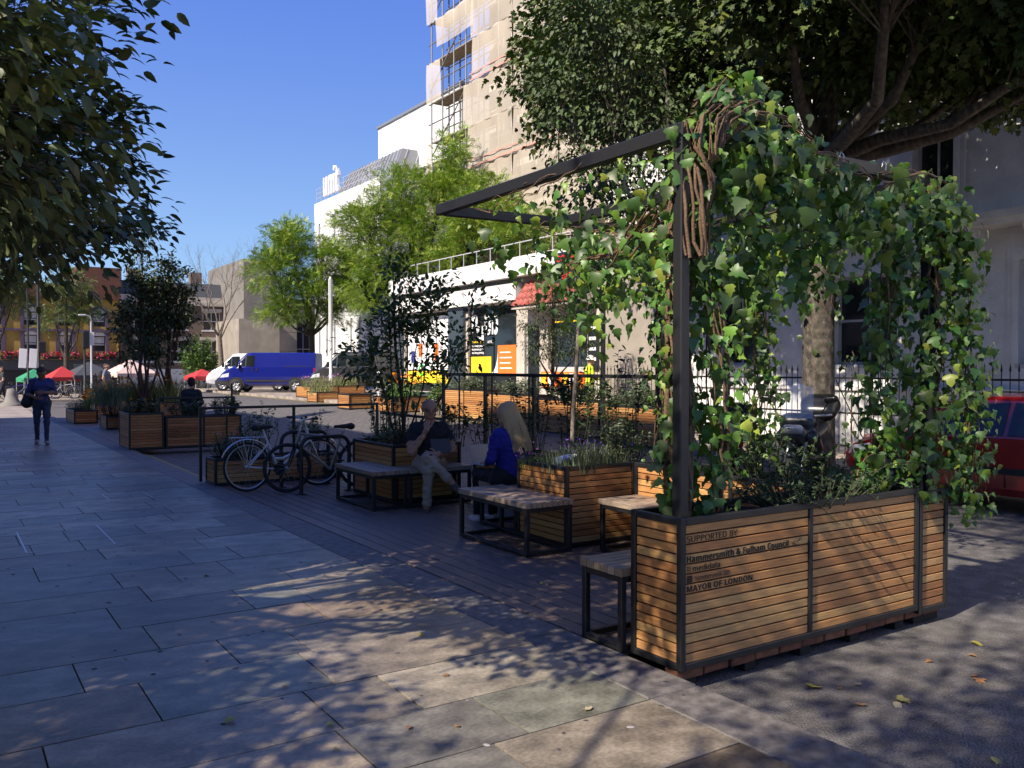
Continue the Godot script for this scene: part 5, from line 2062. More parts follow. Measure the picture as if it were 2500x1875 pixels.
func net_panel(parent: Node3D, x0: float, x1: float, y0: float, y1: float, s: int) -> void:
	var st := new_st()
	st.set_smooth_group(1)
	var nx := 14
	var ny := 6
	var f := func(i: int, j: int) -> Vector3:
		var u := float(i) / nx
		var v := float(j) / ny
		return Vector3(lerpf(x0, x1, u) + 0.06 * sin(v * 5 + s) * u * (1 - u), lerpf(y0, y1, v) - 0.05 * sin(u * PI), 0.1 + 0.16 * sin(u * PI) * sin(v * PI) * (0.5 + 0.5 * sin(s * 2.7)) + 0.045 * sin(u * 17 + s * 1.3 + v * 2.0) * (0.4 + v))
	for i in nx:
		for j in ny:
			quad(st, f.call(i, j), f.call(i, j + 1), f.call(i + 1, j + 1), f.call(i + 1, j))
	mi(parent, "netting", done(st), M.netting)

func hotel() -> void:
	var z0 := -55.6
	var t := thing("white_office", "white block with grey mansard attic and rooftop letters beyond the scaffolding", "building", Vector3(21.0, 0.0, z0), -PI / 2)
	var L := 10.2
	var H := 12.5
	var holes := []
	for i in 7:
		for j in 3:
			if (i + j) % 5 == 3:
				continue
			holes.append([0.7 + i * 1.3, 2.4 + j * 3.2, 1.05 + i * 1.3, 4.7 + j * 3.2])
	mi(t, "wall", wall_mesh(L, 0, H, 0.3, holes), M.white_render)
	for h in holes:
		window(t, h, M.frame_grey, 1, 1, false, 0.12)
	slab(t, "end_wall", M.white_render, Vector3(L - 0.3, 0, -16.0), Vector3(L, H, -0.31))
	slab(t, "end_wall", M.white_render, Vector3(0, 0, -16.0), Vector3(0.3, H, -0.31))
	slab(t, "roof_deck", M.grey_render, Vector3(0.31, H - 0.3, -16.0), Vector3(L - 0.31, H - 0.02, -0.32))
	# attic with sloping zinc faces and standing seams
	var at := sub(t, "attic", Vector3(0, H, 0))
	var st := new_st()
	st.set_smooth_group(-1)
	var a := [Vector3(0.4, 0, -1.0), Vector3(L - 0.6, 0, -1.0), Vector3(L - 0.6, 0, -14.0), Vector3(0.4, 0, -14.0)]
	var b := [Vector3(1.2, 2.1, -2.0), Vector3(L - 1.2, 2.1, -2.0), Vector3(L - 1.2, 2.1, -14.0), Vector3(1.2, 2.1, -14.0)]
	for k in 4:
		var k2 := (k + 1) % 4
		quad(st, a[k], b[k], b[k2], a[k2])
	quad(st, b[0], b[3], b[2], b[1])
	mi(at, "mansard", done(st), M.zinc)
	for k in 16:
		var u := (k + 0.5) / 16.0
		st = new_st()
		bar(st, (a[0] as Vector3).lerp(a[1], u) + Vector3(0, 0.02, 0.02), (b[0] as Vector3).lerp(b[1], u) + Vector3(0, 0.02, 0.02), 0.05)
		mi(at, "seam", done(st), M.zinc)
		if k < 12:
			st = new_st()
			bar(st, (a[1] as Vector3).lerp(a[2], u) + Vector3(0.02, 0.02, 0), (b[1] as Vector3).lerp(b[2], u) + Vector3(0.02, 0.02, 0), 0.05)
			mi(at, "seam", done(st), M.zinc)
	slab(t, "lift_tower", M.white_render, Vector3(3.5, H + 1.0, -8.0), Vector3(L + 4.0, H + 4.6, -3.0))
	slab(t, "tower_coping", M.zinc, Vector3(3.4, H + 4.6, -8.1), Vector3(L + 4.1, H + 4.75, -2.9))
	st = new_st()
	for k in 14:
		bar(st, Vector3(0.1 + k * 0.77, H, -0.12), Vector3(0.1 + k * 0.77, H + 0.95, -0.12), 0.03)
	for y in [0.35, 0.65, 0.95]:
		bar(st, Vector3(0.05, H + y, -0.12), Vector3(L - 0.1, H + y, -0.12), 0.03)
	for k in 10:
		bar(st, Vector3(L - 0.12, H, -0.3 - k * 0.9), Vector3(L - 0.12, H + 0.95, -0.3 - k * 0.9), 0.03)
	bar(st, Vector3(L - 0.12, H + 0.95, -0.2), Vector3(L - 0.12, H + 0.95, -9.0), 0.03)
	mi(t, "roof_rail", done(st), M.frame_grey)
	var s := sub(t, "roof_sign", Vector3(1.9, H + 0.15, 0.05))
	letter(s, "unit", M.letter_white, Vector3(0, 0, 0), 2.5, 1.7, Basis(), true, false, 0.18)

func pub() -> void:
	var t := thing("corner_pub", "yellow pub with arched purple window surrounds and flower boxes", "pub", Vector3(-4.0, 0.0, -62.0))
	var L := 14.0
	var holes := []
	for i in 7:
		holes.append([0.75 + i * 1.95, 4.35, 1.5 + i * 1.95, 5.2])
		holes.append([0.75 + i * 1.95, 2.75, 1.5 + i * 1.95, 3.75])
	mi(t, "wall", wall_mesh(L, 2.2, 6.4, 0.4, holes), M.yellow_wall)
	for h in holes:
		window(t, h, M.purple_trim, 1, 2, false, 0.12, 0.55)
		var st := new_st()
		var cx: float = (h[0] + h[2]) / 2
		var r: float = (h[2] - h[0]) / 2
		for s in [-1.0, 1.0]:
			box(st, Vector3(cx + s * (r + 0.1) - 0.1, h[1] - 0.15, 0.005), Vector3(cx + s * (r + 0.1) + 0.1, h[3], 0.08))
		var arc := []
		for q in 9:
			var a := PI * q / 8.0
			arc.append(Vector2(cx + cos(a) * (r + 0.2), h[3] + sin(a) * (r * 0.75 + 0.2)))
		for q in 9:
			var a := PI * (8 - q) / 8.0
			arc.append(Vector2(cx + cos(a) * r, h[3] + sin(a) * r * 0.75))
		prism(st, PackedVector2Array(arc), 0.005, 0.085)
		mi(t, "window_arch", done(st), M.purple_trim)
		st = new_st()
		var tym := []
		for q in 9:
			var a := PI * q / 8.0
			tym.append(Vector2(cx + cos(a) * r, h[3] + 0.005 + sin(a) * r * 0.75))
		prism(st, PackedVector2Array(tym), 0.004, 0.02)
		mi(t, "arch_panel", done(st), M.blind)
	slab(t, "string_course", M.purple_trim, Vector3(0, 3.98, 0.003), Vector3(L, 4.12, 0.12))
	slab(t, "cornice", M.red_brick, Vector3(-0.1, 6.1, 0.003), Vector3(L + 0.1, 6.45, 0.3))
	slab(t, "parapet", M.red_brick, Vector3(0, 6.4, -0.4), Vector3(L, 7.0, -0.02))
	slab(t, "gable", M.red_brick, Vector3(11.5, 7.0, -3.0), Vector3(L + 0.2, 8.2, -0.03))
	slab(t, "shopfront", M.shop_dark, Vector3(0, 0.0, -0.4), Vector3(L, 2.2, -0.001))
	slab(t, "sign_fascia", M.tent_dark, Vector3(0, 1.55, 0.003), Vector3(L, 2.2, 0.12))
	letter(t, "THE HOP POLES", M.frame_grey, Vector3(11.3, 1.7, 0.122), 2.0, 0.2, Basis(), false, true, 0.01)
	letter(t, "17-19", M.frame_grey, Vector3(9.0, 1.7, 0.122), 0.6, 0.2, Basis(), false, true, 0.01)
	slab(t, "side_wall", M.red_brick, Vector3(L - 0.4, 0, -9), Vector3(L, 7.0, -0.41))
	slab(t, "back_wall", M.red_brick, Vector3(0, 0, -9.4), Vector3(L, 7.0, -9.01))
	slab(t, "roof", M.slate, Vector3(0, 6.7, -9.0), Vector3(L - 0.41, 6.9, -0.42))
	for i in 6:
		var st := new_st()
		box(st, Vector3(0.4 + i * 2.3, 2.22, 0.13), Vector3(2.4 + i * 2.3, 2.4, 0.36))
		var bx := mi(t, "window_box", done(st), M.shop_dark)
		var xf := []
		var xc := []
		for q in 220:
			xf.append(Transform3D(rot_rand() * Basis.from_scale(Vector3.ONE * rng.randf_range(0.05, 0.1)), Vector3(rng.randf_range(0.4, 2.4) + i * 2.3, 2.4 + rng.randf_range(-0.15, 0.3), rng.randf_range(0.1, 0.42))))
			xc.append(vary([Color(0.45, 0.02, 0.1), Color(0.35, 0.02, 0.12), Color(0.05, 0.1, 0.03), Color(0.5, 0.04, 0.06)][q % 4]))
		scatter(bx, "flowers", flower_mesh(), M.leaf_dull, xf, xc)

func terrace() -> void:
	var t := thing("brown_terrace", "brown brick terrace with white bay windows behind the bare tree", "building", Vector3(10.2, 0.0, -63.0))
	var L := 9.6
	var holes := []
	for i in 4:
		holes.append([0.9 + i * 2.25, 4.3, 2.1 + i * 2.25, 5.6])
		holes.append([0.8 + i * 2.25, 2.1, 2.2 + i * 2.25, 3.6])
	mi(t, "wall", wall_mesh(L, 0, 6.6, 0.4, holes), M.brown_brick)
	for h in holes:
		window(t, h, M.frame_white, 2, 2, true, 0.08)
		slab(t, "lintel", M.stucco_warm, Vector3(h[0] - 0.1, h[3], 0.003), Vector3(h[2] + 0.1, h[3] + 0.22, 0.08))
	slab(t, "cornice", M.stucco_warm, Vector3(0, 6.0, 0.003), Vector3(L, 6.25, 0.2))
	slab(t, "parapet", M.stucco_warm, Vector3(0, 6.25, 0.003), Vector3(L, 6.6, 0.1))
	slab(t, "shopfront", M.frame_white, Vector3(0, 0.3, 0.003), Vector3(L, 1.6, 0.1))
	var st := new_st()
	prism(st, PackedVector2Array([Vector2(-0.1, 6.6), Vector2(-0.6, 7.6), Vector2(-6, 7.6), Vector2(-6.5, 6.6)]), 0.0, L, Transform3D(Basis(Vector3(0, 0, 1), Vector3.UP, Vector3(1, 0, 0)), Vector3.ZERO))
	mi(t, "roof", done(st), M.slate)
	for x in [1.0, 5.2, 8.6]:
		slab(t, "chimney", M.brown_brick, Vector3(x, 7.3, -3.2), Vector3(x + 0.8, 8.6, -2.6))
	slab(t, "back_wall", M.brown_brick, Vector3(0, 0, -7), Vector3(L, 6.6, -6.6))
	# blank slab-sided block to the right
	var b := thing("concrete_block", "blank beige concrete block behind the blue van", "building", Vector3(17.0, 0.3, -58.0))
	slab(b, "stair_tower", M.grey_render, Vector3(0, 0, -9), Vector3(2.2, 8.6, 0))
	slab(b, "lower_wing", M.beige_wall, Vector3(-0.5, 0, -8.9), Vector3(0, 4.6, 0.6))
	mi(b, "wall", wall_mesh(9.0, 0, 6.0, 0.4, [[3.6, 1.5, 4.6, 5.0], [6.4, 0.3, 8.4, 2.2]], 2.21), M.beige_wall)
	window(b, [3.6, 1.5, 4.6, 5.0], M.frame_grey, 2, 3, false, 0.15)
	window(b, [6.4, 0.3, 8.4, 2.2], M.frame_grey, 2, 1, false, 0.15)
	slab(b, "front_ledge", M.beige_wall, Vector3(0.0, 0.0, 0.003), Vector3(2.2, 4.5, 0.6))
	slab(b, "roof_slab", M.grey_render, Vector3(2.21, 5.8, -8.9), Vector3(9.0, 6.1, -0.41))
	for k in 4:
		slab(b, "panel_joint", M.shop_dark, Vector3(2.21, 1.2 + k * 1.3, 0.001), Vector3(9.0, 1.22 + k * 1.3, 0.004))

func street_building() -> void:
	# the row on the near side of the street, left of the picture, that keeps the pavement in shade
	for part in 2:
		street_block(["tall cream rendered block on the left side of the pavement", "lower cream rendered terrace farther along the left side of the pavement"][part], [-5.6, -17.0][part], [11.4, 14.2][part], [17.8, 14.0][part])

func street_block(label: String, z0: float, L: float, H: float) -> void:
	var t := thing("rendered_terrace", label, "building", Vector3(-6.2, 0.0, z0), PI / 2)
	var holes := []
	for i in int(L / 3.2):
		for j in int(H / 3.4):
			holes.append([1.0 + i * 3.1, 1.0 + j * 3.2, 2.4 + i * 3.1, 2.9 + j * 3.2])
	mi(t, "wall", wall_mesh(L, 0, H, 0.4, holes), M.stucco_warm)
	for h in holes:
		window(t, h, M.frame_white, 1, 1, true, 0.12)
	slab(t, "side_wall", M.stucco_warm, Vector3(0, 0, -10), Vector3(0.4, H, -0.41))
	slab(t, "side_wall", M.stucco_warm, Vector3(L - 0.4, 0, -10), Vector3(L, H, -0.41))
	slab(t, "back_wall", M.stucco_warm, Vector3(0, 0, -10.4), Vector3(L, H, -10.01))
	slab(t, "roof", M.slate, Vector3(0.41, H - 0.3, -10), Vector3(L - 0.41, H, -0.42))

func gazebo(label: String, m: Material, x: float, z: float, w: float, h: float, eave: float) -> void:
	var t := thing("market_tent", label, "tent", Vector3(x, 0.02, z), 0.2, "market stall tents")
	var st := new_st()
	st.set_smooth_group(-1)
	var c := [Vector3(-w, eave, -w), Vector3(w, eave, -w), Vector3(w, eave, w), Vector3(-w, eave, w)]
	for k in 4:
		var k2 := (k + 1) % 4
		tri(st, c[k], Vector3(0, h, 0), c[k2])
		quad(st, c[k], c[k2], c[k2] + Vector3(0, -0.22, 0), c[k] + Vector3(0, -0.22, 0))
	mi(t, "canopy", done(st), m)
	for k in 4:
		mi(t, "leg", tube_mesh([(c[k] as Vector3) * Vector3(0.97, 1, 0.97), (c[k] as Vector3) * Vector3(0.97, 0, 0.97)], 0.02, 5), M.frame_grey)

func street_pole(called: String, label: String, x: float, z: float, h: float, r: float, m: Material) -> Node3D:
	var t := thing(called, label, "pole", Vector3(x, 0.0, z))
	mi(t, "pole", tube_mesh([Vector3.ZERO, Vector3(0, 0.9, 0), Vector3(0, 0.92, 0), Vector3(0, h, 0)], [r * 1.3, r * 1.3, r, r * 0.8], 8), m)
	return t

# ---------------------------------------------------------------- the near parklet
func make_parklet() -> void:
	make_deck("deck", 3.375, 6.05, -3.94, -13.25, [2.6, 3.4, 3.0, 2.2])
	# front planter, with its bricks and lettering
	var a := planter("planter", "long cedar planter with burnt sponsor lettering, nearest the camera", 3.4, 5.66, -3.89, -3.47, 0.0, 0.85, [4.51], [])
	var n := 14
	var pitch := (0.85 - 0.08 + 0.006) / n
	var ys := []
	for k in [1, 3, 4, 5, 6]:
		ys.append(0.04 - 0.003 + pitch * (n - 1 - k + 0.5))
	sponsor_text(a, 3.4 - 4.53 + 0.055, 0.21 - 0.0105, ys)
	for k in 12:
		mi(a, "brick", cbox(Vector3(0.205, 0.058, 0.1), 0.006), M["brick_a" if k % 3 else "brick_b"], Vector3(-1.02 + k * 0.216 - 0.0, -0.032, 0.12 + rng.randf_range(-0.006, 0.006)), Basis(Vector3.UP, rng.randf_range(-0.03, 0.03)))
	for k in 5:
		mi(a, "packer", cbox(Vector3(0.1, 0.055, 0.3), 0.004), M.liner, Vector3(-1.0 + k * 0.5, -0.0905, 0.0))
	var a2 := planter("planter", "narrow end planter at the right of the lettered planter", 5.67, 6.02, -3.89, -3.47, -0.03, 0.85)
	mi(a2, "packer", cbox(Vector3(0.3, 0.08, 0.3), 0.004), M.liner, Vector3(0, -0.045, 0))
	planter("planter", "planter at the back of the deck behind the ivy, its side lit orange", 5.55, 6.02, -6.3, -3.93, 0.0, 0.78, [], [-5.1])
	planter("planter", "square planter beside the slatted bench, with the staked young tree", 4.87, 5.72, -7.3, -6.47, 0.0, 0.76)
	planter("planter", "planter at the back of the deck under the trellis, behind the seated woman", 5.73, 6.05, -9.6, -6.35, 0.0, 0.7, [], [-8.0])
	planter("planter", "square planter behind the seated man, with the many stemmed shrub", 4.72, 5.7, -11.1, -9.85, 0.0, 0.72)
	planter("planter", "low planter behind the bicycles with a grey leaved bush", 3.28, 5.2, -13.15, -12.65, 0.0, 0.385, [4.24])
	planter("planter", "planter at the far back corner of the deck behind the bicycles", 5.6, 6.05, -12.6, -11.15, 0.0, 0.62)
	bench("bench", "short slatted bench end against the back of the lettered planter", 3.34, 4.9, -4.3, -3.9, 0.5, "x")
	bench("bench", "slatted bench in front of the square planter, sun dappled top", 4.33, 4.86, -7.55, -6.34, 0.48, "z")
	bench("bench", "bench the woman sits on, beside the square planter", 4.87, 5.71, -8.05, -7.32, 0.46, "x")
	bench("bench", "slatted bench between the bicycles and the seated man", 4.24, 4.71, -10.55, -9.39, 0.46, "z")
	bench("bench", "bench the crossed legged man sits on", 4.72, 5.6, -9.84, -9.39, 0.46, "x")
	bench("bench", "bench along the back planter behind the ivy", 5.07, 5.54, -6.25, -4.35, 0.48, "z")
	# pergola
	var p := thing("pergola", "black steel pergola frame carrying the ivy over the near planters", "pergola", Vector3(3.48, 0.0, -3.56))
	var c0 := Vector3(0, 0, 0)
	var c1 := Vector3(2.4, 0, 0)
	var c2 := Vector3(2.46, 0, -2.8)
	for c in [[c0, 0.8], [c1, 0.8], [c2, 0.7]]:
		var st := new_st()
		bar(st, c[0] + Vector3(0, 0.5, 0), c[0] + Vector3(0, 2.999, 0), 0.07)
		mi(p, "post", done(st), M.black_metal)
	var y := 3.0
	var bars := [[Vector3(0.0, y, 0.036), Vector3(0.0, y - 0.02, -2.82)], [Vector3(0.04, y, 0.0), Vector3(2.42, y, 0.0)], [Vector3(2.43, y, -0.04), Vector3(2.46, y, -2.8)], [Vector3(0.04, y - 0.02, -2.79), Vector3(2.42, y, -2.79)], [Vector3(1.2, y - 0.01, -0.04), Vector3(1.22, y - 0.01, -2.75)]]
	for b in bars:
		var st := new_st()
		bar(st, b[0], b[1], 0.06, 0.085)
		mi(p, "beam", done(st), M.black_metal)
	for k in 2:
		mi(p, "hook", tube_mesh([Vector3(1.35 + k * 0.45, 3.02, 0.035), Vector3(1.36 + k * 0.45, 3.06, 0.04), Vector3(1.38 + k * 0.45, 3.04, 0.045), Vector3(1.38 + k * 0.45, 3.0, 0.045)], 0.004, 5), M.steel)
	# trellis and rails at the back of the deck
	var tz := [-6.45, -7.34, -8.65, -9.77, -10.9]
	var pts := []
	for z in tz:
		pts.append(Vector3(6.02, 0.02, z))
		pts.append(Vector3(6.02, 2.45 if z > -7.5 else 1.57, z))
	pts.append_array([Vector3(6.02, 1.59, -6.47), Vector3(6.02, 1.59, -10.92), Vector3(6.02, 2.45, -6.43), Vector3(6.02, 2.45, -7.36), Vector3(6.02, 0.95, -10.9), Vector3(6.02, 0.95, -13.0)])
	var vb := []
	for k in 4:
		var z := -7.9 - k * 0.85
		vb.append([Vector3(6.02, 0.7, z), Vector3(6.02, 1.57, z)])
	for k in 4:
		vb.append([Vector3(6.02, 0.1, -11.3 - k * 0.45), Vector3(6.02, 0.93, -11.3 - k * 0.45)])
	rail_frame("trellis", "black steel trellis along the back of the deck, waist high rail", pts, vb)
	rail_frame("guard_rail", "thin black rail frame above the low planter behind the bicycles", [Vector3(3.2, 0.02, -13.1), Vector3(3.2, 1.07, -13.1), Vector3(6.0, 0.02, -13.1), Vector3(6.0, 1.07, -13.1), Vector3(4.6, 0.02, -13.1), Vector3(4.6, 1.07, -13.1), Vector3(3.18, 1.09, -13.1), Vector3(6.02, 1.09, -13.1)], [])
	hoop_rack("nearer hoop cycle stand holding the dark bicycle", Vector3(4.03, 0.0, -11.2), Vector3(4.73, 0.0, -11.25), 0.75)
	hoop_rack("farther hoop cycle stand behind the white bicycle", Vector3(4.03, 0.0, -12.0), Vector3(4.73, 0.0, -12.02), 0.77)

func make_bicycles() -> void:
	var b1 := bicycle("bicycle", "white step through bicycle with rear rack and mudguards at the cycle stand", M.bike_white, {"step": true, "guards": true, "rack": true})
	b1.transform = Transform3D(Basis(Vector3.UP, 0.065) * Basis(Vector3.RIGHT, -0.05), Vector3(3.51, 0.0, -11.83))
	var b2 := bicycle("bicycle", "grey framed bicycle with fat black tyres facing the pavement", M.bike_grey, {"tyre": 0.026, "bright": false, "fork": "black_metal"})
	b2.transform = Transform3D(Basis(Vector3.UP, PI - 0.02) * Basis(Vector3.RIGHT, 0.04), Vector3(4.97, 0.0, -11.42))
	# far bicycles in front of the pub
	var f1 := bicycle("bicycle", "blue bicycle at the far left in front of the pub", M.bike_blue, {"guards": true}, "bicycles parked by the market")
	f1.position = Vector3(3.0, 0.02, -51.9)
	var more := [[4.35, -52.3, 0.2, "bike_dark", "dark bicycle just behind the walking man, by the market"], [5.2, -52.0, 0.15, "bike_white", "pale bicycle under the red market tent"], [6.1, -51.8, 0.0, "bike_dark", "dark bicycle beneath the grey tent"], [7.0, -52.2, -0.1, "bike_red", "red bicycle left of the man with a backpack"], [7.9, -51.9, 0.1, "bike_red", "red bicycle behind the man with a backpack"]]
	for m in more:
		var c := copy_of(f1, "bicycle", m[4], Vector3(m[0], 0.02, m[1]), m[2], "bicycles parked by the market")
		(c.get_node("frame") as MeshInstance3D).material_override = M[m[3]]

# ---------------------------------------------------------------- the far parklet
func make_far_parklet() -> void:
	make_deck("far_deck", 3.375, 5.9, -20.4, -33.0, [12.7])
	var g := "planters of the far parklet"
	planter("planter", "tall dark planter at the corner of the far parklet by the pavement", 3.27, 3.96, -20.35, -19.2, 0.0, 0.75, [], [], "red", g)
	var q := planter("planter", "long far planter with faint burnt lettering", 3.99, 5.57, -19.75, -19.2, 0.0, 0.66, [4.77, 5.25], [], "red", g)
	var n := int((0.66 - 0.08 + 0.012) / 0.0548)
	var pitch := (0.66 - 0.08 + 0.006) / n
	var ys := []
	for k in [1, 3, 4, 5, 6]:
		ys.append(0.04 - 0.003 + pitch * (n - 1 - k + 0.5))
	var txt := [["SUPPORTED BY", 0.33], ["Hammersmith & Fulham Council", 0.62], ["medidata", 0.2], ["Hammersmith BID", 0.26], ["MAYOR OF LONDON", 0.44]]
	for i in 5:
		letter(q, txt[i][0], M.burnt, Vector3(4.05 - 4.78, ys[i] - 0.016, 0.275 - 0.0105), txt[i][1], 0.033, Basis(), i in [1, 4])
	planter("planter", "small low planter by the far deck edge", 3.84, 4.6, -27.0, -25.9, 0.0, 0.36, [], [], "red", g)
	planter("planter", "low planter at the sunlit end of the far parklet", 3.42, 4.08, -31.0, -29.0, 0.0, 0.4, [], [], "red", g)
	planter("planter", "back planter of the far parklet under the red stemmed trees", 4.3, 5.9, -26.8, -25.2, 0.0, 0.75, [], [], "red", g)
	planter("planter", "sunlit planter of golden grasses at the far end of the deck", 4.3, 6.0, -33.0, -31.2, 0.0, 0.5, [], [], "wood", g)
	rail_frame("guard_rail", "black rail above the far lettered planter", [Vector3(4.0, 0.02, -19.9), Vector3(4.0, 1.0, -19.9), Vector3(5.6, 0.02, -19.9), Vector3(5.6, 1.0, -19.9), Vector3(3.98, 1.02, -19.9), Vector3(5.62, 1.02, -19.9), Vector3(6.0, 0.02, -21.5), Vector3(6.0, 1.3, -21.5)], [])

# ---------------------------------------------------------------- the parklet across the road
func make_opposite() -> void:
	var g := "planters across the road"
	var z := -13.0
	for k in 4:
		var zc := z - 1.6
		var y := gh(12.6, zc)
		planter("planter", ["planter across the road, nearest behind the ivy", "planter across the road behind the trellis", "planter across the road below the small dark tree", "planter across the road left of the small dark tree"][k], 12.55, 13.05, z - 2.4, z, y, 0.85, [], [z - 1.2], "wood", g)
		z -= 2.45
	planter("planter", "sunlit low planter in the road beside the day lilies", 11.6, 13.0, -25.6, -24.3, gh(12, -24.5), 0.5, [], [], "wood", g)
	planter("planter", "sunlit planter of grasses in front of the blue van", 12.6, 15.0, -35.6, -33.9, gh(13, -34) + 0.12, 0.5, [13.8], [], "wood", g)
	planter("planter", "sunlit box planter at the corner before the blue van", 12.3, 13.2, -33.5, -32.4, gh(12.6, -33), 0.42, [], [], "wood", g)
	planter("planter", "sunlit box planter nearer the road centre", 11.2, 12.0, -27.6, -26.6, gh(11.6, -27), 0.5, [], [], "wood", g)
	var t := thing("bollard", "black and white banded bollard by the dark van", "bollard", Vector3(15.2, gh(13, -34) + 0.12, -33.0))
	mi(t, "post", tube_mesh([Vector3(0, 0, 0), Vector3(0, 1.05, 0), Vector3(0, 1.09, 0)], [0.085, 0.085, 0.06], 10), M.frame_white)
	for y in [0.38, 0.8]:
		mi(t, "band", tube_mesh([Vector3(0, y, 0), Vector3(0, y + 0.2, 0)], 0.088, 10), M.shop_dark)
	var c := street_pole("sign_column", "slim white upright column beside the dark van", 15.1, -38.0, 5.4, 0.07, M.frame_white)
	c.position.y = gh(13, -38) + 0.12
	mi(c, "panel", cbox(Vector3(0.16, 3.4, 0.1), 0.01), M.frame_white, Vector3(0, 3.6, 0))

func make_vehicles() -> void:
	var y := gh(13, -44) + 0.12
	# noses point away to the left
	var dir := atan2(0.0, -1.0)
	van("panel_van", "royal blue panel van parked across the road", M.blue_paint, M.rubber, Vector3(16.3, y, -42.6), PI + 0.58 - 1.13, false)
	van("panel_van", "dark grey van parked behind the blue van", M.dark_paint, M.rubber, Vector3(19.3, y, -38.1), PI - 0.62, true)
	van("panel_van", "white van whose nose shows beyond the blue van", M.white_paint, M.frame_grey, Vector3(16.6, y, -46.2), PI - 0.55, true)
	parked_car("parked_car", "red hatchback parked behind the ivy at the right", M.red_paint, Vector3(11.7, gh(11.5, -5), -3.95), PI / 2)
	var mb := motorbike("motorbike", "dark grey motorbike with tall windscreen beyond the near planter", Color(0.008, 0.014, 0.022), Vector3(10.75, gh(10.5, -8), -8.2), PI + 0.45)
	mb.scale = Vector3.ONE * 1.15
	motorbike("scooter", "red scooter beside the dark motorbike", Color(0.35, 0.01, 0.012), Vector3(10.9, gh(10.5, -9.5), -9.9), PI + 0.6, true)

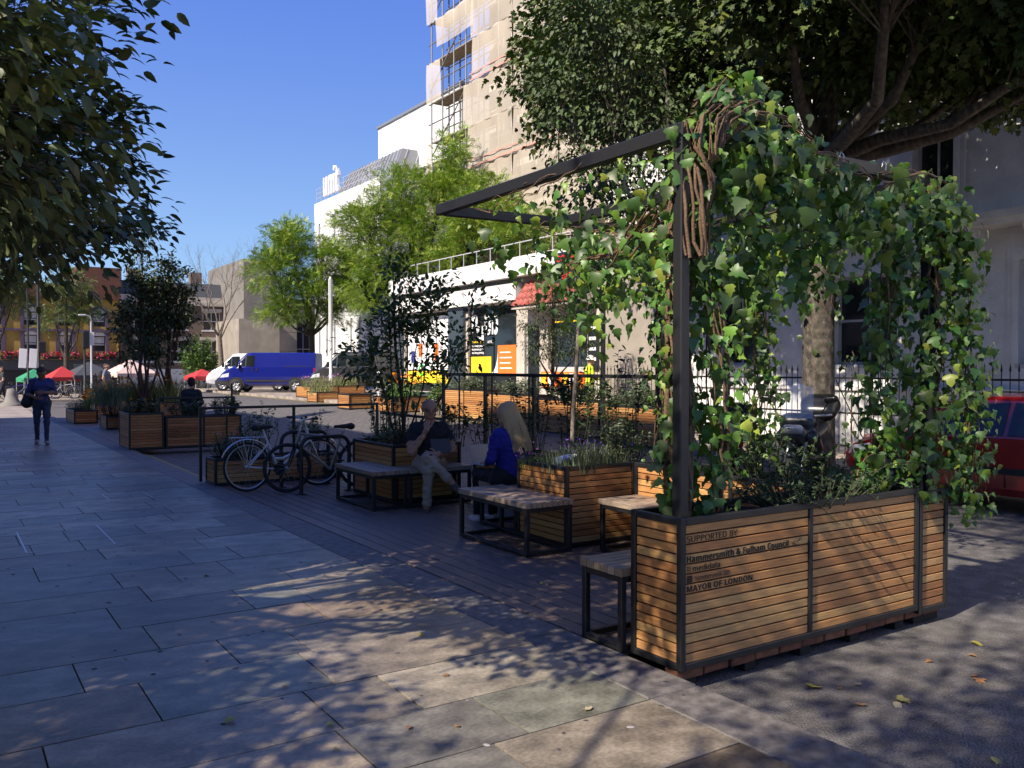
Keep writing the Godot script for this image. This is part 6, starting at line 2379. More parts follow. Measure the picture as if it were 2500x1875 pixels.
# ---------------------------------------------------------------- people
func make_people() -> void:
	var skin := Color(0.36, 0.2, 0.13)
	var black := Color(0.012, 0.012, 0.016)
	var khaki := Color(0.3, 0.25, 0.19)
	# man with crossed legs
	var b := [
		[Vector3(-0.09, 0.56, 0), Vector3(0.09, 0.56, 0), 0.125, 0.125, khaki],
		[Vector3(0, 0.66, 0.0), Vector3(0, 0.84, -0.01), 0.14, 0.145, black],
		[Vector3(-0.09, 0.93, 0.0), Vector3(0.09, 0.93, 0.0), 0.135, 0.135, black],
		[Vector3(-0.15, 1.02, -0.01), Vector3(0.15, 1.02, -0.01), 0.068, 0.068, black],
		[Vector3(0, 1.05, 0.0), Vector3(0, 1.14, 0.02), 0.06, 0.056, skin],
		[Vector3(-0.19, 1.0, 0.0), Vector3(-0.24, 0.86, 0.06), 0.064, 0.058, black],
		[Vector3(-0.24, 0.86, 0.06), Vector3(-0.25, 0.73, 0.13), 0.052, 0.046, skin],
		[Vector3(-0.25, 0.73, 0.13), Vector3(-0.085, 1.0, 0.215), 0.046, 0.03, skin],
		[Vector3(0.19, 1.0, 0.0), Vector3(0.25, 0.86, 0.05), 0.064, 0.058, black],
		[Vector3(0.25, 0.86, 0.05), Vector3(0.27, 0.74, 0.1), 0.052, 0.046, skin],
		[Vector3(0.27, 0.74, 0.1), Vector3(0.03, 0.7, 0.25), 0.046, 0.032, skin],
		[Vector3(-0.09, 0.55, 0.03), Vector3(-0.13, 0.54, 0.44), 0.09, 0.068, khaki],
		[Vector3(-0.13, 0.54, 0.44), Vector3(-0.14, 0.15, 0.42), 0.068, 0.05, khaki],
		[Vector3(-0.14, 0.15, 0.42), Vector3(-0.145, 0.08, 0.42), 0.042, 0.038, skin],
		[Vector3(-0.15, 0.045, 0.39), Vector3(-0.19, 0.04, 0.57), 0.045, 0.036, Color(0.09, 0.06, 0.04)],
		[Vector3(0.1, 0.58, 0.03), Vector3(-0.13, 0.68, 0.42), 0.09, 0.068, khaki],
		[Vector3(-0.13, 0.68, 0.42), Vector3(0.07, 0.46, 0.55), 0.068, 0.052, khaki],
		[Vector3(0.07, 0.46, 0.55), Vector3(0.13, 0.38, 0.58), 0.042, 0.038, skin],
		[Vector3(0.13, 0.36, 0.58), Vector3(0.2, 0.3, 0.72), 0.042, 0.036, Color(0.09, 0.06, 0.04)]]
	var head := Transform3D(Basis.from_euler(Vector3(0.08, -0.1, 0)), Vector3(0.0, 1.235, 0.035))
	var hands := [[Transform3D(Basis(Vector3(0.75, 0.2, 0.55).normalized(), Vector3(0.3, 0.9, -0.3).normalized(), Vector3(-0.5, 0.3, -0.8).normalized()).orthonormalized(), Vector3(-0.085, 1.0, 0.215)), 1.0],
		[Transform3D(Basis(Vector3(0.1, 0.9, 0.2).normalized(), Vector3(-0.98, 0.0, 0.1).normalized(), Vector3(0, 0.2, -0.95)).orthonormalized(), Vector3(0.03, 0.7, 0.25)), 0.8]]
	var man := person("person", "bald person in a black t-shirt and khaki trousers sitting cross legged, hand at mouth", Vector3(5.02, -0.06, -9.46), -0.22, b, head, hands, skin, 0.013, 0.006)
	var gl := new_st()
	for s in [-1.0, 1.0]:
		var pts := []
		for k in 11:
			var a := TAU * k / 10.0
			pts.append(head * Vector3(s * 0.035 + 0.025 * cos(a), 0.008 + 0.02 * sin(a), 0.102))
		tube(gl, pts, 0.0028, 4, false)
		tube(gl, [head * Vector3(s * 0.06, 0.012, 0.1), head * Vector3(s * 0.092, 0.015, 0.0)], 0.0025, 4)
	tube(gl, [head * Vector3(-0.01, 0.012, 0.104), head * Vector3(0.01, 0.012, 0.104)], 0.003, 4)
	mi(man, "glasses", done(gl), M.black_metal)
	var tab := thing("tablet", "grey tablet held against the seated man's chest", "tablet", Vector3(5.05, 0.74, -9.22), -0.22)
	mi(tab, "case", cbox(Vector3(0.24, 0.18, 0.012), 0.004), M.tent_dark, Vector3.ZERO, Basis(Vector3.RIGHT, -0.25))
	# woman, seen from behind
	var blue := Color(0.012, 0.014, 0.21)
	var navy := Color(0.008, 0.009, 0.014)
	var sk2 := Color(0.42, 0.25, 0.18)
	var w := [
		[Vector3(-0.1, 0.55, 0), Vector3(0.1, 0.55, 0), 0.135, 0.135, navy],
		[Vector3(0, 0.62, 0.0), Vector3(0, 0.82, 0.01), 0.145, 0.14, blue],
		[Vector3(-0.08, 0.93, 0.01), Vector3(0.08, 0.93, 0.01), 0.125, 0.125, blue],
		[Vector3(-0.14, 1.02, 0.0), Vector3(0.14, 1.02, 0.0), 0.066, 0.066, blue],
		[Vector3(0, 1.05, 0.01), Vector3(0, 1.13, 0.03), 0.052, 0.05, sk2],
		[Vector3(-0.18, 1.0, 0.0), Vector3(-0.23, 0.76, 0.02), 0.06, 0.052, blue],
		[Vector3(-0.23, 0.76, 0.02), Vector3(-0.12, 0.7, 0.24), 0.05, 0.036, blue],
		[Vector3(0.18, 1.0, 0.0), Vector3(0.23, 0.76, 0.02), 0.06, 0.052, blue],
		[Vector3(0.23, 0.76, 0.02), Vector3(0.1, 0.7, 0.26), 0.05, 0.036, blue],
		[Vector3(-0.1, 0.54, 0.02), Vector3(-0.11, 0.54, 0.44), 0.095, 0.07, navy],
		[Vector3(-0.11, 0.54, 0.44), Vector3(-0.12, 0.12, 0.46), 0.068, 0.048, navy],
		[Vector3(-0.12, 0.05, 0.43), Vector3(-0.12, 0.045, 0.6), 0.042, 0.034, Color(0.5, 0.45, 0.45)],
		[Vector3(0.1, 0.54, 0.02), Vector3(0.09, 0.56, 0.44), 0.095, 0.07, navy],
		[Vector3(0.09, 0.56, 0.44), Vector3(0.06, 0.14, 0.5), 0.068, 0.048, navy],
		[Vector3(0.06, 0.06, 0.48), Vector3(0.06, 0.05, 0.64), 0.042, 0.034, Color(0.5, 0.45, 0.45)]]
	var wh := Transform3D(Basis.from_euler(Vector3(0.12, 0.35, 0)), Vector3(0.0, 1.23, 0.05))
	var whands := [[Transform3D(Basis(Vector3(1, 0, 0), Vector3(0.2, -0.15, 0.95).normalized(), Vector3(0, -1, 0)).orthonormalized(), Vector3(-0.12, 0.7, 0.24)), 0.7], [Transform3D(Basis(Vector3(-1, 0, 0), Vector3(-0.2, -0.15, 0.95).normalized(), Vector3(0, -1, 0)).orthonormalized(), Vector3(0.1, 0.7, 0.26)), 0.7]]
	var wp := Vector3(5.06, -0.04, -7.72)
	var wturn := PI + 0.08
	var wo := person("person", "person with long blond hair in a royal blue top, sitting with back to the camera", wp, wturn, w, wh, whands, sk2, 0.013, 0.006)
	var blond := Color(0.42, 0.3, 0.17)
	mat("blond", lin(0.5, 0.37, 0.2), 0.5)
	var hair := hair_bones(wh, blond)
	for k in 7:
		var a := lerpf(-1.25, 1.25, k / 6.0)
		var o := Vector3(sin(a) * 0.085, 0.02, -cos(a) * 0.075 - 0.005)
		var e := Vector3(sin(a) * 0.13 - 0.05, -0.36 - 0.04 * cos(k * 2.0), -cos(a) * 0.1 - 0.075)
		hair.append([wh * o, wh * o.lerp(e, 0.5), 0.04, 0.036, Color(blond.r * (0.85 + 0.04 * k), blond.g * (0.85 + 0.04 * k), blond.b)])
		hair.append([wh * o.lerp(e, 0.5), wh * e, 0.034, 0.02, blond])
	var hr := mi(wo, "hair", blob(hair, 0.01, 0.018), M.cloth)
	var hs := new_st()
	for k in 150:
		var a := rng.randf_range(-1.9, 1.9)
		var o := Vector3(sin(a) * 0.05, 0.12, -cos(a) * 0.06 - 0.01)
		var q := Vector3(sin(a) * 0.098, 0.02, -cos(a) * 0.112 - 0.02)
		var e := Vector3(sin(a) * 0.15 - 0.05 + rng.randf_range(-0.02, 0.02), -0.38 + rng.randf_range(-0.06, 0.08), -cos(a) * 0.12 - 0.085)
		tube(hs, [wh * o, wh * q, wh * (q.lerp(e, 0.5) + rv(0.006)), wh * e], [0.002, 0.0045, 0.0045, 0.002], 4, false)
	mi(hr, "strands", done(hs), M.blond)
	var lap := thing("laptop", "open laptop on the blond person's knees", "laptop", wp + Basis(Vector3.UP, wturn) * Vector3(0.0, 0.675, 0.36), wturn)
	mi(lap, "keyboard_base", cbox(Vector3(0.32, 0.016, 0.22), 0.005), M.alloy)
	mi(lap, "screen_lid", cbox(Vector3(0.32, 0.21, 0.008), 0.003), M.zinc, Vector3(0, 0.1, 0.13), Basis(Vector3.RIGHT, 0.3))
	# walking man on the pavement
	var shirt := Color(0.035, 0.045, 0.15)
	var jeans := Color(0.03, 0.04, 0.075)
	var dk := Color(0.2, 0.11, 0.075)
	var arms := [[Vector3(-0.27, 1.1, 0.02), Vector3(-0.1, 1.02, 0.2)], [Vector3(0.27, 1.12, 0.03), Vector3(0.04, 1.14, 0.22)]]
	var hb := standing_bones(shirt, jeans, Color(0.2, 0.2, 0.2), dk, 0.16, arms, 0.6)
	for q in hb:
		if q[4] == dk and q[0].y > 1.4:
			q[1] = Vector3(0, 1.5, 0.05)
	var hh := Transform3D(Basis.from_euler(Vector3(0.6, -0.15, 0.05)), Vector3(0.0, 1.565, 0.085))
	var hd := [[Transform3D(Basis(Vector3(0, 1, 0), Vector3(0.6, 0.0, 0.8).normalized(), Vector3(0.8, 0, -0.6)).orthonormalized(), Vector3(-0.1, 1.02, 0.2)), 0.8], [Transform3D(Basis(Vector3(0, 1, 0), Vector3(-0.9, -0.1, 0.4).normalized(), Vector3(-0.4, 0, -0.9)).orthonormalized(), Vector3(0.04, 1.14, 0.22)), 0.8]]
	var pm := person("person", "person in checked blue shirt and jeans walking towards the camera, looking down", Vector3(1.92, 0.0, -21.66), -0.08, hb, hh, hd, dk, 0.018, 0.009)
	mi(pm, "hair", blob(hair_bones(hh, Color(0.03, 0.022, 0.018)), 0.012, 0.02), M.cloth)
	var bag := thing("shoulder_bag", "black shoulder bag on the walking person's side", "bag", Vector3(1.69, 0.0, -21.7), -0.08)
	mi(bag, "pouch", blob([[Vector3(-0.05, 0.92, 0.02), Vector3(0.0, 1.12, -0.06), 0.12, 0.1, black]], 0.02, 0.02), M.cloth)
	mi(bag, "strap", tube_mesh([Vector3(-0.03, 1.1, 0.05), Vector3(0.06, 1.36, 0.12), Vector3(0.12, 1.47, 0.0), Vector3(0.06, 1.36, -0.13), Vector3(-0.02, 1.1, -0.1)], 0.018, 5), M.shop_dark)
	# man with backpack, farther
	var f1 := standing_bones(Color(0.12, 0.14, 0.2), Color(0.03, 0.035, 0.04), Color(0.1, 0.1, 0.1), Color(0.45, 0.27, 0.19), 0.2, [[Vector3(-0.26, 1.12, -0.05), Vector3(-0.25, 0.9, 0.08)], [Vector3(0.25, 1.13, 0.02), Vector3(0.22, 1.0, 0.24)]], 0.3, true)
	var h1 := Transform3D(Basis(), Vector3(0, 1.6, 0.03))
	var p1 := person("person", "person in grey blue t-shirt and shorts walking right with a backpack", Vector3(5.82, 0.12, -39.2), 1.2, f1, h1, [], Color(0.45, 0.27, 0.19), 0.022, 0.014)
	mi(p1, "hair", blob(hair_bones(h1, Color(0.08, 0.045, 0.025)), 0.016, 0.02), M.cloth)
	var bp := thing("backpack", "dark backpack on the person walking right", "backpack", Vector3(5.82, 0.12, -39.2), 1.2)
	mi(bp, "pack", blob([[Vector3(0, 1.1, -0.2), Vector3(0, 1.34, -0.18), 0.13, 0.11, black]], 0.025, 0.03), M.cloth)
	mi(bp, "strap", tube_mesh([Vector3(0.12, 1.15, -0.12), Vector3(0.13, 1.46, -0.02), Vector3(0.12, 1.3, 0.13), Vector3(0.13, 1.12, 0.04)], 0.02, 5), M.shop_dark)
	# person at the left edge
	var f2 := standing_bones(Color(0.02, 0.025, 0.03), Color(0.02, 0.018, 0.03), Color(0.05, 0.05, 0.05), Color(0.4, 0.24, 0.17), 0.22, [[Vector3(-0.26, 1.12, 0), Vector3(-0.22, 0.98, 0.2)], [Vector3(0.26, 1.12, 0.02), Vector3(0.22, 0.98, 0.22)]], 0.3)
	var p2 := person("person", "person in dark t-shirt at the left edge of the picture, walking left", Vector3(2.5, 0.0, -46.0), -1.4, f2, h1, [], Color(0.4, 0.24, 0.17), 0.024, 0.016)
	mi(p2, "hair", blob(hair_bones(h1, Color(0.07, 0.04, 0.02)), 0.016, 0.02), M.cloth)
	# seated person in the far parklet
	var dg := Color(0.012, 0.022, 0.02)
	var f3 := w.duplicate(true)
	for q in f3:
		if q[4] == blue:
			q[4] = dg
		elif q[4] == navy:
			q[4] = black
	var h3 := Transform3D(Basis(), Vector3(0.0, 1.23, 0.04))
	var p3 := person("person", "person in a dark jacket sitting among the plants of the far parklet", Vector3(4.98, 0.1, -21.2), 2.6, f3, h3, [], Color(0.25, 0.13, 0.09), 0.022, 0.014)
	mi(p3, "hair", blob(hair_bones(h3, Color(0.02, 0.015, 0.012)), 0.014, 0.02), M.cloth)
	bench("bench", "bench in the far parklet under the person in the dark jacket", 4.3, 5.6, -21.6, -20.9, 0.5, "x")
	# worker at the sandwich bar
	var hv := Color(0.5, 0.62, 0.02)
	var f4 := standing_bones(hv, Color(0.4, 0.5, 0.03), Color(0.05, 0.04, 0.03), Color(0.4, 0.24, 0.17), 0.05, [[Vector3(-0.26, 1.12, 0.05), Vector3(-0.16, 1.05, 0.25)], [Vector3(0.26, 1.12, 0.05), Vector3(0.16, 1.05, 0.25)]], 1.0)
	var p4 := person("person", "worker in yellow high visibility jacket and white helmet at the sandwich bar", Vector3(15.9, gh(13, -20) + 0.12, -20.0), 1.2, f4, h1, [], Color(0.4, 0.24, 0.17), 0.022, 0.014)
	var st := new_st()
	lathe(st, [Vector2(0.15, 0), Vector2(0.118, 0.012), Vector2(0.112, 0.07), Vector2(0.08, 0.12), Vector2(0, 0.14)], 14, Transform3D(Basis(), Vector3(0, 1.63, 0.02)))
	var hl := thing("safety_helmet", "white safety helmet on the worker's head", "helmet", p4.position, 1.2)
	mi(hl, "shell", done(st), M.frame_white)
	# person in green behind the ivy
	var f5 := w.duplicate(true)
	for q in f5:
		if q[4] == blue:
			q[4] = Color(0.06, 0.085, 0.06)
	var p5 := person("person", "person in a grey green shirt sitting beyond the ivy across the road", Vector3(13.7, gh(13, -15) + 0.25, -15.2), 0.9, f5, h3, [], Color(0.3, 0.17, 0.12), 0.022, 0.014)
	mi(p5, "hair", blob(hair_bones(h3, Color(0.05, 0.035, 0.025)), 0.014, 0.02), M.cloth)
	var bb := bench("bench", "bench across the road under the person in green", 13.35, 14.0, -15.7, -14.7, 0.62, "z")
	bb.position.y = gh(13, -15) + 0.12

# ---------------------------------------------------------------- planting
func make_planting() -> void:
	var grey_green := [Color(0.11, 0.15, 0.085), Color(0.14, 0.18, 0.11), Color(0.085, 0.12, 0.06)]
	var dark := [Color(0.035, 0.07, 0.02), Color(0.05, 0.09, 0.025), Color(0.028, 0.055, 0.018)]
	var mid := [Color(0.06, 0.12, 0.03), Color(0.08, 0.15, 0.035), Color(0.05, 0.1, 0.025)]
	var gold := [Color(0.2, 0.22, 0.06), Color(0.16, 0.2, 0.06), Color(0.26, 0.24, 0.09)]
	var lav := Color(0.2, 0.06, 0.4)
	# near planter: low arching evergreen
	bush("cotoneaster", "low dark cotoneaster spilling over the front of the lettered planter", Vector3(4.75, 0.79, -3.66), Vector3(1.5, 0.26, 0.6), 70, 26, 0.03, small_leaf(), M.leaf_dull, dark)
	for k in 4:
		var z := [-3.47, -3.5, -3.44, -3.52][k] as float
		var x := [4.7, 5.2, 4.35, 5.5][k] as float
		arching("cotoneaster_spray", ["arching leafy spray over the middle of the lettered planter", "arching leafy spray reaching right above the lettered planter", "small leafy spray hanging over the lettered planter's left panel", "leafy spray at the right end of the lettered planter"][k], Vector3(x, 0.8, -3.66), Vector3(x + [0.35, 0.5, 0.25, 0.2][k], 0.72 + [0.1, 0.25, 0.0, 0.05][k], z + 0.1), 0.026, dark)
	bush("evergreen_bush", "dark leafy bush in the back planter behind the ivy", Vector3(5.78, 0.7, -4.9), Vector3(0.5, 0.5, 1.6), 40, 20, 0.06, small_leaf(), M.leaf_dull, dark)
	# square planter with grass and purple flowers
	grass_clump("lavender", "grassy lavender clump in the square planter by the bench", Vector3(5.15, 0.68, -6.75), 0.7, 0.3, 420, grey_green, "", 14, lav, 0.013)
	grass_clump("verbena", "purple flowered plant at the right of the square planter", Vector3(5.5, 0.68, -6.8), 0.7, 0.32, 420, grey_green, "", 24, lav, 0.015)
	bush("catmint", "bushy grey green plant behind the staked tree", Vector3(5.85, 0.62, -6.9), Vector3(0.5, 0.6, 0.9), 50, 22, 0.05, small_leaf(), M.leaf_dull, grey_green)
	grass_clump("catmint", "small pink flowered clump at the left of the square planter", Vector3(4.98, 0.68, -7.15), 0.35, 0.2, 160, mid, "", 18, Color(0.3, 0.07, 0.25), 0.015)
	for k in 5:
		bush("climbing_shrub", ["dark climbing shrub on the trellis beside the blond person", "dark climbing shrub on the trellis, second from the right", "dark climbing shrub on the trellis, third from the right", "dark climbing shrub at the left of the trellis", "dark climbing shrub at the trellis end by the shrub planter"][k], Vector3(5.98, 0.6, -6.9 - k * 0.9), Vector3(0.4, [1.3, 1.1, 1.15, 0.75, 0.7][k], 0.9), 16, 26, 0.06, ovate_leaf(), M.leaf_dark, dark, "climbing shrubs on the trellis")
	bush("evergreen_bush", "leafy mass on the trellis rail behind the blond person", Vector3(6.02, 1.25, -7.9), Vector3(0.35, 0.45, 1.6), 30, 22, 0.055, ovate_leaf(), M.leaf_dark, dark)
	bush("dwarf_pine", "dark spiky bush beside the many stemmed shrub", Vector3(5.45, 0.64, -10.1), Vector3(0.5, 0.4, 0.5), 50, 30, 0.045, narrow_leaf(), M.leaf_dark, dark)
	bush("ground_cover", "leafy ground cover round the many stemmed shrub", Vector3(5.15, 0.64, -10.5), Vector3(0.9, 0.3, 1.1), 60, 22, 0.05, small_leaf(), M.leaf_dull, mid)
	bush("silver_bush", "grey leaved bush in the low planter behind the white bicycle", Vector3(3.65, 0.32, -12.9), Vector3(0.75, 0.5, 0.5), 90, 26, 0.035, small_leaf(), M.leaf_dull, grey_green)
	for k in 3:
		bush("laurel_shrub", ["upright leafy shrub above the white bicycle's saddle", "leafy shrub behind the bicycle handlebars", "leafy shrub by the bicycle saddle and the bench"][k], Vector3([4.05, 4.85, 5.75][k], [0.32, 0.32, 0.55][k], [-13.0, -12.95, -12.2][k]), Vector3([0.7, 0.7, 0.7][k], [0.95, 0.8, 1.1][k], 0.6), [22, 26, 30][k], 26, 0.05, ovate_leaf(), M.leaf_dull, mid, "leafy shrubs behind the bicycles")
	# far parklet
	for k in 3:
		bush("evergreen_bush", ["dark bush in the tall far corner planter", "dark bush in the far lettered planter", "dark leafy plants along the far rail"][k], Vector3([3.6, 4.5, 5.3][k], 0.62, [-19.7, -19.5, -19.6][k]), Vector3([0.8, 0.9, 0.7][k], [0.42, 0.4, 0.5][k], 0.6), 50, 22, 0.06, small_leaf(), M.leaf_dull, dark, "dark planting of the far parklet")
	for k in 6:
		grass_clump("feather_grass", ["pale grass clump left of the red stemmed trees", "golden grass clump between the red stemmed trees", "golden grass clump behind the red stemmed trees", "sunlit tall grass at the far deck end", "sunlit tall grass beside the market side rail", "pale grass clump by the small low far planter"][k], Vector3([4.0, 4.7, 5.4, 4.7, 5.5, 3.7][k], [0.7, 0.7, 0.7, 0.45, 0.45, 0.35][k], [-25.6, -26.2, -25.7, -32.0, -31.8, -20.1][k]), [0.9, 1.0, 1.0, 1.2, 1.1, 0.8][k], [0.75, 0.9, 0.9, 1.1, 1.0, 0.7][k], 420, gold if k > 0 else grey_green, "ornamental grasses of the far parklet", 30, Color(0.5, 0.25, 0.03), 0.05)
	bush("lavender", "bushy pale plant in the small low far planter", Vector3(4.1, 0.3, -26.4), Vector3(0.9, 0.6, 1.0), 70, 20, 0.06, narrow_leaf(), M.leaf_dull, grey_green)
	bush("lavender", "bushy grey green plant in the low planter at the sunlit end", Vector3(3.7, 0.33, -30.2), Vector3(0.75, 0.4, 1.4), 70, 20, 0.06, narrow_leaf(), M.leaf_dull, grey_green)
	grass_clump("day_lily", "orange day lily in the low planter at the sunlit end", Vector3(3.85, 0.33, -29.3), 0.35, 0.75, 70, mid, "", 14, Color(0.8, 0.3, 0.01), 0.09)
	# across the road
	for k in 4:
		var z := -14.2 - k * 2.45
		var y := gh(12.6, z) + 0.76
		bush("mixed_shrub", ["grey green planting across the road, nearest behind the ivy", "grey green planting across the road behind the trellis", "grey green planting below the small dark tree", "grey green planting left of the small dark tree"][k], Vector3(12.8, y, z), Vector3(0.7, 0.55, 2.2), 90, 22, 0.07, small_leaf(), M.leaf_dull, grey_green, "planting across the road")
	grass_clump("day_lily", "bright orange day lilies across the road", Vector3(12.3, gh(12, -24.9) + 0.42, -24.9), 1.2, 0.8, 260, [Color(0.12, 0.25, 0.04), Color(0.16, 0.3, 0.05)], "", 34, Color(0.85, 0.3, 0.01), 0.08)
	bush("green_shrub", "fresh green shrub beside the day lilies", Vector3(12.8, gh(12, -22.6), -23.2), Vector3(1.0, 1.2, 1.2), 60, 24, 0.08, ovate_leaf(), M.leaf_bright, [Color(0.12, 0.2, 0.04), Color(0.1, 0.17, 0.04)])
	for k in 4:
		grass_clump("feather_grass", ["pale sunlit grass at the left of the planter before the blue van", "pale sunlit grass with pink heads before the blue van", "pale sunlit grass at the right of the planter before the dark van", "green clump in the sunlit box planter"][k], Vector3([12.9, 13.7, 14.5, 12.7][k], gh(13, -34) + [0.55, 0.55, 0.55, 0.3][k], [-34.4, -34.7, -34.8, -33.0][k]), 1.1, 0.6, 320, [Color(0.22, 0.26, 0.1), Color(0.3, 0.3, 0.14), Color(0.16, 0.22, 0.07)], "sunlit grasses before the vans", 26, Color(0.4, 0.15, 0.35), 0.035)
	bush("hedge", "light green leafy hedge left of the vans", Vector3(13.3, 0.45, -54.5), Vector3(2.2, 3.4, 2.0), 160, 26, 0.16, ovate_leaf(), M.leaf_bright, [Color(0.14, 0.24, 0.06), Color(0.12, 0.2, 0.05)], "", "hedge")

func arching(called: String, label: String, a: Vector3, b: Vector3, leaf: float, colors: Array) -> void:
	var t := thing(called, label, "plant", a)
	var c := Curve3D.new()
	c.add_point(Vector3.ZERO, Vector3.ZERO, Vector3(0, 0.22, 0))
	c.add_point(b - a, Vector3(-0.12, 0.15, -0.02), Vector3.ZERO)
	var l := c.get_baked_length()
	var pts := []
	var xf := []
	var cols := []
	for i in 9:
		pts.append(c.sample_baked(l * i / 8.0))
	mi(t, "stem", tube_mesh(pts, [0.004, 0.004, 0.0035, 0.003, 0.003, 0.0025, 0.002, 0.002, 0.0015], 4), M.twig)
	for i in 70:
		var p := c.sample_baked(l * (i / 70.0))
		var d := (rdir() + Vector3(0.4, 0, 0)).normalized()
		xf.append(leaf_xf(p, d, Vector3.UP + rv(0.4), leaf * rng.randf_range(0.6, 1.1)))
		cols.append(vary(colors[i % colors.size()]))
	scatter(t, "leaves", small_leaf(), M.leaf_dull, xf, cols)

func make_ivy() -> void:
	var v := func(x: float, y: float, z: float) -> Vector3: return Vector3(x - 3.6, y - 0.78, z + 3.66)
	# left post and the top corner; the post itself stays free in front
	var s := [
		{"pts": [v.call(3.58, 0.8, -3.68), v.call(3.6, 1.4, -3.7), v.call(3.58, 2.0, -3.68), v.call(3.56, 2.6, -3.64), v.call(3.52, 3.05, -3.56)], "reach": 0.17, "n": 420, "stems": 12, "stem_r": 0.014, "stem_reach": 0.07, "leaf": 0.07, "stretch": Vector3(1.0, 0.6, 0.8)},
		{"pts": [v.call(3.82, 0.82, -3.66), v.call(3.84, 1.3, -3.62), v.call(3.78, 1.9, -3.58), v.call(3.72, 2.5, -3.54)], "reach": 0.17, "n": 340, "stems": 6, "stem_r": 0.01, "leaf": 0.072, "sag": 0.1},
		{"pts": [v.call(3.56, 2.3, -3.56), v.call(3.55, 2.8, -3.5), v.call(3.66, 3.08, -3.5), v.call(3.9, 3.14, -3.52)], "reach": 0.1, "n": 40, "stems": 24, "stem_r": 0.011, "stem_reach": 0.085, "leaf": 0.08},
		{"pts": [v.call(3.7, 3.05, -3.54), v.call(3.95, 3.16, -3.52), v.call(4.2, 3.12, -3.52), v.call(4.42, 3.05, -3.52)], "reach": 0.25, "n": 520, "stems": 10, "stem_r": 0.008, "stem_reach": 0.1, "leaf": 0.078, "sag": 0.4},
		{"pts": [v.call(4.2, 3.06, -3.54), v.call(4.7, 2.98, -3.54), v.call(5.15, 2.93, -3.56)], "reach": 0.2, "n": 420, "stems": 6, "leaf": 0.07, "sag": 0.5},
		{"pts": [v.call(3.6, 3.12, -3.54), v.call(3.85, 3.32, -3.57), v.call(4.2, 3.3, -3.6)], "reach": 0.15, "n": 110, "stems": 4, "leaf": 0.078},
		{"pts": [v.call(3.52, 2.98, -3.75), v.call(3.5, 2.95, -4.4), v.call(3.5, 2.92, -5.2), v.call(3.5, 2.9, -5.7)], "reach": 0.18, "n": 150, "stems": 4, "leaf": 0.07, "sag": 0.45, "bias": 1.3},
		{"pts": [v.call(3.55, 2.6, -3.9), v.call(3.66, 2.35, -4.3), v.call(3.75, 2.4, -4.9)], "reach": 0.28, "n": 170, "stems": 6, "leaf": 0.07, "sag": 0.4},
		{"pts": [v.call(3.9, 2.9, -3.6), v.call(4.2, 2.55, -3.7), v.call(4.6, 2.5, -3.7), v.call(5.0, 2.6, -3.66)], "reach": 0.2, "n": 260, "stems": 5, "leaf": 0.065, "sag": 0.35}]
	ivy_plant("ivy", "thick ivy climbing the left pergola post, its brown stems bare at the top", Vector3(3.6, 0.78, -3.66), s, 300)
	# right post
	var w := func(x: float, y: float, z: float) -> Vector3: return Vector3(x - 5.85, y - 0.78, z + 3.55)
	var r := [
		{"pts": [w.call(5.85, 0.8, -3.6), w.call(5.92, 1.5, -3.55), w.call(5.9, 2.2, -3.55), w.call(5.82, 2.95, -3.52)], "reach": 0.27, "n": 760, "stems": 8, "stem_r": 0.012, "leaf": 0.07, "stretch": Vector3(1.0, 0.6, 1.0)},
		{"pts": [w.call(5.2, 2.9, -3.52), w.call(5.6, 2.98, -3.5), w.call(5.95, 2.95, -3.5), w.call(6.15, 2.6, -3.45)], "reach": 0.21, "n": 360, "stems": 6, "leaf": 0.078, "sag": 0.35},
		{"pts": [w.call(6.05, 2.5, -3.45), w.call(6.15, 1.8, -3.4), w.call(6.2, 1.3, -3.4), w.call(6.15, 0.7, -3.42)], "reach": 0.19, "n": 700, "stems": 6, "leaf": 0.056, "sag": 0.1},
		{"pts": [w.call(5.55, 2.8, -3.58), w.call(5.5, 2.2, -3.62), w.call(5.46, 1.6, -3.66), w.call(5.5, 1.1, -3.66)], "reach": 0.19, "n": 520, "stems": 7, "leaf": 0.066},
		{"pts": [w.call(5.2, 0.8, -3.7), w.call(5.35, 1.0, -3.7), w.call(5.6, 1.05, -3.65)], "reach": 0.18, "n": 130, "stems": 3, "leaf": 0.075}]
	ivy_plant("ivy", "dense ivy hanging down the right pergola post", Vector3(5.85, 0.78, -3.55), r, 300)
	# back corner
	var u := func(x: float, y: float, z: float) -> Vector3: return Vector3(x - 5.86, y - 0.7, z + 6.3)
	var q := [
		{"pts": [u.call(5.86, 0.7, -6.3), u.call(5.9, 1.6, -6.25), u.call(5.86, 2.4, -6.25), u.call(5.8, 3.0, -6.25)], "reach": 0.24, "n": 320, "stems": 5, "leaf": 0.07, "bias": 0.7},
		{"pts": [u.call(5.8, 2.95, -6.2), u.call(5.0, 2.95, -6.3), u.call(4.4, 2.9, -6.3)], "reach": 0.28, "n": 260, "stems": 6, "leaf": 0.07, "sag": 0.6},
		{"pts": [u.call(5.85, 2.9, -6.1), u.call(5.85, 3.0, -5.2), u.call(5.85, 3.0, -4.2)], "reach": 0.28, "n": 460, "stems": 5, "leaf": 0.07, "sag": 0.6},
		{"pts": [u.call(5.9, 0.8, -5.2), u.call(5.95, 1.5, -5.1), u.call(5.9, 2.2, -5.1), u.call(5.86, 2.9, -5.1)], "reach": 0.25, "n": 620, "stems": 6, "leaf": 0.07},
		{"pts": [u.call(4.7, 2.95, -4.5), u.call(4.65, 2.8, -5.2), u.call(4.65, 2.9, -6.1)], "reach": 0.32, "n": 220, "stems": 5, "leaf": 0.07, "sag": 0.55}]
	ivy_plant("ivy", "ivy at the back of the pergola, trailing from its rear beams", Vector3(5.86, 0.7, -6.3), q, 200)

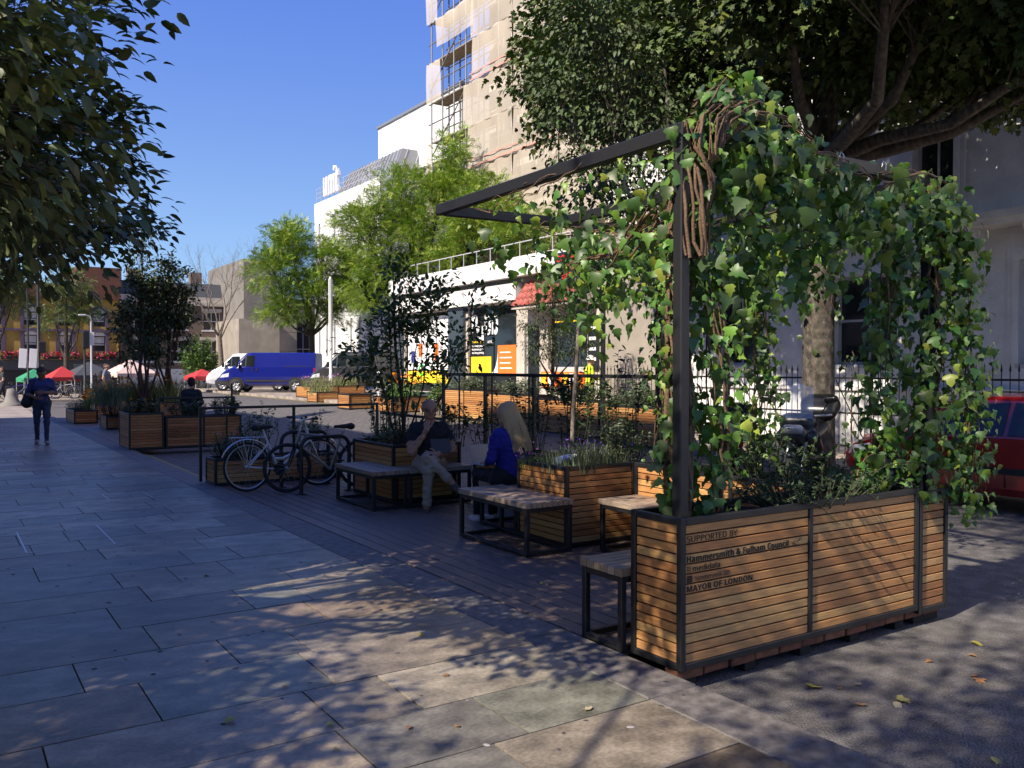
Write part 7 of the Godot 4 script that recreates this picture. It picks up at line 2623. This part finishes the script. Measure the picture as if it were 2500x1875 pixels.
func make_trees() -> void:
	# hornbeam overhanging from the left
	var hb := [Color(0.045, 0.075, 0.02), Color(0.055, 0.085, 0.024), Color(0.04, 0.065, 0.018), Color(0.08, 0.085, 0.022)]
	make_tree("hornbeam", "dark hornbeam overhanging the pavement from the left", {
		"base": Vector3(-1.5, 0, -6.2), "trunk": [Vector3(0, 0, 0), Vector3(0.03, 1.0, 0.02), Vector3(0, 2.2, 0), Vector3(0.06, 3.6, 0.05), Vector3(0.0, 5.2, 0.0)], "radii": [0.17, 0.14, 0.125, 0.1, 0.05], "fork": Vector3(0.03, 2.6, 0.02), "bark": M.bark, "limb": 0.06,
		"lobes": [[Vector3(1.5, 3.3, 2.3), Vector3(0.75, 0.75, 0.9), 70], [Vector3(1.6, 3.1, 1.3), Vector3(0.75, 0.85, 0.8), 70], [Vector3(1.75, 3.0, 0.3), Vector3(0.85, 0.7, 0.9), 75], [Vector3(1.9, 2.95, -1.0), Vector3(0.95, 0.75, 1.0), 80], [Vector3(2.0, 3.0, -2.6), Vector3(0.9, 0.65, 1.1), 80], [Vector3(3.1, 3.15, -4.2), Vector3(0.75, 0.16, 0.6), 16, Vector3(1.4, 3.0, -2.6)], [Vector3(1.6, 4.3, 0.5), Vector3(1.2, 1.0, 2.2), 90], [Vector3(0.3, 6.3, -0.5), Vector3(1.8, 1.2, 2.0), 90], [Vector3(-1.5, 3.7, 1.6), Vector3(0.8, 0.7, 0.9), 80], [Vector3(-1.3, 3.6, 0.0), Vector3(0.8, 0.7, 0.9), 80], [Vector3(-1.8, 3.9, 0.8), Vector3(0.7, 0.6, 0.9), 70], [Vector3(-1.5, 3.7, 2.9), Vector3(0.75, 0.6, 0.8), 60], [Vector3(-1.2, 6.7, 1.6), Vector3(1.1, 0.8, 1.2), 90], [Vector3(-1.2, 6.7, -0.6), Vector3(1.1, 0.8, 1.2), 90], [Vector3(-1.0, 6.1, -2.6), Vector3(1.1, 0.8, 1.2), 80], [Vector3(-0.1, 5.4, 3.1), Vector3(1.0, 0.7, 0.9), 70], [Vector3(1.1, 4.0, -2.6), Vector3(1.3, 1.0, 1.6), 90], [Vector3(1.2, 2.75, -3.9), Vector3(0.8, 0.6, 1.0), 70], [Vector3(2.6, 3.6, -1.2), Vector3(0.4, 0.12, 0.5), 10, Vector3(1.6, 3.3, -0.8)], [Vector3(2.7, 2.9, -2.4), Vector3(0.4, 0.12, 0.5), 10, Vector3(1.7, 2.8, -2.0)]],
		"mesh": ovate_leaf(), "mat": M.leaf_dark, "leaf": 0.095, "leaves": 24, "cluster": 0.32, "colors": hb, "hang": 0.25, "parts": 300})
	# street trees behind the camera's left that dapple the ground
	for k in 3:
		make_tree("street_tree", ["lime tree on the pavement left of the camera", "lime tree behind the camera", "lime tree at the corner behind the camera"][k], {
			"base": [Vector3(-4.6, 0, 0.0), Vector3(-2.2, 0, 0.3), Vector3(-4.4, 0, -5.0)][k], "trunk": [Vector3.ZERO, Vector3(0.05, 2.5, 0), Vector3(0, 6.0, 0), Vector3(0, 8.0, 0)], "radii": [0.2, 0.16, 0.1, 0.05], "fork": Vector3(0.03, 3.2, 0), "bark": M.bark, "limb": 0.03 if k == 0 else 0.05,
			"lobes": [[Vector3(0.6, 5.0, 0.6), Vector3(1.6, 1.3, 1.5), 60], [Vector3(0.8, 6.6, -0.6), Vector3(1.7, 1.4, 1.5), 60], [Vector3(-0.6, 6.0, 0.0), Vector3(1.6, 1.4, 1.6), 60], [Vector3(0.4, 8.2, 0.2), Vector3(1.4, 1.3, 1.4), 50]] + ([[Vector3(4.0, 11.0, -3.2), Vector3(1.7, 1.2, 1.6), 110], [Vector3(4.3, 11.2, -5.0), Vector3(1.6, 1.2, 1.4), 100], [Vector3(2.2, 9.8, -1.2), Vector3(1.4, 1.2, 1.3), 50]] if k == 0 else []) if k < 2 else [[Vector3(0, 4.3, -0.9), Vector3(1.0, 1.0, 1.1), 70], [Vector3(0.1, 4.2, 0.3), Vector3(1.0, 1.0, 1.1), 70], [Vector3(-0.2, 4.3, 1.3), Vector3(0.9, 0.9, 0.9), 50]],
			"mesh": ovate_leaf(), "mat": M.leaf_dull, "leaf": 0.13, "leaves": 34, "cluster": 0.6, "colors": [Color(0.05, 0.09, 0.02), Color(0.07, 0.11, 0.025)], "group": "street trees round the camera"})
	# big plane tree on the right
	make_tree("plane_tree", "big plane tree with ivy on its trunk in front of the white house", {
		"base": Vector3(12.6, gh(13, -9.5) + 0.1, -9.6), "trunk": [Vector3(0, 0, 0), Vector3(0.02, 1.5, 0), Vector3(-0.05, 3.5, 0.05), Vector3(0.05, 5.4, 0.0), Vector3(0.3, 8.0, 0.1), Vector3(0.3, 11.0, 0.0)], "radii": [0.31, 0.27, 0.255, 0.25, 0.16, 0.08], "fork": Vector3(0.05, 5.2, 0.0), "bark": M.plane_bark, "limb": 0.14,
		"lobes": [[Vector3(-0.40, 8.42, -6.30), Vector3(1.60, 1.50, 1.70), 110], [Vector3(-0.80, 7.92, -4.60), Vector3(1.70, 1.30, 1.60), 110], [Vector3(-0.30, 9.82, -4.80), Vector3(2.00, 1.60, 2.00), 90], [Vector3(-0.80, 7.62, -2.40), Vector3(1.70, 1.20, 1.60), 100], [Vector3(-0.60, 7.12, -4.00), Vector3(1.20, 0.80, 1.20), 60], [Vector3(-0.20, 7.02, 1.60), Vector3(2.00, 1.00, 1.70), 110], [Vector3(1.00, 6.52, 3.10), Vector3(1.90, 0.80, 1.70), 120], [Vector3(-1.40, 7.12, 3.20), Vector3(1.90, 1.00, 1.60), 100], [Vector3(-3.80, 6.92, 4.00), Vector3(1.70, 1.10, 1.60), 90], [Vector3(-2.40, 7.22, 1.20), Vector3(1.40, 0.90, 1.40), 70], [Vector3(2.00, 7.12, 0.60), Vector3(1.80, 1.00, 1.80), 100], [Vector3(-0.80, 10.12, 0.20), Vector3(3.80, 2.00, 3.40), 170], [Vector3(0.00, 7.12, -1.20), Vector3(1.50, 0.90, 1.30), 70], [Vector3(-0.60, 6.02, 5.00), Vector3(1.70, 0.70, 1.40), 100], [Vector3(1.30, 6.22, 4.40), Vector3(1.50, 0.60, 1.30), 80], [Vector3(2.20, 6.62, 2.00), Vector3(1.20, 0.60, 1.20), 50]],
		"mesh": plane_leaf(), "mat": M.leaf_dull, "leaf": 0.15, "leaves": 42, "cluster": 0.72, "colors": [Color(0.05, 0.085, 0.016), Color(0.065, 0.105, 0.02), Color(0.045, 0.075, 0.016), Color(0.09, 0.125, 0.022)], "hang": 0.9})
	var iv := ivy_plant("ivy", "ivy clinging to the plane tree's trunk", Vector3(12.6, gh(13, -9.5) + 0.1, -9.6), [{"pts": [Vector3(0, 2.2, 0), Vector3(-0.05, 3.2, 0.05), Vector3(0, 4.2, 0.05), Vector3(0.05, 5.0, 0)], "reach": 0.42, "n": 420, "stems": 4, "leaf": 0.12, "stem_reach": 0.26}, {"pts": [Vector3(0.5, 0.0, 0.3), Vector3(0.55, 1.2, 0.35), Vector3(0.5, 2.0, 0.3)], "reach": 0.3, "n": 60, "stems": 2, "leaf": 0.1}], 0, {"colors": [Color(0.03, 0.06, 0.016), Color(0.045, 0.08, 0.02)]})
	# honey locusts across the road
	var lc := [Color(0.19, 0.3, 0.035), Color(0.24, 0.35, 0.04), Color(0.14, 0.24, 0.03), Color(0.29, 0.37, 0.05)]
	make_tree("locust_tree", "bright green locust tree above the blue van", {
		"base": Vector3(17.4, gh(13, -46) + 0.12, -46.6), "trunk": [Vector3.ZERO, Vector3(0.05, 1.8, 0), Vector3(-0.1, 3.6, 0.1), Vector3(-0.3, 6.5, 0.0)], "radii": [0.2, 0.17, 0.14, 0.06], "fork": Vector3(-0.05, 3.0, 0.05), "bark": M.bark, "limb": 0.09,
		"lobes": [[Vector3(-2.2, 6.4, 0.2), Vector3(1.4, 1.3, 1.3), 70], [Vector3(-1.3, 8.2, 0.0), Vector3(1.3, 1.3, 1.2), 70], [Vector3(0.6, 7.2, 0.4), Vector3(1.7, 1.3, 1.4), 80], [Vector3(1.9, 5.8, 0.3), Vector3(1.5, 1.2, 1.3), 70], [Vector3(-0.4, 5.4, 0.6), Vector3(1.7, 1.1, 1.4), 70], [Vector3(-1.9, 4.4, 0.4), Vector3(1.2, 0.9, 1.1), 45], [Vector3(1.0, 4.3, 0.4), Vector3(1.5, 0.8, 1.2), 45], [Vector3(2.6, 7.2, 0.0), Vector3(1.1, 1.0, 1.1), 40]],
		"mesh": pinnate_leaf(), "mat": M.leaf_bright, "leaf": 0.3, "leaves": 24, "cluster": 0.6, "colors": lc, "hang": 0.3})
	make_tree("locust_tree", "tall bright green locust tree in front of the scaffolding", {
		"base": Vector3(18.3, gh(13, -35) + 0.12, -36.0), "trunk": [Vector3.ZERO, Vector3(0.05, 2.2, 0), Vector3(-0.1, 4.5, 0.1), Vector3(0.2, 9.0, 0.0)], "radii": [0.22, 0.18, 0.15, 0.06], "fork": Vector3(-0.05, 3.6, 0.05), "bark": M.bark, "limb": 0.1,
		"lobes": [[Vector3(-2.0, 7.6, -0.6), Vector3(1.5, 1.5, 1.4), 90], [Vector3(-0.6, 9.0, 0.2), Vector3(1.6, 1.5, 1.4), 90], [Vector3(0.9, 9.4, 1.4), Vector3(1.3, 1.2, 1.3), 70], [Vector3(1.2, 11.0, 1.8), Vector3(0.7, 0.9, 0.7), 22], [Vector3(0.4, 7.4, 1.0), Vector3(1.9, 1.4, 1.6), 90], [Vector3(-1.4, 5.8, 0.2), Vector3(1.7, 1.2, 1.4), 80], [Vector3(0.8, 5.6, 2.0), Vector3(1.8, 1.1, 1.6), 80], [Vector3(-2.2, 4.4, 0.0), Vector3(1.4, 0.9, 1.2), 55], [Vector3(1.6, 7.6, 3.4), Vector3(1.6, 1.2, 1.5), 70], [Vector3(1.2, 8.6, 4.8), Vector3(1.0, 0.8, 1.0), 30], [Vector3(0.4, 7.4, 5.6), Vector3(1.5, 1.2, 1.6), 80], [Vector3(0.6, 6.5, 8.0), Vector3(1.4, 1.0, 1.6), 70], [Vector3(0.5, 6.2, 4.0), Vector3(1.5, 0.8, 1.6), 60]],
		"mesh": pinnate_leaf(), "mat": M.leaf_bright, "leaf": 0.28, "leaves": 24, "cluster": 0.6, "colors": lc, "hang": 0.3})
	# small dark trees across the road and in the planters
	make_tree("small_tree", "small dark dense tree in the planter in front of the shop", {
		"base": Vector3(13.4, gh(12.8, -18.2) + 0.7, -18.4), "trunk": [Vector3.ZERO, Vector3(0.0, 0.5, 0), Vector3(0.02, 1.4, 0), Vector3(0.0, 3.0, 0.0)], "radii": [0.06, 0.05, 0.04, 0.015], "fork": Vector3(0, 0.5, 0), "bark": M.bark, "limb": 0.03,
		"lobes": [[Vector3(-0.5, 2.0, 0), Vector3(0.5, 1.0, 0.5), 60], [Vector3(0.4, 2.1, 0.2), Vector3(0.55, 1.1, 0.55), 70], [Vector3(0.0, 2.9, 0.1), Vector3(0.4, 0.8, 0.4), 40], [Vector3(0.6, 1.5, 0.5), Vector3(0.45, 0.6, 0.45), 30], [Vector3(-0.2, 1.3, 0.2), Vector3(0.4, 0.6, 0.4), 25]],
		"mesh": narrow_leaf(), "mat": M.leaf_dull, "leaf": 0.11, "leaves": 26, "cluster": 0.22, "colors": [Color(0.045, 0.07, 0.025), Color(0.06, 0.09, 0.03), Color(0.035, 0.055, 0.02)], "hang": 0.7})
	make_tree("multi_stem_shrub", "open many stemmed shrub tree in the planter behind the seated man", {
		"base": Vector3(5.1, 0.62, -10.3), "trunk": [Vector3.ZERO, Vector3(-0.02, 0.5, 0.02), Vector3(-0.12, 1.3, 0.0), Vector3(-0.15, 2.2, 0.0)], "radii": [0.03, 0.025, 0.02, 0.008], "fork": Vector3(0, 0.05, 0), "bark": M.bark, "limb": 0.017, "shell": 0.6,
		"lobes": [[Vector3(-0.55, 1.25, 0.2), Vector3(0.42, 0.4, 0.4), 26], [Vector3(-0.25, 1.75, 0.1), Vector3(0.4, 0.4, 0.4), 26], [Vector3(0.1, 1.5, 0.2), Vector3(0.5, 0.5, 0.45), 34], [Vector3(0.35, 2.0, 0.1), Vector3(0.4, 0.4, 0.4), 20], [Vector3(0.6, 1.3, 0.3), Vector3(0.4, 0.4, 0.4), 22], [Vector3(-0.05, 2.25, 0.0), Vector3(0.3, 0.35, 0.3), 14], [Vector3(0.9, 1.85, 0.4), Vector3(0.35, 0.3, 0.35), 14], [Vector3(-0.1, 0.9, 0.2), Vector3(0.5, 0.4, 0.4), 18]],
		"mesh": ovate_leaf(), "mat": M.leaf_bright, "leaf": 0.085, "leaves": 14, "cluster": 0.27, "colors": [Color(0.065, 0.11, 0.028), Color(0.085, 0.135, 0.035), Color(0.055, 0.09, 0.025)], "hang": 0.3})
	make_tree("young_tree", "young staked tree with a pale bare stem in the square planter", {
		"base": Vector3(5.3, 0.68, -6.95), "trunk": [Vector3.ZERO, Vector3(0.015, 0.55, 0), Vector3(0.05, 1.1, 0.02), Vector3(0.09, 1.6, 0.0), Vector3(0.1, 2.1, 0.0)], "radii": [0.024, 0.022, 0.02, 0.016, 0.008], "fork": Vector3(0.08, 1.45, 0.0), "bark": M.pale_bark, "limb": 0.012, "shell": 0.7,
		"lobes": [[Vector3(-0.15, 1.95, 0.1), Vector3(0.2, 0.25, 0.2), 7], [Vector3(0.3, 2.0, 0.0), Vector3(0.25, 0.3, 0.25), 10], [Vector3(0.1, 2.3, 0.0), Vector3(0.25, 0.25, 0.2), 8], [Vector3(0.35, 1.7, 0.1), Vector3(0.25, 0.2, 0.2), 7]],
		"mesh": ivy_leaf_wide(), "mat": M.leaf_dull, "leaf": 0.1, "leaves": 6, "cluster": 0.2, "colors": [Color(0.06, 0.12, 0.035), Color(0.08, 0.14, 0.04)], "hang": 1.2})
	make_tree("street_tree", "dark small leaved tree behind the left of the pergola", {
		"base": Vector3(9.7, gh(9.7, -9.9), -9.9), "trunk": [Vector3.ZERO, Vector3(0.02, 1.6, 0), Vector3(-0.05, 3.2, 0.0), Vector3(-0.2, 6.5, -0.2)], "radii": [0.09, 0.08, 0.065, 0.02], "fork": Vector3(-0.03, 2.9, 0), "bark": M.bark, "limb": 0.04, "shell": 0.6,
		"lobes": [[Vector3(-0.9, 7.0, -0.9), Vector3(1.2, 1.2, 1.2), 80], [Vector3(-0.6, 5.8, -0.6), Vector3(1.1, 1.0, 1.1), 70], [Vector3(-1.2, 4.7, -0.8), Vector3(0.8, 0.8, 0.9), 34], [Vector3(-0.3, 4.5, -0.4), Vector3(0.7, 0.9, 0.8), 34], [Vector3(-1.6, 6.0, -1.2), Vector3(0.8, 0.9, 0.8), 30], [Vector3(-0.4, 3.6, -0.5), Vector3(0.6, 0.5, 0.6), 14]],
		"mesh": ovate_leaf(), "mat": M.leaf_dull, "leaf": 0.1, "leaves": 26, "cluster": 0.4, "colors": [Color(0.045, 0.075, 0.02), Color(0.055, 0.09, 0.025)], "hang": 1.0})
	# red stemmed birches of the far parklet
	for k in 2:
		make_tree("red_stemmed_tree", ["taller red stemmed tree in the far parklet", "red stemmed tree at the right in the far parklet"][k], {
			"base": [Vector3(4.75, 0.68, -25.7), Vector3(5.5, 0.68, -25.9)][k], "trunk": [Vector3.ZERO, Vector3(-0.1, 0.7, 0), Vector3(0.0, 2.0, 0.1), Vector3(0.0, [5.2, 4.2][k], 0.0)], "radii": [0.05, 0.045, 0.035, 0.01], "fork": Vector3(0.05, 0.05, 0), "bark": M.birch_bark, "limb": 0.045, "shell": 0.6,
			"lobes": [[Vector3(-0.45, 2.2, 0.1), Vector3(0.5, 0.9, 0.5), 60], [Vector3(0.3, 2.3, 0.0), Vector3(0.55, 1.0, 0.5), 70], [Vector3(-0.1, 3.3, 0.0), Vector3(0.5, 0.9, 0.45), 60], [Vector3(0.35, [3.4, 3.2][k], 0.1), Vector3(0.4, 0.7, 0.4), 35], [Vector3(0.0, [4.4, 3.9][k], 0.0), Vector3(0.25, 0.65, 0.25), 16], [Vector3(-0.5, 1.3, 0.3), Vector3(0.35, 0.5, 0.35), 16]],
			"mesh": ovate_leaf(), "mat": M.leaf_dull, "leaf": 0.105, "leaves": 15, "cluster": 0.27, "colors": [Color(0.055, 0.085, 0.025), Color(0.065, 0.095, 0.03), Color(0.045, 0.07, 0.022)], "hang": 0.6, "group": "red stemmed trees of the far parklet"})
	# bare tree and the trees before the pub
	bare_tree()
	for k in 2:
		make_tree("street_tree", ["leafy street tree in front of the pub at the left edge", "leafy street tree left of the red stemmed trees", "street tree between the pub windows"][k], {
			"base": [Vector3(2.2, 0.0, -48.0), Vector3(6.4, 0.0, -57.5), Vector3(4.4, 0.0, -56.5)][k], "trunk": [Vector3.ZERO, Vector3(0.0, 2.0, 0), Vector3(0.0, 4.5, 0), Vector3(0.0, 6.0, 0.0)], "radii": [0.16, 0.14, 0.1, 0.05], "fork": Vector3(0, 2.0, 0), "bark": M.bark, "limb": 0.07,
			"lobes": [[Vector3(-0.6, 4.6, 0), Vector3(1.1, 0.7, 1.1), 24], [Vector3(0.7, 5.0, 0.2), Vector3(1.2, 0.8, 1.1), 26], [Vector3(0.0, [6.0, 6.6, 5.2][k], 0.0), Vector3(1.4, 1.1, 1.2), 50], [Vector3(0.9, 5.6, 0), Vector3(1.0, 0.9, 1.0), 30]],
			"mesh": pinnate_leaf(), "mat": M.leaf_dull, "leaf": 0.3, "leaves": 16, "cluster": 0.6, "colors": [Color(0.09, 0.14, 0.03), Color(0.12, 0.17, 0.035), Color(0.07, 0.1, 0.025)], "hang": 0.5, "group": "street trees before the pub"})

func bare_tree() -> void:
	var t := thing("bare_tree", "bare leafless tree between the pub and the blue van", "tree", Vector3(13.6, 0.3, -51.0))
	var st := new_st()
	tube(st, [Vector3.ZERO, Vector3(0.05, 1.8, 0), Vector3(-0.05, 3.3, 0)], [0.17, 0.14, 0.12], 9)
	mi(t, "trunk", done(st), M.pale_bark)
	for k in 6:
		st = new_st()
		var a := TAU * k / 6 + 0.3
		var d := Vector3(cos(a) * 0.6, 1.0, sin(a) * 0.4).normalized()
		grow(st, Vector3(-0.05, 2.9 + 0.1 * k, 0), d, 2.5, 0.05, 5)
		mi(t, "branch", done(st), M.pale_bark)

func grow(st: SurfaceTool, p: Vector3, d: Vector3, l: float, r: float, depth: int) -> void:
	var m := p + d * l * 0.5 + rv(0.06) * l
	var e := p + d * l + rv(0.08) * l
	tube(st, [p, m, e], [r, r * 0.8, r * 0.6], 5 if depth > 1 else 3, false)
	if depth <= 0:
		return
	for k in 3:
		var nd := (d + rv(0.38) + Vector3(0, 0.22, 0)).normalized()
		grow(st, m.lerp(e, rng.randf_range(0.2, 1.0)) if k else e, nd, l * rng.randf_range(0.5, 0.72), r * 0.5, depth - 1)

# ---------------------------------------------------------------- odds and ends
func make_details() -> void:
	# bottle lying in the square planter
	var b := thing("water_bottle", "clear plastic water bottle lying at the edge of the square planter", "bottle", Vector3(4.93, 0.79, -6.72))
	var st := new_st()
	lathe(st, [Vector2(0, 0), Vector2(0.03, 0.0), Vector2(0.033, 0.01), Vector2(0.033, 0.06), Vector2(0.03, 0.07), Vector2(0.033, 0.08), Vector2(0.033, 0.14), Vector2(0.014, 0.19), Vector2(0.014, 0.2)], 12, Transform3D(Basis(Vector3(0.2, 0, -1).normalized(), 1.35), Vector3.ZERO))
	mi(b, "body", done(st), M.clear_plastic)
	mi(b, "cap", tube_mesh([Basis(Vector3(0.2, 0, -1).normalized(), 1.35) * Vector3(0, 0.2, 0), Basis(Vector3(0.2, 0, -1).normalized(), 1.35) * Vector3(0, 0.22, 0)], 0.016, 8), M.frame_white)
	mi(b, "label_band", tube_mesh([Basis(Vector3(0.2, 0, -1).normalized(), 1.35) * Vector3(0, 0.08, 0), Basis(Vector3(0.2, 0, -1).normalized(), 1.35) * Vector3(0, 0.12, 0)], 0.0335, 10), M.bike_blue)
	# fallen leaves
	var lm := leaf_mat("fallen", 0.7, lin(0.1, 0.08, 0.02))
	var tones := [lin(0.3, 0.14, 0.05), lin(0.34, 0.3, 0.08), lin(0.22, 0.12, 0.06), lin(0.36, 0.3, 0.18), lin(0.4, 0.34, 0.05)]
	var fm := []
	for k in 5:
		var m: StandardMaterial3D = lm.duplicate()
		m.vertex_color_use_as_albedo = false
		m.albedo_color = tones[k]
		m.resource_name = "fallen_%d" % k
		fm.append(m)
	for k in 34:
		var road := k < 18
		var p := Vector3(rng.randf_range(4.0, 6.6), -0.117, rng.randf_range(-3.2, -2.0)) if road else Vector3(rng.randf_range(0.6, 3.2), 0.003, rng.randf_range(-7.5, -3.2))
		if k > 28:
			p = Vector3(rng.randf_range(3.5, 4.2), -0.003, rng.randf_range(-7.0, -4.6))
		var sz := rng.randf_range(0.04, 0.1) if road else rng.randf_range(0.03, 0.06)
		var bs := Basis(Vector3.UP, rng.randf() * TAU) * Basis(Vector3.RIGHT, -PI / 2 + rng.randf_range(-0.12, 0.12)) * Basis.from_scale(Vector3(sz, sz, sz * 0.8))
		var o := mi(self, "fallen_leaf", [plane_leaf(), ovate_leaf(), ivy_leaf()][k % 3], fm[k % 5], p + Vector3(0, sz * 0.12, 0), bs)
		tag(o, "small dry fallen leaf lying on the asphalt road" if road else ("small fallen leaf lying on the deck boards" if k > 28 else "small fallen leaf lying on the stone pavement"), "leaf", "leaves on the road" if road else ("leaves on the deck" if k > 28 else "leaves on the pavement"))
	# street poles at the left
	var p1 := street_pole("signal_pole", "tall black pole with two white notices at the left", 3.8, -44.0, 6.0, 0.08, M.black_metal)
	for s in [[-0.62, 1.55], [-0.22, 1.52]]:
		mi(p1, "notice", cbox(Vector3(0.3, 0.85, 0.02), 0.004), M.letter_white, Vector3(s[0], 2.1, 0.05), Basis(Vector3.FORWARD, 0.06))
	mi(p1, "signal_box", cbox(Vector3(0.3, 0.5, 0.22), 0.03), M.shop_dark, Vector3(0.12, 2.6, 0.1))
	var p1b := street_pole("sign_pole", "thinner black pole just left of the signal pole", 3.4, -44.2, 5.2, 0.05, M.black_metal)
	var p2 := street_pole("traffic_light", "traffic light on a black pole behind the low far planters", 5.6, -43.6, 2.9, 0.06, M.black_metal)
	mi(p2, "signal_head", cbox(Vector3(0.28, 0.8, 0.22), 0.03), M.shop_dark, Vector3(0.05, 2.95, 0.0))
	mi(p2, "backing_board", cbox(Vector3(0.2, 0.6, 0.02), 0.005), M.frame_white, Vector3(0.3, 3.0, 0.0))
	var p3 := street_pole("street_lamp", "slender grey street lamp in front of the pub", 6.2, -46.0, 4.0, 0.05, M.frame_grey)
	mi(p3, "arm", tube_mesh([Vector3(0, 4.0, 0), Vector3(-0.05, 4.15, 0), Vector3(-0.25, 4.2, 0)], 0.03, 6), M.frame_grey)
	mi(p3, "lantern", cbox(Vector3(0.34, 0.09, 0.16), 0.03), M.frame_grey, Vector3(-0.38, 4.19, 0))
	gazebo("red market tent in front of the pub", M.tent_red, 5.8, -54.0, 0.75, 1.75, 1.15)
	gazebo("dark grey market tent beneath the pub sign", M.tent_dark, 7.2, -54.5, 1.15, 2.0, 1.25)
	gazebo("pale pink market tent at the right of the pub", M.tent_pink, 9.3, -54.0, 1.15, 2.15, 1.35)
	gazebo("small green market tent left of the red one", M.tent_green, 4.5, -55.0, 0.7, 1.6, 1.1)
	gazebo("bright red stall canopy left of the blue van", M.tent_red, 12.2, -49.5, 0.7, 1.6, 1.2)
	# concrete block stand at the left edge
	var cb := thing("concrete_bollard", "squat concrete bollard base at the left edge", "bollard", Vector3(2.75, 0.0, -44.2))
	st = new_st()
	lathe(st, [Vector2(0.5, 0.0), Vector2(0.48, 0.1), Vector2(0.3, 0.2), Vector2(0.22, 0.5), Vector2(0.18, 0.75), Vector2(0, 0.78)], 14)
	mi(cb, "base", done(st), M.grey_render)

func _ready() -> void:
	rng.seed = 20160913
	make_view()
	make_materials()
	for l in [["green_lamp", Color(0.05, 0.6, 0.12), 0.9], ["yellow_lamp", Color(0.9, 0.75, 0.1), 1.0], ["red_lamp", Color(0.8, 0.12, 0.05), 0.25]]:
		var m := mat(l[0], l[1], 0.5)
		m.emission_enabled = true
		m.emission = l[1]
		m.emission_energy_multiplier = l[2]
	make_ground()
	street_building()
	shop()
	white_house()
	scaffold_tower()
	hotel()
	pub()
	terrace()
	area_railing()
	make_trees()
	make_parklet()
	make_far_parklet()
	make_opposite()
	make_ivy()
	make_vehicles()
	make_bicycles()
	make_planting()
	make_people()
	make_details()
